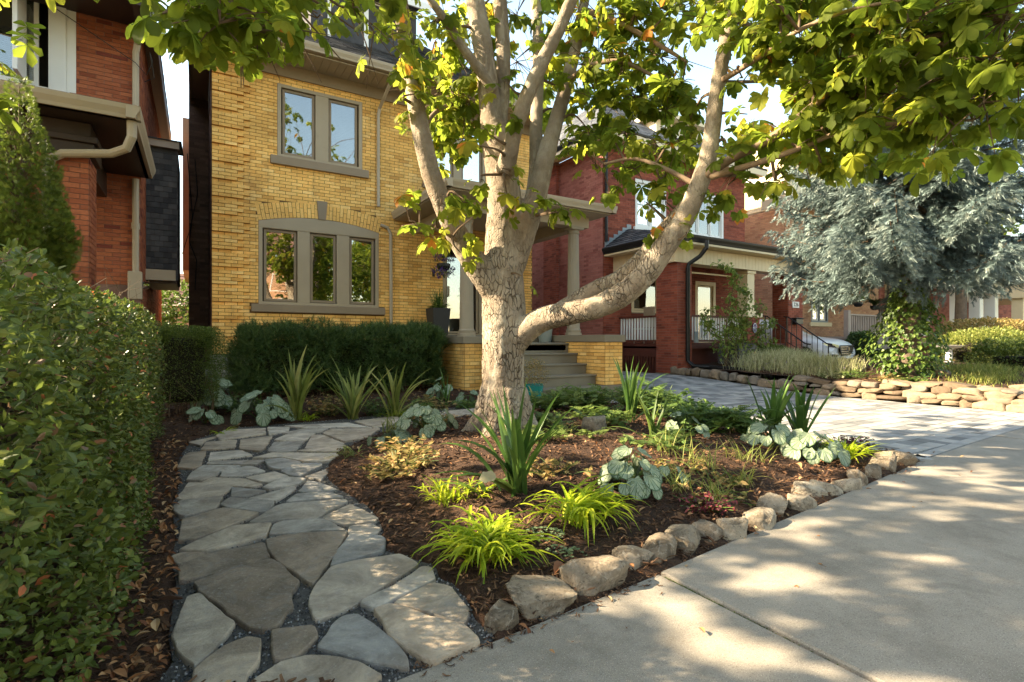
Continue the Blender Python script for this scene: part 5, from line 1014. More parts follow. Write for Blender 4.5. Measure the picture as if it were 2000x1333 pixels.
text(pl_, '226', (15.55, PY-.038, 2.15), .17, M['black'], 'house_number')
b = MB(); a8 = [(13.52+.10*math.cos(R(22.5+45*k)), 1.42+.155*math.sin(R(22.5+45*k))) for k in range(8)]
V = [(x, PY-.05, z) for x, z in a8]+[(x, PY-.035, z) for x, z in a8]; b.add(V, [[0, 1, 2, 3, 4, 5, 6, 7][::-1]]); b.add(V, [[i, (i+1) % 8, (i+1) % 8+8, i+8] for i in range(8)])
M['purple'] = mat('alarm_sign_blue', [(.06, .04, .16)], 2, .1, .4, bump=0)
sg = b.build('alarm_sign', M['purple'], rh)
b = MB(); V = [(13.52+(x-13.52)*s_, PY-.0515, 1.42+(z-1.42)*s_) for s_ in (.93, .82) for x, z in a8]; b.add(V, [[i, (i+1) % 8, (i+1) % 8+8, i+8][::-1] for i in range(8)]); b.build('sign_border', M['white'], sg)
text(sg, 'ADT', (13.52, PY-.052, 1.42), .085, M['white'], 'lettering')
b = MB(); b.box(15.36, 15.72, PY-.16, PY-.02, 1.55, 1.72); b.box(15.34, 15.74, PY-.18, PY-.01, 1.72, 1.75); b.build('mailbox', M['black'], rh, bevel=.02)
b = MB(); b.box(11.0, 11.14, 9.14, 9.19, 1.0, 1.3); b.build('utility_box', M['greysash'], rh, bevel=.01)
b = MB(); b.box(PX0+.4, 13.2, PY+.5, PY+.54, 2.9, 2.94); b.build('porch_rail_bar', M['cream'], rh)
# chair on the side of the porch
ch = root('porch_chair', 'grey slatted chair back on the red porch behind the white side railing', 'chair', (10.95, 10.9, .98))
b = MB(); b.box(10.75, 11.2, 10.7, 11.15, 1.38, 1.42); b.build('seat', M['gut'], ch, bevel=.01)
b = MB(); 
for k in range(7): b.box(11.17, 11.2, 10.71+k*.062, 10.71+k*.062+.045, 1.45, 2.0)
b.box(11.165, 11.205, 10.69, 11.16, 1.98, 2.04); b.build('backrest', M['gut'], ch)
for x in (10.77, 11.17):
    for y in (10.72, 11.1): b = MB(); b.tube([(x, y, .98), (x, y, 1.38)], .015, 6); b.build('leg', M['gut'], ch)
M['red'] = mat('red_cloth', [(.5, .03, .03)], 2, .1, .7, bump=0); M['fgreen'] = mat('dark_green_cloth', [(.02, .07, .03)], 2, .2, .7, bump=.2)
um = root('green_cloth_shape', 'dark green cloth shape on a pole on the red porch by the corner pier', 'decoration', (11.5, 10.6, .98))  # unidentified green object, shaped here as cloth round a pole
b = MB(); b.tube([(11.5, 10.6, .98), (11.5, 10.6, 2.95)], .02, 8); b.build('pole', M['white'], um)
b = MB(); b.tube([(11.5, 10.6, 1.75), (11.5, 10.6, 2.0), (11.5, 10.6, 2.5), (11.5, 10.6, 2.9)], [.17, .14, .1, .03], 12); b.build('canopy', M['fgreen'], um)
b = MB(); b.tube([(12.0, 10.7, .98), (12.0, 10.7, 1.9), (12.0, 10.7, 2.05)], [.10, .13, .03], 10, flat=.6); tag(b.build('folded_cloth', M['red']), 'bright red upright bundle on the red porch just left of the corner pier', 'cloth')
# air conditioner
ac = root('air_conditioner', 'grey louvred air conditioning unit behind the leafy shrub', 'air conditioner', (12.15, 8.75, .3))
M['acm'] = mat('grey_painted_metal', [(.10, .105, .11)], 3, .15, .45, bump=0)
b = MB(); b.box(11.8, 12.55, 8.45, 9.05, .3, .98); b.build('cabinet', M['acm'], ac, bevel=.02)
for k in range(11):
    b = MB(); z = .37+k*.052; b.box(11.795, 12.555, 8.43, 8.445, z, z+.026); b.box(11.78, 11.795, 8.45, 9.05, z, z+.026); b.build('louvre', M['acm'], ac)
b = MB(); b.box(11.82, 12.53, 8.47, 9.03, .982, 1.01); b.build('top_grille', M['black'], ac)
b = MB(); b.box(12.36, 12.48, 8.415, 8.43, .72, .78); b.build('label_plate', mat('amber_label', [(.6, .35, .08)], 2, .1, .5, bump=0), ac)
# ================================================================ third house
t3 = root('tan_brick_house', 'tan brick house with cream siding gable beyond the red house', 'house', (22, 14, 0))
TX, TY = 18.6, 11.4
fr = FRONT(TX, TY); w1 = (1.75, 2.95, 1.78, 3.0)
wallbody(t3, fr, 7, 0, 6.4, M['tmortar'], [w1]); brickwork(t3, fr, 7, .3, 6.4, M['tbrick'], [rect(*w1), rect(w1[0]-.15, w1[1]+.15, 1.62, 1.78)], seed=81, extra=qz)
sf = LEFT(TX, TY); wallbody(t3, sf, 9, 0, 6.0, M['tmortar'], [(3.2, 4.2, 2.2, 3.3)]); brickwork(t3, sf, 9, .3, 6.0, M['tbrick'], [rect(3.2, 4.2, 2.2, 3.3), rect(3.1, 4.3, 2.05, 2.2)], seed=82)
window(t3, sf, 3.2, 4.2, 2.2, 3.3, [(.05, .95)], M['white'], M['greysash'], sill=(.1, .15, M['cream']))
window(t3, fr, *w1, [(.1, .47), (.53, .9)], M['greysash'], M['white'], sill=(.15, .16, M['cream']), glass='glassb', sashw=.07)
b = MB()
for k in range(12): z = 6.02+k*.12; x0 = TX-.02; b.box(x0-.012+.004*(k % 2), x0, TY, TY+9, z+.004, z+.118)
b.build('siding', M['cream'], t3)
b = MB(); b.box(TX, TX+7, TY+.02, TY+9, 6.0, 7.5); b.build('upper_wall', M['cream'], t3)
b = MB(); b.box(TX-.45, TX+7.4, TY-.6, TY+.02, 6.15, 6.2); b.box(TX-.5, TX-.45, TY-.6, TY+.6, 5.95, 6.3); b.build('soffit', M['gut'], t3)
b = MB(); gutter(b, (TX-.5, TY-.65, 6.35), (TX+7.4, TY-.65, 6.35), (0, -1, 0)); 
b.build('gutter', M['white'], t3)
roofslope(t3, [(TX-.5, TY-.6, 6.35), (TX+7.4, TY-.6, 6.35), (TX+7.4, TY+3.0, 8.2), (TX-.5, TY+3.0, 8.2)], M['rshingle'], seed=85, course=.2)
b = MB(); b.add([(TX-.52, TY-.62, 6.22), (TX-.52, TY-.62, 6.38), (TX-.52, TY+3, 8.25), (TX-.52, TY+3, 8.05)], [[0, 1, 2, 3]]); b.add([(TX-.50, TY-.62, 6.22), (TX-.50, TY-.62, 6.38), (TX-.50, TY+3, 8.25), (TX-.50, TY+3, 8.05)], [[3, 2, 1, 0]]); b.build('rake_board', M['white'], t3)
b = MB(); b.box(21.5, 24.8, 13, 17, 7.5, 9.6); b.build('upper_wall', M['cream'], t3)
# deck
dk = root('side_porch_deck', 'taupe wooden deck with slatted railing behind the white car', 'deck', (21, 10, 0))
b = MB(); b.box(18.95, 23, 9.32, 11.35, 1.1, 1.2); b.build('floor', M['deck'], dk)
for k in range(26):
    b = MB(); x = 18.97+k*.155; b.box(x, x+.148, 9.30, 9.33, .2, 1.1); b.build('skirt_board', M['deck'], dk)
balustrade(dk, (18.98, 9.4), (22.1, 9.4), 1.27, 1.98, M['deck'], pitch=.12, w=.05)
b = MB(); b.box(18.9, 19.05, 9.33, 9.48, 1.1, 2.1); b.build('post', M['deck'], dk)
b = MB(); b.box(22.15, 22.5, 9.3, 9.65, .2, 3.3); b.build('post', M['cream'], dk)
b = MB(); b.box(18.9, 23.5, 9.1, 11.35, 3.3, 3.6); b.build('canopy', M['cream'], dk)
# ================================================================ far houses
h4 = root('white_porch_house', 'pink brick house with white square porch columns and white stair railing', 'house', (30, 14, 0))
fr = FRONT(27, 12); wallbody(h4, fr, 8, 0, 7.5, M['rmortar'], [(4.3, 5.2, 1.3, 3.1)]); brickwork(h4, fr, 8, .4, 7.5, M['pbrick'], [rect(4.3, 5.2, 1.3, 3.1)], seed=91, course=.1, bl=.3)
wallbody(h4, LEFT(27, 12), 9, 0, 7.5, M['rmortar']); brickwork(h4, LEFT(27, 12), 6, .4, 7.5, M['pbrick'], seed=92, course=.1, bl=.3)
window(h4, fr, 4.3, 5.2, 1.3, 3.1, [(.05, .95)], M['white'], M['white'])
b = MB(); b.box(27.5, 33.4, 9.5, 12, .9, 1.05); b.build('porch_floor', M['gut'], h4)
for x in (28.6, 30.7, 32.5): b = MB(); b.box(x, x+.42, 9.5, 9.92, 1.05, 3.3); b.build('column', M['white'], h4, bevel=.02)
b = MB(); b.box(27.6, 33.4, 9.4, 10, 3.3, 3.75); b.box(27.2, 33.8, 9.0, 12, 3.75, 3.9); b.build('porch_beam', M['white'], h4)
roofslope(h4, [(27.1, 8.9, 3.9), (33.9, 8.9, 3.9), (33.2, 12, 4.6), (27.8, 12, 4.6)], M['gshingle'], seed=93)
roofslope(h4, [(26.5, 11.4, 7.5), (35.5, 11.4, 7.5), (33, 15, 10.5), (29, 15, 10.5)], M['gshingle'], seed=94, course=.4)
roofslope(h4, [(26.5, 21.5, 7.5), (26.5, 11.4, 7.5), (29, 15, 10.5), (29, 18, 10.5)], M['gshingle'], seed=94, course=.4)
b = MB(); b.box(34.9, 35, 12.1, 21, 0, 7.5); b.box(27, 35, 20.9, 21, 0, 7.5); b.build('rear_wall', M['rmortar'], h4)
balustrade(h4, (25.6, 8.6), (27.9, 8.6), .92, 1.62, M['white'], pitch=.18, w=.08)
balustrade(h4, (27.9, 8.6), (28.4, 7.2), (.92, .3), (1.62, 1.1), M['white'], pitch=.18, w=.08)
for x, y, z in ((27.9, 8.6, 1.8), (28.45, 7.15, 1.25), (25.6, 8.6, 1.75), (29.6, 8.0, 1.3)): b = MB(); b.box(x-.12, x+.12, y-.12, y+.12, .2, z); b.box(x-.16, x+.16, y-.16, y+.16, z, z+.07); b.build('rail_post', M['white'], h4)
b = MB()
for i in range(4): b.box(27.9, 29.6, 9.4-.35*(i+1), 9.4-.35*i, .2, .88-.18*i)
b.build('front_steps', M['gut'], h4)
lp = root('post_lantern', 'small black lantern on the white stair post of the far porch', 'lantern', (28.45, 7.15, 1.32))
b = MB(); b.tube([(28.45, 7.15, 1.32), (28.45, 7.15, 1.5)], .03, 6); b.tube([(28.45, 7.15, 1.78), (28.45, 7.15, 1.86), (28.45, 7.15, 1.92)], [.16, .08, .02], 6); b.build('frame', M['black'], lp)
b = MB(); b.tube([(28.45, 7.15, 1.5), (28.45, 7.15, 1.78)], [.08, .13], 6); b.build('glass', M['glassb'], lp)
h5 = root('cream_porch_house', 'farthest brick house with cream clad porch at the right edge', 'house', (42, 14, 0))
fr = FRONT(37, 12.5); wallbody(h5, fr, 9, 0, 7.5, M['rmortar'], [(4.4, 5.4, 1.4, 3.0)]); brickwork(h5, fr, 9, .4, 7.5, M['rbrick'], [rect(4.4, 5.4, 1.4, 3.0)], seed=95, course=.12, bl=.36)
wallbody(h5, LEFT(37, 12.5), 8, 0, 7.5, M['rmortar'])
window(h5, fr, 4.4, 5.4, 1.4, 3.0, [(.05, .95)], M['white'], M['white'])
b = MB(); b.box(36.8, 43.4, 9.6, 12.5, 3.3, 4.1); b.box(36.8, 43.4, 9.6, 12.5, .8, 1.0); b.build('porch', M['cream'], h5)
for x in (37, 42.8): b = MB(); b.box(x, x+.45, 9.7, 10.15, 1.0, 3.3); b.build('column', M['cream'], h5)
balustrade(h5, (37.4, 9.8), (42.8, 9.8), 1.05, 1.8, M['deck'], pitch=.2, w=.08)
roofslope(h5, [(36.4, 9.2, 4.1), (43.8, 9.2, 4.1), (43.4, 12.5, 5.2), (36.8, 12.5, 5.2)], M['rshingle'], seed=96, course=.25)
# ================================================================ white car
M['carw'] = mat('white_car_paint', [(.72, .72, .70)], 1, .03, .25, spec=.5, bump=0, coat=.6)
M['chrome'] = mat('chrome', [(.6, .6, .6)], 2, .1, .15, metal=1, bump=0)
M['tyre'] = mat('tyre_rubber', [(.015, .015, .015)], 2, .1, .8, bump=0)
car = root('parked_car', 'white car parked nose out between the red house and the tan house', 'car', (17.5, 11, .2))
cx = 17.55; b = MB(); rings = []
for (y, hw, zb, zs, zt, tw) in [(8.72, .70, .50, .72, .88, .55), (8.78, .80, .42, .75, .98, .62), (8.95, .88, .38, .8, 1.08, .68), (9.3, .92, .36, .9, 1.14, .72), (9.9, .93, .36, 1.0, 1.22, .74), (10.3, .93, .36, 1.08, 1.30, .74), (10.9, .93, .36, 1.12, 1.74, .66), (11.6, .93, .36, 1.12, 1.86, .64), (12.6, .92, .36, 1.12, 1.82, .62), (13.2, .88, .4, 1.1, 1.5, .62)]:
    rings.append([(-hw*.93, zb), (-hw, zb+.12), (-hw, zs), (-tw-.05, zt-.05), (-tw*.7, zt), (0, zt+.025), (tw*.7, zt), (tw+.05, zt-.05), (hw, zs), (hw, zb+.12), (hw*.93, zb)])
    rings[-1] = [(cx+x, y+abs(x)*abs(x)*(.16 if y < 9.2 else 0), z) for x, z in rings[-1]]
V = np.array(rings).reshape(-1, 3); n = 11; F = [[i*n+k, i*n+k+1, (i+1)*n+k+1, (i+1)*n+k] for i in range(9) for k in range(n-1)]
b.add(V, F); b.add(V[:n], [list(range(n))]); b.add(V[-n:], [list(range(n))[::-1]])
bo = b.build('body', M['carw'], car, smooth=True); sb = bo.modifiers.new('s', 'SUBSURF'); sb.levels = sb.render_levels = 2
b = MB(); V = [(cx+x, 10.33+dy, z) for x, z, dy in ((-.72, 1.30, 0), (.72, 1.30, 0), (.62, 1.72, .5), (-.62, 1.72, .5))]; b.add(V, [[0, 1, 2, 3]]); b.build('windscreen', M['glass'], car)
b = MB(); V = [(cx+x, 8.69+abs(x)*.06, z) for x, z in ((-.42, .92), (.42, .92), (.36, .70), (.2, .60), (-.2, .60), (-.36, .70))]; b.add(V, [list(range(6))]); b.add([(x, y+.05, z) for x, y, z in V], [list(range(6))[::-1]]); gr = b.build('grille', M['black'], car)
for k in range(4):
    b = MB(); z = .66+k*.068; hw = .33+k*.025; b.tube([(cx-hw, 8.69, z), (cx, 8.66, z), (cx+hw, 8.69, z)], .010, 6); b.build('grille_bar', M['chrome'], gr)
b = MB(); b.tube([(cx, 8.665, .80), (cx, 8.645, .80)], .075, 16); b.build('emblem', M['chrome'], gr)
for s_ in (-1, 1):
    b = MB(); V = [(cx+s_*x, y, z) for x, y, z in ((.46, 8.70, .92), (.80, 8.83, .99), (.87, 9.02, .98), (.82, 8.86, .88), (.5, 8.71, .83))]; b.add(V, [list(range(5))]); b.build('headlight', M['chrome'], car)
    b = MB(); V = [(cx+s_*x, y, z) for x, y, z in ((.5, 8.70, .62), (.72, 8.79, .64), (.72, 8.79, .56), (.52, 8.71, .55))]; b.add(V, [list(range(4))]); b.build('fog_light', M['black'], car)
    for y in (9.55, 12.3):
        b = MB(); b.tube([(cx+s_*.78, y, .54), (cx+s_*.95, y, .54)], .34, 20); w = b.build('wheel', M['tyre'], car)
        b = MB(); b.tube([(cx+s_*.94, y, .54), (cx+s_*.96, y, .54)], .2, 16); b.build('rim', M['chrome'], w)
b = MB(); b.box(cx-.26, cx+.26, 8.655, 8.675, .46, .57); b.build('licence_plate', M['white'], car)
# bird bath
bb = root('bird_bath', 'small white stone bird bath standing before the white railing', 'bird bath', (17.0, 5.9, .5))
b = MB(); b.tube([(17, 5.9, .42), (17, 5.9, .47), (17, 5.9, .52), (17, 5.9, .8), (17, 5.9, .86)], [.17, .16, .08, .07, .11], 12); b.build('pedestal', M['white'], bb)
b = MB(); b.tube([(17, 5.9, .85), (17, 5.9, .88), (17, 5.9, .94), (17, 5.9, .93)], [.12, .26, .33, .28], 18); b.build('basin', M['white'], bb)
# garage roof and fence seen down the gap between the left houses
gg = root('back_garden_shed', 'shed roof seen far down the gap between the houses', 'shed', (-.5, 26, 0))
b = MB(); b.box(-3, 1.5, 27, 29, 0, 2.6); b.build('wall', M['tbrick'], gg); roofslope(gg, [(-3, 26.8, 2.6), (1.7, 26.8, 2.6), (1.7, 29, 4.2), (-3, 29, 4.2)], M['rshingle'], seed=99, course=.25)
# far street: opposite side (seen mirrored in the windows)
hh = root('house_across_street', 'brick house across the street mirrored in the lower window panes', 'house', (4, -24, 0))
b = MB(); b.box(-1, 8, -26, -18, 0, 7); b.build('wall', M['tbrick'], hh); roofslope(hh, [(8.6, -17.5, 7), (-1.6, -17.5, 7), (1, -22, 10.5), (6, -22, 10.5)], M['rshingle'], seed=97, course=.4)
for x in (.6, 4.6): window(hh, Fr((x, -17.99, 0), (1, 0, 0), (0, 1, 0)), 0, 2.2, 1.2, 3.2, [(.04, .48), (.52, .96)], M['white'], M['white']); window(hh, Fr((x, -17.99, 0), (1, 0, 0), (0, 1, 0)), 0, 1.8, 4.4, 6, [(.04, .48), (.52, .96)], M['white'], M['white'])
b = MB(); b.box(-1, 8, -18, -16, 3.4, 3.8); b.box(-.8, -.4, -16.4, -16.05, 0, 3.4); b.box(7.4, 7.8, -16.4, -16.05, 0, 3.4); b.build('porch', M['white'], hh)
# ================================================================ plant materials
M['bark'] = None
def barkmat():
    t = NT('chestnut_bark')
    c = t.ramp(t.noise(2.2, 7, .65), [(.19, .145, .105), (.31, .25, .185), (.47, .405, .32)], [.3, .5, .7])
    # flaking plates on the lower trunk: upright voronoi cells
    v = t.n('TexVoronoi'); v.feature = 'DISTANCE_TO_EDGE'; v.inputs['Scale'].default_value = 1
    mp = t.n('Mapping'); mp.inputs['Scale'].default_value = (30, 30, 10)
    nz = t.n('TexNoise'); nz.inputs['Scale'].default_value = 5; nz.inputs['Detail'].default_value = 5; t.l(t.pos(), nz.inputs['Vector'])
    mm = t.n('Mix', data_type='RGBA', blend_type='LINEAR_LIGHT'); mm.inputs[0].default_value = .045; t.l(t.pos(), mm.inputs[6]); t.l(nz.outputs['Color'], mm.inputs[7])
    t.l(mm.outputs[2], mp.inputs[0]); t.l(mp.outputs[0], v.inputs['Vector'])
    crack = t.rng(v.outputs['Distance'], 0, .09, 0, 1)
    sp = t.n('SeparateXYZ'); t.l(t.pos(), sp.inputs[0]); low = t.rng(sp.outputs[2], 1.5, 2.6, 1, .12)
    patch = t.rng(t.noise(2.6, 5, .6, 1), .42, .6, 0, 1)
    mu = t.n('Math', operation='MULTIPLY'); t.l(low, mu.inputs[0]); t.l(patch, mu.inputs[1])
    inv = t.n('Math', operation='SUBTRACT'); inv.inputs[0].default_value = 1; t.l(crack, inv.inputs[1])
    cm = t.n('Math', operation='MULTIPLY'); t.l(inv.outputs[0], cm.inputs[0]); t.l(mu.outputs[0], cm.inputs[1])
    c = t.mix(cm.outputs[0], c, (.075, .05, .035))
    c = t.mix(t.rng(t.noise((9, 9, 3), 6, .7), .58, .72, 0, .5), c, (.11, .075, .05))
    c = t.mix(t.rng(t.noise((7, 7, 2), 6, .7, .5), .54, .62, 0, .6), c, (.52, .45, .35))
    hh = t.n('Math', operation='SUBTRACT'); t.l(t.noise((60, 60, 90), 6, .7), hh.inputs[0]); 
    m3 = t.n('Math', operation='MULTIPLY'); t.l(cm.outputs[0], m3.inputs[0]); m3.inputs[1].default_value = 2.2; t.l(m3.outputs[0], hh.inputs[1])
    return t.bsdf(c, .9, .2, hh.outputs[0], .02, .9)
M['bark'] = barkmat()
M['twig'] = mat('twig_bark', [(.09, .06, .035), (.16, .11, .07)], 12, .3, .9, bump=.4)
M['cleaf'] = leafmat('chestnut_leaf', [(.075, .105, .012), (.105, .14, .015), (.15, .18, .02), (.22, .225, .025), (.34, .26, .03), (.42, .17, .03)], 2.3, .62, .6, .15, ns=7, stops=[0, .35, .7, .95, .992, 1])
M['hleaf'] = leafmat('hedge_leaf', [(.045, .07, .014), (.08, .115, .02), (.13, .16, .03), (.19, .185, .045), (.18, .10, .06), (.44, .14, .05)], 1.4, .3, .42, ns=9, stops=[0, .4, .75, .93, .975, 1])
M['cedar'] = leafmat('cedar_spray', [(.06, .10, .016), (.12, .17, .024), (.22, .26, .04)], 1.2, .3, .6)
M['yew'] = leafmat('yew_needles', [(.03, .06, .018), (.06, .11, .028), (.14, .19, .05)], 1.1, .2, .5)
M['box'] = leafmat('small_leaf', [(.05, .075, .014), (.095, .135, .024), (.18, .22, .04)], 1.4, .3, .5)
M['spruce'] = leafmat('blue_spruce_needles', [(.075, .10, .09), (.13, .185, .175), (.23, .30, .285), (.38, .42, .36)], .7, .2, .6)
M['ivy'] = leafmat('ivy_leaf', [(.04, .08, .015), (.09, .15, .025), (.18, .24, .05)], 1.3, .35, .45)
M['limb'] = mat('thin_limb_bark', [(.17, .115, .07), (.25, .18, .12)], 9, .3, .9, bump=.5)
M['trunk'] = mat('grey_brown_bark', [(.10, .07, .05), (.17, .125, .09)], 6, .4, .9, bump=1, bsc=30, bd=.02)

# ================================================================ horse chestnut
def catmull(pts, k=6):
    P = np.array(pts, float); P = np.r_[[2*P[0]-P[1]], P, [2*P[-1]-P[-2]]]; out = []
    for i in range(1, len(P)-2):
        for j in range(k):
            t = j/k; a, b_, c, d = P[i-1], P[i], P[i+1], P[i+2]
            out.append(.5*((2*b_)+(-a+c)*t+(2*a-5*b_+4*c-d)*t*t+(-a+3*b_-3*c+d)*t**3))
    out.append(P[-2]); return np.array(out)
tree = root('horse_chestnut_tree', 'big multi stemmed horse chestnut tree with peeling trunk in the mulch bed', 'tree', (2.66, 4.58, .1))
b = MB(); LC = {}
for k, v in LIMBS.items():
    c = catmull(v, 6); c[:, 3] *= .87
    LC[k] = c
    if k[0] == 'b': continue
    wob = 1+.05*vnoise(c[:, :3], 5)
    b.tube(c[:, :3], np.maximum(c[:, 3], .006)*wob, 18 if c[0, 3] > .1 else 12)
# root flares
for a in np.arange(0, 6.28, .9):
    a += rng.uniform(-.2, .2); x, y = LIMBS['trunk'][0][:2]
    b.tube([(x+.12*math.cos(a), y+.12*math.sin(a), .55), (x+.22*math.cos(a), y+.22*math.sin(a), .25), (x+.36*math.cos(a), y+.36*math.sin(a), .10), (x+.55*math.cos(a), y+.55*math.sin(a), .0)], [.13, .12, .09, .04], 10)
me = b.mesh('trunk', M['bark'], True)
tk = put(me, 'trunk', tree)
rm = tk.modifiers.new('r', 'REMESH'); rm.mode = 'VOXEL'; rm.voxel_size = .015; rm.use_smooth_shade = True
s_ = tk.modifiers.new('s', 'SMOOTH'); s_.factor = .6; s_.iterations = 7
tx = bpy.data.textures.new('bark_relief', 'CLOUDS'); tx.noise_scale = .06; tx.noise_depth = 5
dp = tk.modifiers.new('d', 'DISPLACE'); dp.texture = tx; dp.strength = .014; dp.mid_level = .5; dp.texture_coords = 'GLOBAL'
for k in LC:
    if k[0] == 'b':
        b = MB(); c = LC[k]; b.tube(c[:, :3], c[:, 3], 9); b.build('branch', M['limb'], tree, smooth=True)
# ---- leaves
def palmate(seed, hi=False):
    r = np.random.default_rng(seed); n = r.choice([5, 6, 7], p=[.3, .2, .5]); V = []; F = []; T = []; o = 0
    an = np.linspace(-1.9, 1.9, n)
    for i, a in enumerate(an):
        l = (1-.42*(abs(a)/1.9)**1.4)*r.uniform(.9, 1.08)
        st = ((.04, .06), (.28, .42), (.55, .88), (.75, 1), (.93, .66), (1, 0)) if hi else ((.04, .08), (.4, .62), (.78, 1), (1, .04))
        v, f = leaflet(1, .56, .11, .22+r.uniform(-.05, .2), st); v = v*l
        if hi:
            pass
        ca, sa = math.cos(-a), math.sin(-a); d = r.uniform(-.25, .05)
        v[:, 2] += d*v[:, 1]
        v = np.c_[v[:, 0]*ca-v[:, 1]*sa, v[:, 0]*sa+v[:, 1]*ca, v[:, 2]]
        V.append(v); F.append(tri(f)+o); o += len(v); T.append(np.full(len(f)*2, r.uniform(-.05, .05)))
    # petiole
    V.append(np.array([[-.008, 0, 0], [.008, 0, 0], [.008, -.45, .12], [-.008, -.45, .12]])); F.append(np.array([[o, o+1, o+2], [o, o+2, o+3]])); T.append(np.zeros(2))
    return np.concatenate(V), np.concatenate(F), np.concatenate(T)
PAL = [palmate(i) for i in range(8)]; PALH = [palmate(20+i, True) for i in range(8)]
nodes = np.concatenate([c[::2] for c in LC.values()]); nodes = nodes[nodes[:, 2] > 1.7]
tw = MB(); LP = []; LS = []; LTn = []; LD = []
def cluster(c, rad, n, size=(.10, .17), twig=True, near=None):
    c = np.array(c, float)
    if twig:
        d = np.linalg.norm(nodes[:, :3]-c, axis=1)+.6*np.maximum(nodes[:, 2]-c[2], 0)*0; j = np.argmin(d); s0 = nodes[j, :3]
        if d[j] < 3.0:
            mid = (s0+c)/2+np.array([0, 0, .12*d[j]])+rng.normal(0, .05, 3)
            p = catmull([tuple(s0), tuple(mid), tuple(c+np.array([0, 0, .03]))], 4); tw.tube(p, np.linspace(min(.018, nodes[j, 3]*.6)+.002, .004, len(p)), 5)
    k = max(1, n//3); cs = c+rng.normal(0, .5, (k, 3))*rad
    for q in cs: 
        if twig and rad > .1: p = np.array([c, (c+q)/2+[0, 0, .02], q]); tw.tube(p, [.005, .004, .002], 4)
    for i in range(n):
        q = cs[i % k]; dr = rng.normal(0, 1, 3); dr[2] = dr[2]*.5-.15; dr /= np.linalg.norm(dr)
        pos = q+dr*rng.uniform(.03, .16)
        LP.append(pos); LD.append(dr); LS.append(rng.uniform(*size)); LTn.append(rng.random())
for x, y, z, r_, n in CLUST:
    qx, qy, qz = proj((x, y, z)); n *= (1.1 if qy > 240 else 2.2) if qx > 1430 else (.62 if 560 < qx < 790 and qy > 20 else (.85 if 1130 < qx < 1420 and qy > 230 else 1.45))
    cluster((x, y, z), r_, max(2, int(n)), (.07, .145) if math.hypot(x, y) > 3.2 else (.07, .135))
nvis = len(LP)
# the rest of the crown, above and behind the view
cnt = 0
while cnt < 205:
    v = rng.normal(0, 1, 3); v /= np.linalg.norm(v); rr = rng.random()**.33
    c = np.array([1.2, 3.9, 5.9])+v*rr*np.array([6.6, 4.5, 3.3])
    if c[2] < 3.2 or c[1] > 9.6: continue
    px, py, zc = proj(c); zc = float(zc)
    if zc > .1 and -80 < px < 2080 and py > -120: continue
    if c[1] > 8 and c[2] < 7.5: continue
    cluster(c, .55, 15, (.11, .17), True); cnt += 1
cnt = 0
while cnt < 92:      # unseen leaf clusters added up-sun of the pavement to throw dappled shade
    tx_, ty_ = rng.uniform(.8, 6.5), rng.uniform(.0, 2.3); t_ = rng.uniform(3.0, 5.6); c = np.array([tx_-1.35*t_, ty_+.8*t_, t_])
    px, py, zc = proj(c); zc = float(zc)
    if (zc > .1 and -60 < px < 2080 and py > -120) or c[0] < -5.6: continue
    cluster(c, .3, 7, (.10, .155), rng.random() < .4); cnt += 1
LP = np.array(LP); LD = np.array(LD); LS = np.array(LS); LTn = np.array(LTn)
# droopy, blades facing outward and up
side = LD.copy(); side[:, 2] -= rng.uniform(.1, 1.0, len(LD)); side /= np.linalg.norm(side, axis=1)[:, None]
RB = basis(side, rollang=rng.normal(0, .35, len(LD)))
px, py, zc = proj(LP)
vis = (px > -60) & (px < 2060) & (py > -80) & (py < 1300) & (zc > .3)
skygap = vis & (((np.abs(px-1375) < 34) & (np.abs(py-135) < 55)) | ((np.abs(px-1495) < 48) & (np.abs(py-185) < 40)) | ((np.abs(px-1100) < 22) & (np.abs(py-190) < 25)))
house = vis & (((px > 430) & (px < 780) & (py > 150)) | ((px > 575) & (px < 775) & (py > 70) & (rng.random(len(LP)) < .85)))
low = vis & (zc < 4.4) & (py > 350-0*px) & (px > 1420)
keep = ~(skygap & (rng.random(len(LP)) < .93)) & ~house & ~(low & (py > 365))
keep &= ~((zc > .1) & (zc < 1.9) & (px > -300) & (px < 2300) & (py > -400)) & ~(LP[:, 1] > 10.4)
cen = vis & (px > 930) & (px < 1035) & (zc < 5.2) & (py > 60); keep &= ~(cen & (rng.random(len(LP)) < .55))
idx = np.where(keep)[0]
big = idx[np.argsort(np.where(vis[idx], zc[idx]/LS[idx], 1e5))[:300]]; bs = set(big.tolist()); rest = np.array([i for i in idx if i not in bs])
b = MB(); qk = rng.integers(0, 8, len(LP))
isv = vis[rest]
for k in range(8):
    s = rest[qk[rest] == k]; b.scatter(PAL[k], LP[s], RB[s], LS[s], LTn[s])
cr = b.build('crown', M['cleaf'], tree, smooth=True)
tw.build('twig', M['twig'], tree)
lm = []
for k in range(8):
    for tn in (.1, .3, .5, .68, .82, .97): q = MB(); q.add(PALH[k][0], PALH[k][1], np.clip(tn+PALH[k][2], 0, 1)); lm.append(q.mesh('leaf', M['cleaf'], True))
for i in big:
    o = put(lm[int(rng.integers(0, 8))*6+int(rng.choice([0, 1, 2, 3, 4, 5], p=[.25, .29, .27, .165, .02, .005]))], 'leaf', cr)
    o.matrix_local = Matrix.LocRotScale(Vector(LP[i]), Matrix(RB[i].tolist()).to_quaternion(), (LS[i],)*3)
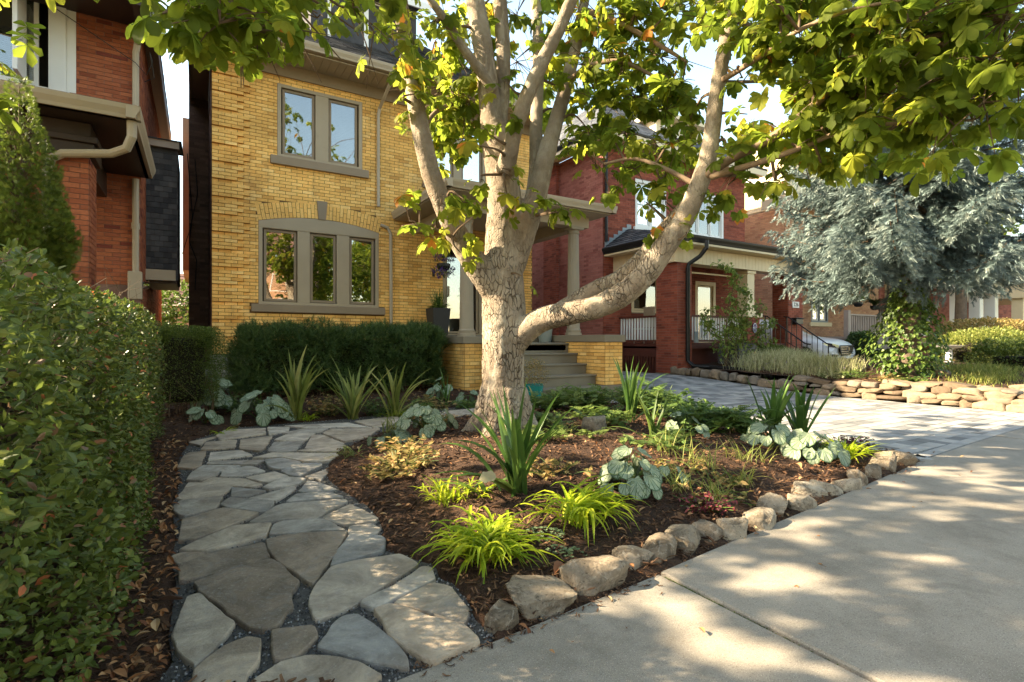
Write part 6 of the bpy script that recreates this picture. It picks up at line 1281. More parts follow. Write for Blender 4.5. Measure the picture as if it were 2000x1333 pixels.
# ================================================================ blue spruce with ivy
def spruce_shoot(n=7):
    V = []; F = []
    for i in range(n):
        t = i/n; y = t*.95; r = .33*(1-.35*t)
        for a in np.arange(0, 6.28, 6.28/4)+i*1.3:
            w = .042; d = np.array([math.cos(a)*r, r*.9, math.sin(a)*r]); o = np.array([0, y, 0]); s = np.array([-math.sin(a)*w, 0, math.cos(a)*w]); k = len(V)
            V += [o-s, o+s, o+d]; F.append([k, k+1, k+2])
    k = len(V); V += [[-.035, 0, 0], [.035, 0, 0], [0, 1.05, 0], [0, 0, .04]]; F += [[k, k+1, k+2], [k, k+3, k+2]]
    return np.array(V), np.array(F)
SH = spruce_shoot()
def make_spruce(name, label, base, H, zlow, R0, seed, dens=1.0, mt='spruce', front=None):
    r = np.random.default_rng(seed); rt = root(name, label, 'tree', base); bx, by, bz = base
    b = MB(); zs = np.linspace(0, H, 14); b.tube(np.c_[bx+.03*np.sin(zs*2), by+.03*np.cos(zs*1.7), bz-.1+zs], np.maximum(.2*(1-zs/H), .02), 12); b.build('trunk', M['trunk'], rt, smooth=True)
    P = []; D = []; Sz = []; T = []; br = MB(); z = zlow
    while z < H-.3:
        nb = int(r.integers(5, 8)); a0 = r.uniform(0, 6.28)
        f = 1-(z-zlow)/(H-zlow); L = (R0*f**.75+.3)
        for j in range(nb):
            a = a0+j*6.28/nb+r.normal(0, .15); l = L*r.uniform(.75, 1.1); n = max(4, int(l/.10)); t = np.linspace(0, 1, n)
            rise = -.10*l*t-.22*l*np.sin(t*2.2)*(.6+.6*(f > .5))+.22*l*t**3
            pts = np.c_[bx+np.cos(a)*l*t, by+np.sin(a)*l*t, bz+z+rise+.15*r.normal()*t]
            br.tube(pts, np.linspace(.03*f+.01, .004, n), 4)
            for i in range(1, n):
                if t[i] < .22: continue
                for sgn in (-1, 1):
                    sl = (.2+.55*(1-t[i])*min(l, 2)*.5)*r.uniform(.7, 1.2)
                    sa = a+sgn*r.uniform(.7, 1.15); m = max(2, int(sl/.06)); tt = (np.arange(m)+.5)/m
                    dr = np.array([math.cos(sa), math.sin(sa), -.15]); dz = -r.uniform(.25, .75)*tt**1.6*sl*1.5
                    q = pts[i]+np.outer(tt*sl, dr)+np.c_[np.zeros((m, 2)), dz]
                    k = r.random(m) < dens
                    for rep in range(2):
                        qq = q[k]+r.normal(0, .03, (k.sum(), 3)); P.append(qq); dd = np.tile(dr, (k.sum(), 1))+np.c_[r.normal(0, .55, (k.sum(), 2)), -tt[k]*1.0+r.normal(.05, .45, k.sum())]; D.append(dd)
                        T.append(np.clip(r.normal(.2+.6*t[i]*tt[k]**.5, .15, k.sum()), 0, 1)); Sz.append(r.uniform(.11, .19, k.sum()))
        z += .27
    P = np.concatenate(P); D = np.concatenate(D); T = np.concatenate(T); Sz = np.concatenate(Sz)
    if front is not None: k = front(P); P, D, T, Sz = P[k], D[k], T[k], Sz[k]
    print('spruce shoots', len(P))
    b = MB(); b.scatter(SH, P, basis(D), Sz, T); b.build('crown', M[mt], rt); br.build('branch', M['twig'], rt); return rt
spx, spy = 11.6, 4.65
def fr_(P):
    px, py, z = proj(P); return (px > 1400) & (px < 2150) & (py > -120)
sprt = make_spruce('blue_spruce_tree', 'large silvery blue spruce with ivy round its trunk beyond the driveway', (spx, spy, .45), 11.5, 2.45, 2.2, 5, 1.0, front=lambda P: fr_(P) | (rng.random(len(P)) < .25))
LT4 = leaflet(1, .95, .18, .2, ((0, .5), (.3, 1), (.65, .7), (1, 0)))
LT4 = (LT4[0], tri(LT4[1]))
n = 2200; a = rng.uniform(0, 6.28, n); z = rng.random(n)**1.15*2.1; rr = .16+.42*np.exp(-((z-.55)/.75)**2)*(1+.25*np.sin(a*3+z*4)); rr *= rng.uniform(.7, 1.12, n)
P = np.c_[spx+rr*np.cos(a), spy+rr*np.sin(a), .45+z]; D = np.c_[np.cos(a), np.sin(a), -rng.uniform(.3, 1.6, n)]+rng.normal(0, .35, (n, 3))
b = MB(); b.scatter(LT4, P, basis(D, up=np.c_[np.cos(a), np.sin(a), np.full(n, .6)]), rng.uniform(.05, .095, n), rng.random(n)); o = b.build('ivy', M['ivy']); tag(o, 'ivy covering the lower trunk of the blue spruce down to the ground', 'ivy')
# broadleaf trees far away (street opposite, behind the houses, right edge)
LT2 = (np.array([[-.5, 0, .1], [0, -.7, 0], [.5, 0, .1], [0, .8, 0]])*1.0, np.array([[0, 1, 3], [1, 2, 3]]))
def broad(name, label, cat, c, R3, n, seed, mt='cleaf', ls=(.12, .22), trunk=True, group=None, lobes=14, tn=(.1, .85)):
    r = np.random.default_rng(seed); rt = root(name, label, cat, (c[0], c[1], 0), group); c = np.array(c); R3 = np.array(R3)
    if trunk:
        b = MB(); b.tube([(c[0], c[1], -.1), (c[0]+.1, c[1], c[2]*.5), (c[0], c[1]+.1, c[2]+R3[2]*.4)], [.22, .17, .06], 10)
        for k in range(7): a = r.uniform(0, 6.28); q = c+R3*np.array([math.cos(a)*.7, math.sin(a)*.7, r.uniform(-.2, .6)]); b.tube([(c[0], c[1], c[2]-R3[2]*.6), tuple((c+q)/2+[0, 0, -.1]), tuple(q)], [.09, .05, .02], 6)
        b.build('trunk', M['trunk'], rt, smooth=True)
    L = []
    for _ in range(lobes):
        v = r.normal(0, 1, 3); v /= np.linalg.norm(v); L.append(c+v*R3*.62)
    L = np.array(L); k = r.integers(0, lobes, n); v = r.normal(0, 1, (n, 3)); v /= np.linalg.norm(v, axis=1)[:, None]
    P = L[k]+v*R3*.46*r.uniform(.6, 1.05, (n, 1)); D = v+r.normal(0, .6, (n, 3))
    b = MB(); b.scatter(LT2, P, basis(D, rollang=r.uniform(0, 6, n)), r.uniform(*ls, n), r.uniform(*tn, n)); b.build('crown', M[mt], rt); return rt
broad('maple_tree', 'leafy tree across the street mirrored in the front window panes', 'tree', (-4.5, -13, 5.5), (4.2, 3.5, 3.6), 9000, 1, ls=(.15, .26))
broad('maple_tree', 'wide leafy tree across the street mirrored in the upper windows', 'tree', (10.5, -13.5, 6), (4.5, 3.5, 4), 9000, 2, ls=(.15, .26))
broad('garden_tree', 'sunlit yellow green bush glowing in the gap between the two left houses', 'bush', (-.4, 20, 1.5), (1.6, 1.2, 1.5), 5000, 3, mt='ivy', ls=(.06, .1), trunk=False)
broad('garden_tree', 'loose golden green tree behind the spruce near the right edge', 'tree', (24, 8.0, 5.2), (3.2, 2, 2.6), 8000, 6, ls=(.07, .13), tn=(.4, .95))
broad('street_tree', 'dark leafy tree at the far right edge behind the white porch', 'tree', (36, 5.0, 6), (5, 4, 4), 9000, 7, ls=(.14, .24))
# ================================================================ hedges and shrubs
OV = (np.array([[-.28, .35, .06], [0, 0, 0], [.28, .35, .06], [.22, .75, .03], [0, 1, -.05], [-.22, .75, .03], [0, .5, -.02]]), np.array([[0, 1, 6], [1, 2, 6], [2, 3, 6], [3, 4, 6], [4, 5, 6], [5, 0, 6]]))
OV2 = (np.array([[-.3, .45, .08], [0, 0, 0], [.3, .45, .08], [0, 1, -.05]]), np.array([[0, 1, 3], [1, 2, 3]]))
def shell(n, x0, x1, y0, y1, z0, z1, rnd, depth, seed, faces=(1, 1, 1, 1, 1), amp=1.2):
    """points just under the surface of a rounded box, outward normals; faces -X +X -Y +Y top weights"""
    r = np.random.default_rng(seed); dx, dy, dz = x1-x0, y1-y0, z1-z0
    w = np.array([dy*dz, dy*dz, dx*dz, dx*dz, dx*dy])*faces; f = r.choice(5, n, p=w/w.sum())
    u, v = r.random(n), r.random(n); P = np.zeros((n, 3)); N = np.zeros((n, 3))
    for k in range(5):
        s = f == k
        if k < 2: P[s] = np.c_[np.full(s.sum(), x0 if k == 0 else x1), y0+u[s]*dy, z0+v[s]*dz]; N[s] = [(-1, 0, 0), (1, 0, 0)][k]
        elif k < 4: P[s] = np.c_[x0+u[s]*dx, np.full(s.sum(), y0 if k == 2 else y1), z0+v[s]*dz]; N[s] = [(0, -1, 0), (0, 1, 0)][k-2]
        else: P[s] = np.c_[x0+u[s]*dx, y0+v[s]*dy, np.full(s.sum(), z1)]; N[s] = (0, 0, 1)
    c = np.clip(P, [x0+rnd, y0+rnd, z0-9], [x1-rnd, y1-rnd, z1-rnd]); d = P-c; L = np.linalg.norm(d, axis=1)[:, None]
    N = np.where(L > 1e-4, d/np.maximum(L, 1e-4), N); P = c+N*np.minimum(L, rnd)
    bump = .075*vnoise(P, 2.6, seed)+.05*vnoise(P, 6, seed)
    P = P+N*(bump[:, None]*amp-(r.random(n)[:, None]**1.6)*depth)
    return P, N, r
hd = root('clipped_hedge', 'tall round leaved green hedge filling the left foreground beside the path', 'hedge', (-.9, 3.8, 0))
def hx(P):
    # the hedge bulges a little towards the path near its foot
    P = P.copy(); return P
P, N, r = shell(84000, -1.75, -.34, .95, 6.9, .03, 1.33, .28, .26, 3, (0, 1, 1, .5, .9))
P[:, 2] *= 1-.06*np.clip((3.2-P[:, 1])/2.2, 0, 1)
P[:, 0] += .10*np.clip(1-P[:, 2]/1.1, 0, 1)*np.clip((4.2-P[:, 1])/2.5, 0, 1)
px, py, zc = proj(P); k = (px > -120) & (px < 460) & (py < 1450) & (zc > .3); k |= r.random(len(P)) < .15
sp_ = np.argsort(zc); P, N, zc, px, py = P[k], N[k], zc[k], px[k], py[k]
D = N*.5+r.normal(0, .55, P.shape)+np.array([0, 0, -.05]); up = N+r.normal(0, .5, P.shape)+[0, 0, .5]
RBm = basis(D, up=up); sc = np.where(P[:, 1] < 4.5, r.uniform(.021, .036, len(P)), r.uniform(.016, .027, len(P)))
tn = np.clip(r.beta(2, 2.6, len(P)), 0, .94); tn = np.where(r.random(len(P)) < .04, r.uniform(.96, 1, len(P)), tn)
inv = (px > 0) & (px < 330) & (py > 540) & (py < 1333)
dist_in = np.where(inv, zc, 99)
near = np.argsort(dist_in)[:300]; ns_ = set(near.tolist()); isr = np.ones(len(P), bool); isr[near] = False
isn = isr & (zc < 3.2); isf = isr & (zc >= 3.2)
b = MB(); b.scatter(OV, P[isn], RBm[isn], sc[isn], tn[isn]); b.scatter(OV2, P[isf], RBm[isf], sc[isf]*1.25, tn[isf]); fo_ = b.build('foliage', M['hleaf'], hd, kind='stuff')
fo2 = MB(); lmh = []
for t_ in (.1, .25, .4, .55, .75, .97): q = MB(); q.add(OV[0], OV[1], t_); lmh.append(q.mesh('leaf', M['hleaf']))
for i in near:
    o = put(lmh[int(min(5, tn[i]*6 if tn[i] < .95 else 5))], 'leaf', hd); o.matrix_parent_inverse = Matrix.Translation(-hd.location)
    o.matrix_basis = Matrix.LocRotScale(Vector(P[i]), Matrix(RBm[i].tolist()).to_quaternion(), (sc[i],)*3)
b = MB(); rr = np.random.default_rng(8)
for k in range(340):
    y = 1.1+5.6*rr.random()**1.2; x = rr.uniform(-1.2, -.65); d = rr.normal(0, .1, 3)
    b.tube([(x, y, 0), (x+d[0]*.5+.05, y+d[1]*.5, .55), (x+d[0]+.12, y+d[1], rr.uniform(.9, 1.28))], [.009, .006, .002], 4)
for k in range(500):
    y = 1.0+5.7*rr.random()**1.3; z = rr.uniform(.1, 1.25); b.tube([(-.75, y, z-.1), (-.5, y+rr.normal(0, .08), z), (-.44+rr.uniform(-.05, .05), y+rr.normal(0, .1), z+rr.uniform(0, .15))], [.005, .003, .0015], 4)
b.build('branches', M['twig'], hd)
M['core'] = mat('core_shade', [(.02, .017, .01)], 20, .5, 1, bump=1, bsc=40, bd=.03)  # near-black colour stands for shade inside hedges and shrubs
b = MB(); b.box(-1.55, -.62, 1.3, 6.6, 0, 1.05); b.build('dark_core', M['core'], hd, bevel=.15)  # solid block painted as the hedge's shaded inside
def shrub(name, label, cat, box, n, size, mt, T, seed, depth=.15, rnd=.25, core=True, faces=(1, 1, 1, 1, 1), droop=0, tone=(2, 2.4), stems=30, group=None, dn=.8, amp=1.2):
    x0, x1, y0, y1, z0, z1 = box; rt = root(name, label, cat, ((x0+x1)/2, (y0+y1)/2, 0), group)
    P, N, r = shell(n, *box, rnd, depth, seed, faces, amp); D = N*dn+r.normal(0, .5, P.shape)+[0, 0, .3-droop]
    b = MB(); b.scatter(T, P, basis(D, rollang=r.uniform(-.8, .8, len(P))), r.uniform(*size, len(P)), r.beta(*tone, len(P))); b.build('foliage', M[mt], rt)
    if core: b = MB(); e = depth*1.0+.04; b.box(x0+e, x1-e, y0+e, y1-e, z0, z1-e); b.build('dark_core', M['core'], rt, bevel=.08)  # solid dark block in place of the shrub's shaded inside
    b = MB()
    for k in range(stems):
        x, y = r.uniform(x0+.15*(x1-x0), x1-.15*(x1-x0)), r.uniform(y0+.15, y1-.15); b.tube([(x, y, -.02), (x+r.normal(0, .05), y-.05+r.normal(0, .03), .3), (x+r.normal(0, .1), y+r.normal(0, .06), max(z0, .4)+.2)], [.010, .007, .004], 5)
    b.build('stems', M['twig'], rt); return rt
shrub('boxwood_shrub', 'small leaved rounded green shrub between the hedge and the yellow house corner', 'shrub', (-.62, .30, 7.5, 8.5, .28, 1.31), 26000, (.016, .028), 'box', OV2, 12, .18, .34, amp=1.8)
def yew_shoot(n=9):
    V = [[-.02, 0, 0], [.02, 0, 0], [0, 1, 0]]; F = [[0, 1, 2]]
    for i in range(n):
        y = i/n
        for s_ in (-1, 1):
            k = len(V); l = .26*(1-.3*y); V += [[0, y, 0], [0, y+.05, 0], [s_*l, y+.13, .05]]; F.append([k, k+1, k+2])
        k = len(V); V += [[-.01, y, 0], [.01, y+.04, 0], [0, y+.14, .16]]; F.append([k, k+1, k+2])
    return np.array(V), np.array(F)
shrub('yew_hedge', 'dark green clipped yew hedge under the front window of the yellow house', 'hedge', (.52, 4.12, 9.15, 10.3, .22, 1.30), 26000, (.07, .12), 'yew', yew_shoot(), 14, .2, .32, faces=(1, 1, 1.4, .2, 1), stems=50, dn=.3, amp=2.2, tone=(1.6, 1.6))
def cedar_spray():
    V = []; F = []
    for a in (-.9, -.55, -.25, 0, .25, .55, .9):
        l = 1-.35*abs(a); k = len(V); d = np.array([math.sin(a), math.cos(a), 0])*l; w = np.array([math.cos(a), -math.sin(a), 0])*.05
        m = d*.55+np.array([0, 0, .03]); V += [[0, 0, 0], m-w, m+w, d]; F += [[k, k+1, k+2], [k+1, k+3, k+2]]
    return np.array(V), np.array(F)
cd = root('cedar_tree', 'narrow pointed green cedar standing in front of the orange brick porch', 'tree', (-1.5, 6.9, 0))
n = 30000; r = np.random.default_rng(77); z = 3.68*(1-np.sqrt(r.random(n))*.98); rad = .52*np.clip(1-z/3.72, 0, 1)**.62*(1+.12*np.sin(z*9)+.15*r.normal(0, 1, n)*.6); a = r.uniform(0, 6.28, n)
rad *= 1+.34*vnoise(np.c_[np.cos(a)*2, np.sin(a)*2, z*3], 1)
P = np.c_[-1.5+rad*np.cos(a), 6.9+rad*np.sin(a), z]; D = np.c_[np.cos(a)*.8, np.sin(a)*.8, np.full(n, .9)]+r.normal(0, .35, (n, 3))
b = MB(); b.scatter(cedar_spray(), P, basis(D, rollang=r.uniform(0, 3.1, n)), r.uniform(.05, .10, n)*np.clip(1.3-z/4, .5, 1), np.clip(r.normal(.45+.1*z/3.6, .2, n), 0, 1)); b.build('crown', M['cedar'], cd)
b = MB(); b.tube([(-1.5, 6.9, 0), (-1.5, 6.9, 2), (-1.5, 6.9, 3.55)], [.05, .03, .004], 6)
for k in range(240): a_ = r.uniform(0, 6.28); z_ = r.uniform(.3, 3.2); l = .42*(1-z_/3.7)**.6; b.tube([(-1.5, 6.9, z_-.1), (-1.5+math.cos(a_)*l, 6.9+math.sin(a_)*l, z_+.15)], [.012, .003], 4)
b.build('trunk', M['twig'], cd)
# ================================================================ bed plants
M['iris'] = leafmat('iris_blade', [(.04, .085, .018), (.07, .14, .028), (.13, .21, .045)], 1.4, .3, .4, ns=5)
M['hak'] = leafmat('golden_grass', [(.20, .29, .015), (.34, .42, .02), (.50, .54, .035)], 1.3, .5, .5, ns=6)
M['tang'] = leafmat('yellow_green_grass', [(.12, .16, .03), (.22, .25, .05), (.36, .34, .10)], 1.2, .35, .5, ns=6)
M['silver'] = leafmat('silver_leaf', [(.035, .075, .025), (.13, .19, .10), (.21, .27, .17), (.30, .35, .24)], .5, .2, .5, na=.12)
M['peren'] = leafmat('perennial_leaf', [(.045, .085, .02), (.09, .15, .03), (.17, .22, .05)], 1.4, .35, .5)
M['dryp'] = leafmat('yellowing_leaf', [(.10, .10, .025), (.24, .19, .05), (.42, .30, .11), (.36, .20, .08)], 1.1, .3, .6)
M['maroon'] = leafmat('maroon_leaf', [(.06, .012, .015), (.13, .025, .03), (.2, .05, .05)], 1, .25, .5)
M['sed'] = leafmat('sedum_leaf', [(.07, .11, .05), (.12, .17, .08), (.17, .22, .11)], .5, .15, .5)
M['lav'] = leafmat('silver_green_grass', [(.28, .30, .12), (.42, .42, .22), (.60, .56, .36)], 1.1, .3, .6)
M['vine'] = leafmat('shrub_leaf', [(.10, .16, .03), (.18, .25, .05), (.30, .34, .09)], 1.3, .4, .5)
M['purp'] = leafmat('purple_flower', [(.10, .05, .28), (.2, .09, .42)], .8, .3, .5)
M['pot'] = mat('charcoal_planter', [(.035, .034, .033)], 2, .15, .55, bump=.2)
M['teal'] = mat('teal_glaze', [(.02, .20, .17)], 3, .2, .25, bump=.1, coat=.4)
def strip(base, az, L, w, th0, th1, seg=7, p=1.6, fold=.25, twist=0, tip=.5, bw=.6):
    """arching blade from base; th = angle from vertical at root and tip; returns V,F"""
    s = np.linspace(0, 1, seg+1); th = th0+(th1-th0)*s**p; ds = L/seg; r_ = np.r_[0, np.cumsum(np.sin((th[:-1]+th[1:])/2)*ds)]; z = np.r_[0, np.cumsum(np.cos((th[:-1]+th[1:])/2)*ds)]
    azs = az+twist*s; ca, sa = np.cos(az), np.sin(az)
    wd = w*np.minimum(1, bw+(1-bw)*s*4)*(1-np.clip((s-tip)/(1-tip), 0, 1)**1.8)
    wd[-1] = 0
    c = np.c_[base[0]+ca*r_, base[1]+sa*r_, base[2]+z]; tn = azs+math.pi/2
    side = np.c_[np.cos(tn), np.sin(tn), np.zeros(seg+1)]*wd[:, None]/2
    up = np.c_[-np.cos(th)*ca, -np.cos(th)*sa, np.sin(th)]*(fold*wd)[:, None]
    V = np.empty((3*(seg+1), 3)); V[0::3] = c-side+up; V[1::3] = c; V[2::3] = c+side+up
    F = []
    for i in range(seg): a = 3*i; F += [[a, a+1, a+4, a+3], [a+1, a+2, a+5, a+4]]
    return V, np.array(F)
def gh(x, y): return float(bedheight([x], [y])[0]) if x < 9 else float(rz(x, y))
def iris(name, label, x, y, H, n, seed, lean=0, single=True, m='iris', w=.032, group=None, low=2, z=None, spread=.75):
    r = np.random.default_rng(seed); z = gh(x, y) if z is None else z; rt = root(name, label, 'plant', (x, y, z), group); b = MB()
    for i in range(n):
        t = i/n; az = r.uniform(0, 6.28); L = H*r.uniform(.7, 1.12); a0 = r.uniform(.02, .32)*spread/.75; a1 = a0+r.uniform(.05, .75)*spread
        if r.random() < .25: a1 += r.uniform(.5, 1.1)
        if i < low: a0, a1, L = .9, 1.75, H*.85
        V, F = strip((x+r.normal(0, .025), y+r.normal(0, .025), z-.02), az+r.normal(0, .1), L, w*r.uniform(.75, 1.15), a0, a1, 8, twist=r.uniform(-.8, .8))
        if single: q = MB(); q.add(V, F, r.random()); q.build('blade', M[m], rt, smooth=True)
        else: b.add(V, F, r.random())
    if not single: b.build('foliage', M[m], rt, smooth=True)
    return rt
def grassclump(name, label, x, y, n, L, w, seed, m='hak', single=0, a=(.25, 1.1), b_=(1.6, 2.7), rad=.04, stems=True, cat='grass', group=None, z=None, sx=1, sy=1, p=1.3, dirb=None):
    r = np.random.default_rng(seed); z = gh(x, y) if z is None else z; rt = root(name, label, cat, (x, y, z), group); b = MB(); k = 0
    for i in range(n):
        az = r.uniform(0, 6.28) if dirb is None or r.random() > .5 else r.normal(dirb, .6); l = L*r.uniform(.55, 1.1)
        ox, oy = x+r.normal(0, rad)*sx, y+r.normal(0, rad)*sy
        zz = gh(ox, oy) if rad > .1 else z
        V, F = strip((ox, oy, zz-.01), az, l, w*r.uniform(.7, 1.2), r.uniform(*a), r.uniform(*b_), 6, p=p, twist=r.uniform(-.5, .5), tip=.35, bw=.4)
        if k < single: q = MB(); q.add(V, F, r.random()); q.build('blade', M[m], rt, smooth=True); k += 1
        else: b.add(V, F, r.random())
        if stems and i % 3 == 0:   # leafy side blades part way up the culm
            for j in (3, 6, 9):
                bp = V[j+1]; V2, F2 = strip(tuple(bp), az+r.normal(0, .7), l*r.uniform(.4, .6), w*.9, r.uniform(.6, 1.2), r.uniform(1.9, 2.8), 5, tip=.3, bw=.5); b.add(V2, F2, r.random())
    b.build('foliage', M[m], rt, smooth=True); return rt
iris('iris_plant', 'large dark green sword leaved clump in the middle of the front bed', *PL['iris_main'], .68, 28, 1, low=4, w=.046, spread=1.15)
iris('iris_plant', 'tall upright sword leaved clump behind the silver leaves, nearer the trunk', *PL['irisA'], .72, 18, 2, w=.05, spread=.7)
iris('iris_plant', 'tall sword leaved clump arching right over the pavers, behind silver leaves', *PL['irisB'], .72, 20, 3, w=.05, spread=1.1)
iris('iris_plant', 'sword leaved clump at the back of the bed in front of the steps', *PL['irisC'], .72, 16, 4, w=.042)
iris('iris_plant', 'thin pale sword leaved clump leaning right in the middle of the bed', *PL['irisD'], .52, 12, 5, w=.034, m='peren')
iris('iris_plant', 'low slanting sword leaves lying across mulch left of the front chartreuse grass', 1.55, 2.95, .5, 4, 66, w=.03, low=4)
iris('iris_plant', 'few pale blades beside the trunk near the teal pot', 4.1, 6.25, .55, 4, 6, w=.03, m='tang')
iris('iris_plant', 'leftmost sword leaved clump before the yew hedge', *PL['i1'], .95, 24, 7, w=.05, m='tang')
iris('iris_plant', 'wide sword leaved clump in the middle before the yew hedge', *PL['i2'], .95, 28, 8, w=.05, m='tang', spread=1.2)
iris('iris_plant', 'sword leaved clump right of the widest one before the yew hedge', *PL['i3'], .85, 18, 9, w=.045, m='tang', spread=1)
iris('iris_plant', 'dark narrow sword leaved clump left of the porch pier', *PL['i4'], .62, 9, 10, w=.03)
grassclump('golden_grass', 'bright chartreuse grass spilling over the front rocks, a pale leaf on top', *PL['hak1'], 120, .37, .020, 11, single=60, a=(.05, .75), b_=(2.0, 2.95), p=1.15)
grassclump('golden_grass', 'bright chartreuse grass arching right in the middle front of the bed', *PL['hak2'], 110, .37, .020, 12, single=60, dirb=.1, a=(.05, .75), b_=(2.0, 2.95), p=1.15)
grassclump('golden_grass', 'small chartreuse grass left of the large sword leaved clump', *PL['hak3'], 40, .24, .013, 13, a=(.1, .8), b_=(1.0, 2.3), single=20)
grassclump('golden_grass', 'low chartreuse sprig touching the fallen sword leaf', *PL['hak3b'], 16, .2, .012, 14, a=(.5, 1.1))
grassclump('golden_grass', 'chartreuse grass near the driveway corner rocks', *PL['hakR'], 60, .30, .015, 15, a=(.1, .9), b_=(1.2, 2.4), single=20)
grassclump('golden_grass', 'low chartreuse grass beside the silver leaves left of the path', *PL['hakL'], 45, .26, .014, 16, a=(.7, 1.3))
grassclump('golden_grass', 'chartreuse grass under the sword leaves before the yew hedge', *PL['hakM'], 50, .32, .014, 17)
grassclump('golden_grass', 'lime grass tuft at the foot of the leftmost sword leaved clump', *PL['hakN'], 30, .25, .012, 18)
grassclump('golden_grass', 'small golden grass on the path edge below the dried plant', *PL['g1'], 26, .22, .009, 19, m='tang')
grassclump('golden_grass', 'upright wispy grass on the path edge by the silver leaves', *PL['g2'], 26, .34, .010, 20, m='tang', a=(.05, .7), b_=(.8, 2.2))
for i, (k, lab, n, L) in enumerate([('t1', 'thin yellow grass tuft right of the front silver leaved plant', 26, .30), ('t2', 'loose straw yellow grass tuft between silver plants', 24, .30), ('t3', 'straw yellow grass tuft next to the maroon plant', 34, .24), ('t4', 'straw grass tuft just behind the sunny edging rocks', 34, .24), ('t5', 'wispy green gold grass tuft below the paired sword leaves', 28, .26), ('t6', 'small grass tuft left of the right silver leaves', 16, .2), ('t7', 'thin grass tuft in the middle of the straw grasses', 22, .28), ('t8', 'thin straw grass tuft farthest back among the straw grasses', 18, .3)]):
    grassclump('straw_grass', lab, *PL[k], n, L, .007, 30+i, m='tang', a=(.05, .7), b_=(.7, 2.3), stems=False, single=10 if n > 25 else 0, group='straw yellow grass tufts')
# silver heart leaves with dark veins
def heart(seed):
    r = np.random.default_rng(seed); V = []; F = []; T = []; N = 11; aa = np.linspace(-2.75, 2.75, N*2+1)
    def R_(a): return (.56+.40*np.exp(-(a/.8)**2)-.05*np.cos(3*a))*(1-.0*a)
    def pt(rr, a): return [rr*R_(a)*math.sin(a), .32+rr*R_(a)*math.cos(a)-.32*(1-rr), .10*rr*rr*abs(math.sin(a))-.16*rr*rr*math.cos(a)*(math.cos(a) > 0)+.03*math.sin(a*6)*rr]
    ang = []
    for i in range(N-1):
        a0, a1 = aa[2*i], aa[2*i+2]; ang.append((a0+.045, a1-.045, 1)); ang.append((a1-.045, a1+.045, 0))
    for a0, a1, s_ in ang:
        for r0, r1 in ((0, .35), (.35, .7), (.7, .93), (.93, 1.0)):
            k = len(V); V += [pt(r0, a0), pt(r0, a1), pt(r1, a1), pt(r1, a0)]; F.append([k, k+1, k+2, k+3]); T.append(r.uniform(.62, .95) if (s_ and r1 < .95) else .12)
    return np.array(V), np.array(F), np.array(T)
HM = []
for k in range(5): q = MB(); v, f, t = heart(k); v[:, 2] += .03*vnoise(v, 4, k); q.add(v, f, t); HM.append(q.mesh('leaf', M['silver']))
def brunnera(label, x, y, n, R_, H, size, seed, group=None):
    r = np.random.default_rng(seed); z = gh(x, y); rt = root('silver_leaf_plant', label, 'plant', (x, y, z), group); st = MB()
    for i in range(n):
        a = r.uniform(0, 6.28); q = math.sqrt((i+.5)/n); rr = R_*q; h = H*(1-.75*q*q)*r.uniform(.8, 1.15)+.03; p = Vector((x+rr*math.cos(a), y+rr*math.sin(a), z+h))
        st.tube([(x, y, z-.02), (x+rr*.5*math.cos(a), y+rr*.5*math.sin(a), z+h*.75), tuple(p)], .003, 4)
        tilt = .2+1.0*q+r.normal(0, .15); d = Vector((math.cos(a)*math.cos(tilt*.9), math.sin(a)*math.cos(tilt*.9), -math.sin(tilt*.9)))
        B = basis(np.array([d[:]]), up=np.array([[math.cos(a)*.3-.25, math.sin(a)*.3-.45, 1.]]))[0]; o = put(HM[r.integers(0, 5)], 'leaf', rt); o.matrix_parent_inverse = Matrix.Translation(-rt.location)
        s_ = size*r.uniform(.7, 1.15); o.matrix_basis = Matrix.LocRotScale(p, Matrix(B.tolist()).to_quaternion(), (s_,)*3)
    st.build('stems', M['peren'], rt); return rt
brunnera('largest silver leaved plant with veined heart leaves, right of the sword leaved clump', *PL['brun1'], 34, .17, .24, .085, 1)
brunnera('silver leaved plant on the path side of the trunk', *PL['brun2'], 40, .28, .26, .095, 2)
brunnera('silver leaved plant at the foot of the paired sword leaved clumps', *PL['brunA'], 20, .20, .18, .105, 3)
brunnera('trailing silver leaved plant near the driveway corner rocks', *PL['brunB'], 26, .24, .17, .10, 4)
brunnera('silver leaved plant beside the boxwood shrub at the house corner', *PL['brun3'], 26, .24, .40, .13, 5)
brunnera('lowest silver leaves at the left end of the path', *PL['brun4'], 9, .14, .16, .12, 6)
brunnera('silver leaved plant left of the leftmost sword leaved clump', *PL['brun5'], 34, .32, .32, .13, 7)
brunnera('small silver leaved plant in shade near the porch pier', *PL['brun6'], 14, .2, .3, .11, 8)
brunnera('small shaded silver leaves next to the trunk', *PL['brun7'], 10, .18, .2, .10, 9)
brunnera('few silver leaves lying flat behind the golden path grass', 1.62, 5.0, 12, .2, .08, .10, 10)
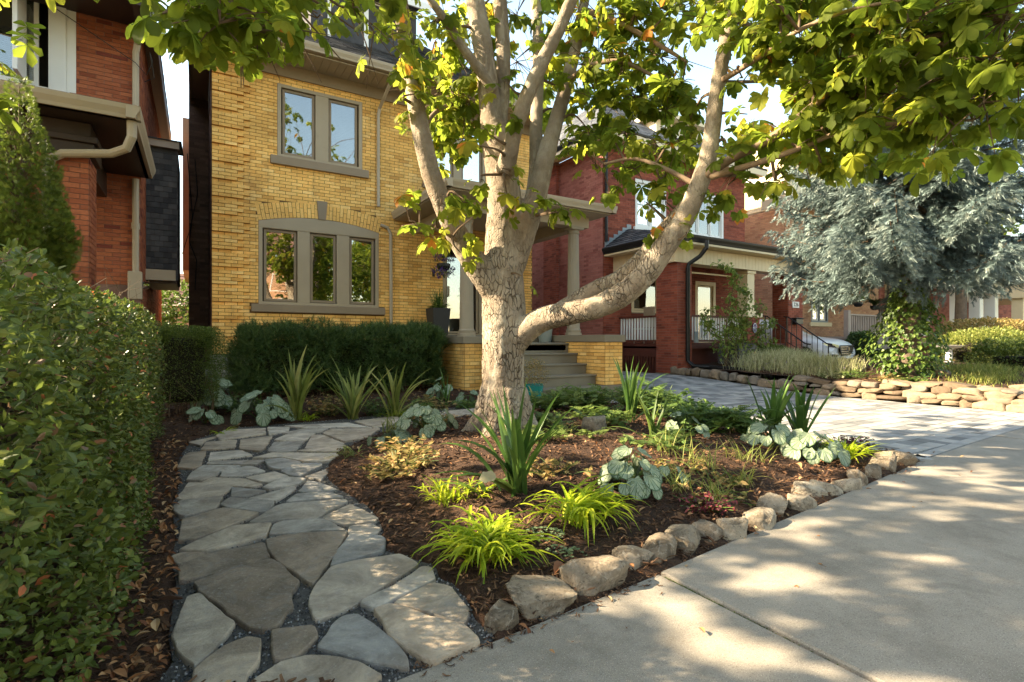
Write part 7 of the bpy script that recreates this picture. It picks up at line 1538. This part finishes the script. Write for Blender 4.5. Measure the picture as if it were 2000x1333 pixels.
# feathery / toothed perennials
def pinnate(seed, pairs=5, hi=1):
    r = np.random.default_rng(seed); V = [[-.012, 0, 0], [.012, 0, 0], [0, 1, 0]]; F = [[0, 1, 2]]
    for i in range(pairs):
        y = .25+.68*i/pairs; l = .34*(1-.45*i/pairs)
        for s_ in (-1, 1):
            k = len(V); d = np.array([s_*math.cos(.6), math.sin(.6), -.15])*l; n = np.array([-d[1], d[0], 0])*.28; b0 = np.array([0, y, 0])
            V += [b0, b0+d*.5-n, b0+d, b0+d*.5+n, b0+d*.55+[0, 0, -.02]]; F += [[k, k+1, k+4], [k+1, k+2, k+4], [k+2, k+3, k+4], [k+3, k, k+4]]
    k = len(V); V += [[0, .9, 0], [-.08, 1.05, 0], [0, 1.25, -.03], [.08, 1.05, 0]]; F += [[k, k+1, k+2], [k, k+2, k+3]]
    return np.array(V), np.array(F)
PN = [pinnate(k, 4+k) for k in range(3)]
def perennial(name, label, x, y, n, R_, H, size, seed, m='peren', T=None, tone=(0, 1), group=None, sx=1, sy=1, cat='plant'):
    r = np.random.default_rng(seed); z = gh(x, y); rt = root(name, label, cat, (x, y, z), group); b = MB(); s = MB()
    P = []; D = []
    for i in range(max(4, n//7)):
        a = r.uniform(0, 6.28); q = math.sqrt(r.random()); tx, ty = x+R_*q*math.cos(a)*sx, y+R_*q*math.sin(a)*sy; h = H*r.uniform(.5, 1.05)*(1-.35*q)
        z0 = gh(tx, ty) if R_ > .3 else z; zb = z0
        p = catmull([(x+(tx-x)*.3, y+(ty-y)*.3, z-.01), ((x+tx*2)/3, (y+ty*2)/3, zb+h*.65), (tx, ty, zb+h)], 3); s.tube(p, .0025, 4)
        for j in range(7): t = r.uniform(.25, 1); k = min(int(t*(len(p)-1)), len(p)-2); pp = p[k]+(p[k+1]-p[k])*(t*(len(p)-1)-k); aa = r.uniform(0, 6.28); P.append(pp); D.append([math.cos(aa), math.sin(aa), r.uniform(-.35, .5)])
    P = np.array(P); D = np.array(D); TT = T or PN; k = r.integers(0, len(TT), len(P))
    for j in range(len(TT)): q = k == j; b.scatter(TT[j], P[q], basis(D[q], rollang=r.normal(0, .4, q.sum())), size*r.uniform(.6, 1.2, q.sum()), r.uniform(*tone, q.sum()))
    b.build('foliage', M[m], rt); s.build('stems', M['peren'], rt); return rt
OVT = [leaflet(1, .62, .2, .3, ((0, .1), (.35, .95), (.7, .75), (1, 0)))]; OVT = [(OVT[0][0], tri(OVT[0][1]))]
perennial('fern_leaf_plant', 'bright toothed leaf plant just right of the trunk base', *PL['per1'], 300, .42, .32, .16, 1, tone=(.4, 1))
perennial('fern_leaf_plant', 'feathery pale green plant in front of the steps', *PL['per2'], 280, .42, .36, .17, 2, tone=(.5, 1))
perennial('fern_leaf_plant', 'low feathery plant beside the round tan bed boulder', 3.75, 4.35, 170, .32, .24, .13, 3, tone=(.4, 1))
perennial('broad_leaf_plant', 'dark rounded leaf mound at the back of the bed by the pavers', *PL['per4'], 380, .5, .38, .10, 4, T=OVT, tone=(0, .7))
perennial('fern_leaf_plant', 'ferny green plant left of the paired sword leaved clumps', *PL['per5'], 260, .45, .32, .16, 5, tone=(.1, .8))
perennial('fern_leaf_plant', 'spreading compound leaves at the driveway side of the bed', *PL['per6'], 200, .4, .3, .17, 6, tone=(.1, .8))
perennial('fern_leaf_plant', 'tall feathery fronds rising behind the bed near the pavers', 4.85, 4.75, 220, .4, .48, .19, 7, tone=(.2, .9))
perennial('fern_leaf_plant', 'yellow green sprig in front of the tan bed boulder', *PL['per7'], 60, .2, .14, .07, 8, tone=(.7, 1))
perennial('dried_plant', 'dried yellow brown plant mass between path and sword leaved clump', *PL['dried'], 420, .34, .15, .06, 9, m='dryp', T=OVT+PN)
perennial('dried_plant', 'dried golden stems behind the yellowing mass', 1.55, 4.35, 200, .3, .16, .06, 10, m='dryp', T=OVT+PN)
perennial('maroon_plant', 'dark maroon foliage just behind the edging rocks', 2.62, 2.1, 300, .20, .10, .035, 11, m='maroon', T=OVT)
perennial('maroon_plant', 'dark bronze foliage beside the last boulders at the driveway', 5.1, 2.5, 220, .2, .16, .035, 12, m='maroon', T=OVT, tone=(0, .4))
for i, (k, R_, lab) in enumerate([('sed1', .10, 'grey green sedum mat left of the middle chartreuse grass'), ('sed2', .05, 'small sedum rosette above the craggy boulder'), ('sed3', .055, 'sedum rosette touching the craggy boulder')]):
    x, y = PL[k]; r = np.random.default_rng(60+i); z = gh(x, y); rt = root('sedum_plant', lab, 'plant', (x, y, z)); b = MB(); n = [90, 26, 30][i]
    for _ in range(n):
        a, q = r.uniform(0, 6.28), R_*math.sqrt(r.random()); px_, py_ = x+q*math.cos(a), y+q*math.sin(a); m_ = 8
        A = r.uniform(0, 6.28, m_)+np.arange(m_); b.scatter(OV, np.tile([px_, py_, z+.02+.03*(1-q/R_)], (m_, 1)), basis(np.c_[np.cos(A), np.sin(A), np.full(m_, .5)]), .012, r.random())
    b.build('rosettes', M['sed'], rt)
perennial('garden_perennial', 'low mixed leaves spreading behind the straw grass tufts', 3.45, 3.2, 200, .42, .16, .09, 51, T=OVT+PN, tone=(.3, 1))
perennial('garden_perennial', 'yellow green ground leaves between trunk and round boulder', 3.15, 4.55, 190, .36, .18, .11, 52, T=PN, tone=(.5, 1))
perennial('garden_perennial', 'leafy patch left of the trunk behind the silver plant', 2.25, 5.6, 160, .3, .2, .09, 53, T=OVT+PN, m='dryp')
perennial('garden_perennial', 'dry curled leaves under the straw grasses near the sunny rocks', 3.0, 2.35, 240, .5, .07, .05, 54, T=OVT, m='dryp')
perennial('garden_perennial', 'bright lime leaf mound at the far bed edge beside the pavers', 5.35, 5.7, 200, .36, .3, .13, 55, T=PN, tone=(.6, 1))
perennial('garden_perennial', 'loose yellowing ground foliage left of the front silver plant', 2.1, 2.9, 150, .3, .10, .06, 56, T=OVT+PN, m='dryp')
perennial('fern_leaf_plant', 'bright young fern leaves in front of the trunk', 2.75, 3.95, 120, .3, .14, .09, 57, tone=(.6, 1))
brunnera('modest silver leaved plant behind the straw grasses', 4.0, 3.45, 16, .2, .16, .085, 58)
brunnera('small silver leaves right of the front silver leaved plant', 2.72, 2.5, 6, .12, .07, .08, 59)
grassclump('golden_grass', 'small bright grass between trunk and round boulder', 3.1, 4.1, 30, .24, .010, 60, m='tang')
perennial('garden_perennial', 'low greenery creeping over the far wall top, left part', 10.72, 5.6, 200, .34, .16, .06, 61, T=OVT+PN, m='lav')
perennial('garden_perennial', 'low greenery creeping over the far wall top, middle part', 10.72, 4.6, 180, .34, .14, .06, 62, T=OVT+PN, m='dryp')
perennial('garden_perennial', 'thin dry plants spilling over the far wall at its right part', 10.75, 3.5, 180, .36, .12, .06, 63, T=OVT+PN, m='dryp')
# back bed mixed greens
for i, (k, R_, H, lab, m, T) in enumerate([('q1', .32, .30, 'tangled dried stems between the first two sword leaved clumps', 'dryp', None), ('q2', .35, .28, 'mixed green leaves under the middle sword leaved clump', 'peren', None), ('q3', .4, .30, 'rounded leafy mound right of the sword leaved clumps', 'peren', None), ('q4', .38, .26, 'low brown green mound before the porch pier', 'dryp', None), ('q5', .3, .2, 'small green mound beside the trunk in front of the pier', 'peren', None), ('q6', .3, .28, 'green leafy patch behind the left silver plants', 'peren', None)]):
    perennial('garden_perennial', lab, *PL[k], 260, R_, H, .07, 70+i, m=m, T=OVT+PN)
grassclump('straw_grass', 'wispy grass mound in front of the yew hedge at its right end', 2.95, 7.35, 120, .28, .008, 80, m='tang', rad=.12, stems=False)
# pale leaf caught on the front grass
b = MB(); b.scatter(leaflet(1, .9, .1, .1, ((0, .3), (.2, .9), (.5, .8), (.7, 1), (1, 0))), [[0, 0, 0]], basis(np.array([[-.9, .3, -.1]]), up=np.array([[0, -.7, 1.]])), .085, .2)
M['pale'] = leafmat('pale_leaf', [(.42, .36, .2), (.5, .45, .26)], .8, .3, .6); o = b.build('fallen_leaf', M['pale']); o.location = (1.27, 2.27, .38); tag(o, 'pale yellow fallen leaf caught on top of the front chartreuse grass', 'leaf')
# ---------------------------------------------------------------- planter, basket, pots
pt = root('tall_planter', 'tall tapered charcoal planter with grasses on the yellow house porch', 'planter', (4.62, 10.9, 1.0))
b = MB(); V = [(4.62+sx*h, 10.9+sy*h, z) for z, h in ((1.0, .15), (1.78, .215), (1.78, .18), (1.72, .18)) for sx, sy in ((-1, -1), (1, -1), (1, 1), (-1, 1))]
b.add(V, [[i*4+k, i*4+(k+1) % 4, (i+1)*4+(k+1) % 4, (i+1)*4+k] for i in range(3) for k in range(4)]+[[12, 13, 14, 15], [3, 2, 1, 0]]); b.build('pot', M['pot'], pt, bevel=.008)
def potplant(parent, x, y, z, n, L, w, m, seed, a, b_, name='foliage'):
    r = np.random.default_rng(seed); b = MB()
    for i in range(n): V, F = strip((x+r.normal(0, .05), y+r.normal(0, .05), z), r.uniform(0, 6.28), L*r.uniform(.6, 1.1), w, r.uniform(*a), r.uniform(*b_), 5, tip=.4); b.add(V, F, r.random())
    return b.build(name, M[m], parent)
potplant(pt, 4.62, 10.9, 1.72, 110, .6, .010, 'iris', 1, (.0, .5), (.3, 1.2)); potplant(pt, 4.62, 10.9, 1.74, 60, .26, .07, 'peren', 2, (.3, 1.2), (1.2, 2.3))
def basket(label, x, y, z, seed, m1, flowers, R_=.26, top=3.4):
    rt = root('hanging_basket', label, 'hanging basket', (x, y, z)); b = MB(); b.tube([(x, y, z-.1), (x, y, z-.07), (x, y, z), (x, y, z+.06)], [.07, .12, .15, .15], 14); b.build('basket', M['black'], rt)
    for k in range(3): a = k*2.09; b = MB(); b.tube([(x+.14*math.cos(a), y+.14*math.sin(a), z+.05), (x, y, z+.5)], .003, 4); b.build('hanger', M['black'], rt)
    b = MB(); b.tube([(x, y, z+.5), (x, y, top)], .003, 4); b.build('hanger', M['black'], rt)
    r = np.random.default_rng(seed)
    if flowers:
        n = 500; v = r.normal(0, 1, (n, 3)); v /= np.linalg.norm(v, axis=1)[:, None]; P = np.array([x, y, z+.1])+v*np.array([R_, R_, R_*.8])*r.uniform(.5, 1.05, (n, 1)); P[:, 2] -= .12*(v[:, 2] < 0)
        b = MB(); b.scatter(OV2, P, basis(v+r.normal(0, .5, (n, 3))), .045, r.random(n)); b.build('foliage', M['peren'], rt)
        k = r.random(n) < .30; b = MB(); q = k & (v[:, 1] < .5)
        for a in np.arange(5)*1.257: b.scatter(OV2, P[q]+v[q]*.04, basis(v[q]*.5+np.c_[np.full(q.sum(), math.cos(a)), np.zeros(q.sum()), np.full(q.sum(), math.sin(a))]), .035, r.random(q.sum()))
        b.build('flowers', M['purp'], rt)
    else:
        b = MB()
        for i in range(46):
            az = r.uniform(0, 6.28); L = r.uniform(.35, .62); V, F = strip((x, y, z+.05), az, L, .004, r.uniform(.2, .8), r.uniform(1.9, 2.8), 12); c = V[1::3]; d = np.gradient(c, axis=0); s_ = np.cross(d, [0, 0, 1.]); s_ /= np.linalg.norm(s_, axis=1)[:, None]+1e-9
            b.tube(c, .003, 3)
            for sg in (-1, 1):
                q = c[1:]; D_ = s_[1:]*sg+d[1:]/np.linalg.norm(d[1:], axis=1)[:, None]*.5; l = .075*(1-np.linspace(0, 1, len(q))**2*.75); b.scatter(OV2, q, basis(D_), l, r.random(len(q))); b.scatter(OV2, q-d[1:]*.5, basis(D_), l, r.random(len(q)))
        b.build('fronds', M[m1], rt)
    return rt
basket('purple flowering hanging basket under the yellow house porch roof', 4.62, 10.6, 2.68, 1, 'peren', True, .24, 3.74)
M['fern'] = leafmat('boston_fern', [(.06, .13, .02), (.12, .22, .03), (.2, .3, .05)], 1.4, .35, .5)
basket('bright boston fern hanging left of the far cream porch post', 19.9, 9.5, 2.35, 2, 'fern', False, .3, 3.3)
basket('darker boston fern hanging beside the far cream porch post', 21.5, 9.7, 2.3, 3, 'yew', False, .3, 3.3)
gp = root('grey_planter', 'smooth tapered grey green planter at the top of the porch steps', 'planter', (6.35, 9.2, 1.02))
b = MB(); b.tube([(6.35, 9.2, 1.02), (6.35, 9.2, 1.03), (6.35, 9.2, 1.66), (6.35, 9.2, 1.68), (6.35, 9.2, 1.62)], [.12, .13, .2, .205, .17], 24); b.build('pot', mat('grey_green_glaze', [(.22, .24, .21)], 2, .1, .4, bump=0), gp, smooth=False)
tp = root('teal_pot', 'teal glazed pot with a small bush beside the trunk and steps', 'pot', (4.85, 7.35, 0))
b = MB(); b.tube([(4.85, 7.35, -.02), (4.85, 7.35, .02), (4.85, 7.35, .30), (4.85, 7.35, .34), (4.85, 7.35, .30)], [.10, .12, .16, .17, .14], 20); b.build('pot', M['teal'], tp)
r = np.random.default_rng(5); n = 1500; v = r.normal(0, 1, (n, 3)); v /= np.linalg.norm(v, axis=1)[:, None]; P = np.array([4.85, 7.35, .52])+v*np.array([.27, .27, .24])*r.uniform(.4, 1.05, (n, 1)); b = MB(); b.scatter(OV2, P, basis(v+r.normal(0, .6, (n, 3))), .028, r.random(n)); b.build('bush', M['dryp'], tp)
# ---------------------------------------------------------------- planting beyond the driveway
def mound(label, x, y, sx, sy, H, n, seed, m='lav', flowers=0):
    r = np.random.default_rng(seed); z = gh(x, y); rt = root('silver_grass', label, 'grass', (x, y, z)); b = MB()
    for i in range(n):
        q = r.normal(0, .45, 2); q = np.clip(q, -1, 1); ox, oy = x+q[0]*sx, y+q[1]*sy; V, F = strip((ox, oy, float(rz(ox, oy))-.02), r.uniform(0, 6.28), H*r.uniform(.55, 1.1), .013, r.uniform(0, .4), r.uniform(.5, 1.8), 4, tip=.3, bw=.5); b.add(V, F, r.random())
    b.build('foliage', M[m], rt)
    if flowers:
        P = np.c_[x+r.normal(0, .45, flowers)*sx, y+r.normal(0, .45, flowers)*sy]; P = np.c_[P, rz(P[:, 0], P[:, 1])+r.uniform(.05, H*.5, flowers)]
        b = MB(); b.scatter(OV2, P, basis(r.normal(0, 1, (flowers, 3))), .03, r.random(flowers)); b.build('flowers', M['purp'], rt)
    return rt
mound('left mound of silvery green grass with tiny purple flowers behind the stone wall', 11.45, 7.35, .75, .75, .5, 1500, 1, flowers=160)
mound('middle mound of silvery grass tips with blue flowers above the stone wall', 11.35, 6.15, .6, .7, .46, 1500, 2, flowers=220)
mound('loose grass mound in front of the red steps', 13.2, 7.9, .9, .5, .45, 900, 3)
mound('low golden grass strip on the dry bed under the spruce', 12.2, 3.7, 1.3, .5, .16, 900, 4, m='tang')
mound('golden grass sweep toward the right edge above the wall', 13.6, 4.2, 1.5, .6, .22, 900, 5, m='tang')
perennial('garden_perennial', 'low grey green plant on the bed left of the ivy trunk', 11.0, 5.3, 200, .35, .2, .07, 91, T=OVT+PN)
perennial('garden_perennial', 'small plant under the ivy covered trunk', 11.0, 4.3, 160, .3, .16, .07, 92, T=OVT)
perennial('garden_perennial', 'leafy patch between the spruce and the bird bath', 14.2, 5.3, 260, .6, .3, .09, 93, T=OVT+PN, m='dryp')
shrub('garden_shrub', 'rounded dark green shrub below the golden one at the right edge', 'shrub', (15.0, 16.6, 3.5, 4.9, .35, 1.05), 7000, (.04, .07), 'box', OV2, 21, .3, .35)
shrub('garden_shrub', 'golden topped shrub at the right edge before the white porch', 'shrub', (17.2, 19.6, 4.7, 6.4, .35, 1.35), 8000, (.04, .08), 'tang', OV2, 22, .3, .5)
shrub('garden_shrub', 'brownish rounded shrub beside the far white stair posts', 'shrub', (21.5, 25, 6, 8, .3, 1.75), 7000, (.06, .1), 'dryp', OV2, 23, .3, .5)
shrub('garden_shrub', 'dark shrub between the white car and the taupe deck', 'shrub', (18.3, 19.5, 8.6, 9.2, .3, 1.35), 5000, (.05, .09), 'yew', OV2, 24, .2, .3)
shrub('garden_shrub', 'dark leafy shrub in front of the red porch stairs', 'shrub', (12.6, 14.0, 8.2, 9.0, .3, .85), 5000, (.05, .09), 'box', OV2, 25, .2, .3)
shrub('garden_shrub', 'low dark green shrub under the taupe deck skirt boards', 'shrub', (19.6, 21.6, 8.3, 9.2, .2, .7), 5000, (.05, .09), 'box', OV2, 26, .2, .3)
# open leafy shrub before the red porch
vs = root('tall_open_shrub', 'tall open leafy shrub climbing in front of the red porch railing', 'shrub', (11.4, 8.35, .3)); b = MB(); P = []; D = []; r = np.random.default_rng(9)
for (dx, dy, h, ax, s_) in [(-.5, 0, 2.75, -.15, 0), (-.3, .05, 1.6, -.5, 0), (0, 0, 2.2, .35, 0), (.2, 0, 1.5, .8, 0), (.4, 0, 1.9, 1.1, 0), (.7, .1, 1.2, 1.2, 0), (-.7, -.1, 1.3, -.55, 0), (.1, -.1, 1.2, .1, 0), (1.0, 0, .95, 1.0, 0), (-.2, 0, 1.9, .15, 0), (.9, 0, 1.5, 1.5, 0), (-.4, 0, 1.2, .2, 0)]:
    x0, y0 = 11.4+dx*.5, 8.35+dy; c = catmull([(x0, y0, .3), (x0+ax*.3, y0+r.normal(0, .1), .3+h*.5), (x0+ax*.7+r.normal(0, .05), y0+r.normal(0, .2), .3+h*.85), (x0+ax*1.0, y0+r.normal(0, .3), .3+h*(.98 if ax < .6 else .8))], 6); b.tube(c, np.linspace(.012, .003, len(c)), 5)
    for k in range(int(h*95)): t = r.uniform(.2, 1)*(len(c)-1); j = min(int(t), len(c)-2); p = c[j]+(c[j+1]-c[j])*(t-j); P.append(p+r.normal(0, .11, 3)*(1.2-t/len(c))); D.append(r.normal(0, 1, 3)*[1, 1, .5]+[0, 0, -.3])
P = np.array(P); D = np.array(D); b.build('stems', M['twig'], vs); b = MB(); b.scatter(OVT[0], P, basis(D), r.uniform(.07, .13, len(P)), r.uniform(.1, 1, len(P))); b.build('foliage', M['vine'], vs)
# climbing twigs and wires on the hedge top
b = MB()
for k in range(26):
    y = 3.4+r.random()*3.0; x = r.uniform(-1.1, -.4); b.tube([(x, y, 1.2), (x+r.normal(0, .04), y+r.normal(0, .05), 1.38), (x+r.normal(0, .1), y+r.normal(0, .1), 1.42+r.random()*.16)], [.003, .002, .001], 4)
b.build('loose_shoots', M['twig'], hd, kind='stuff')
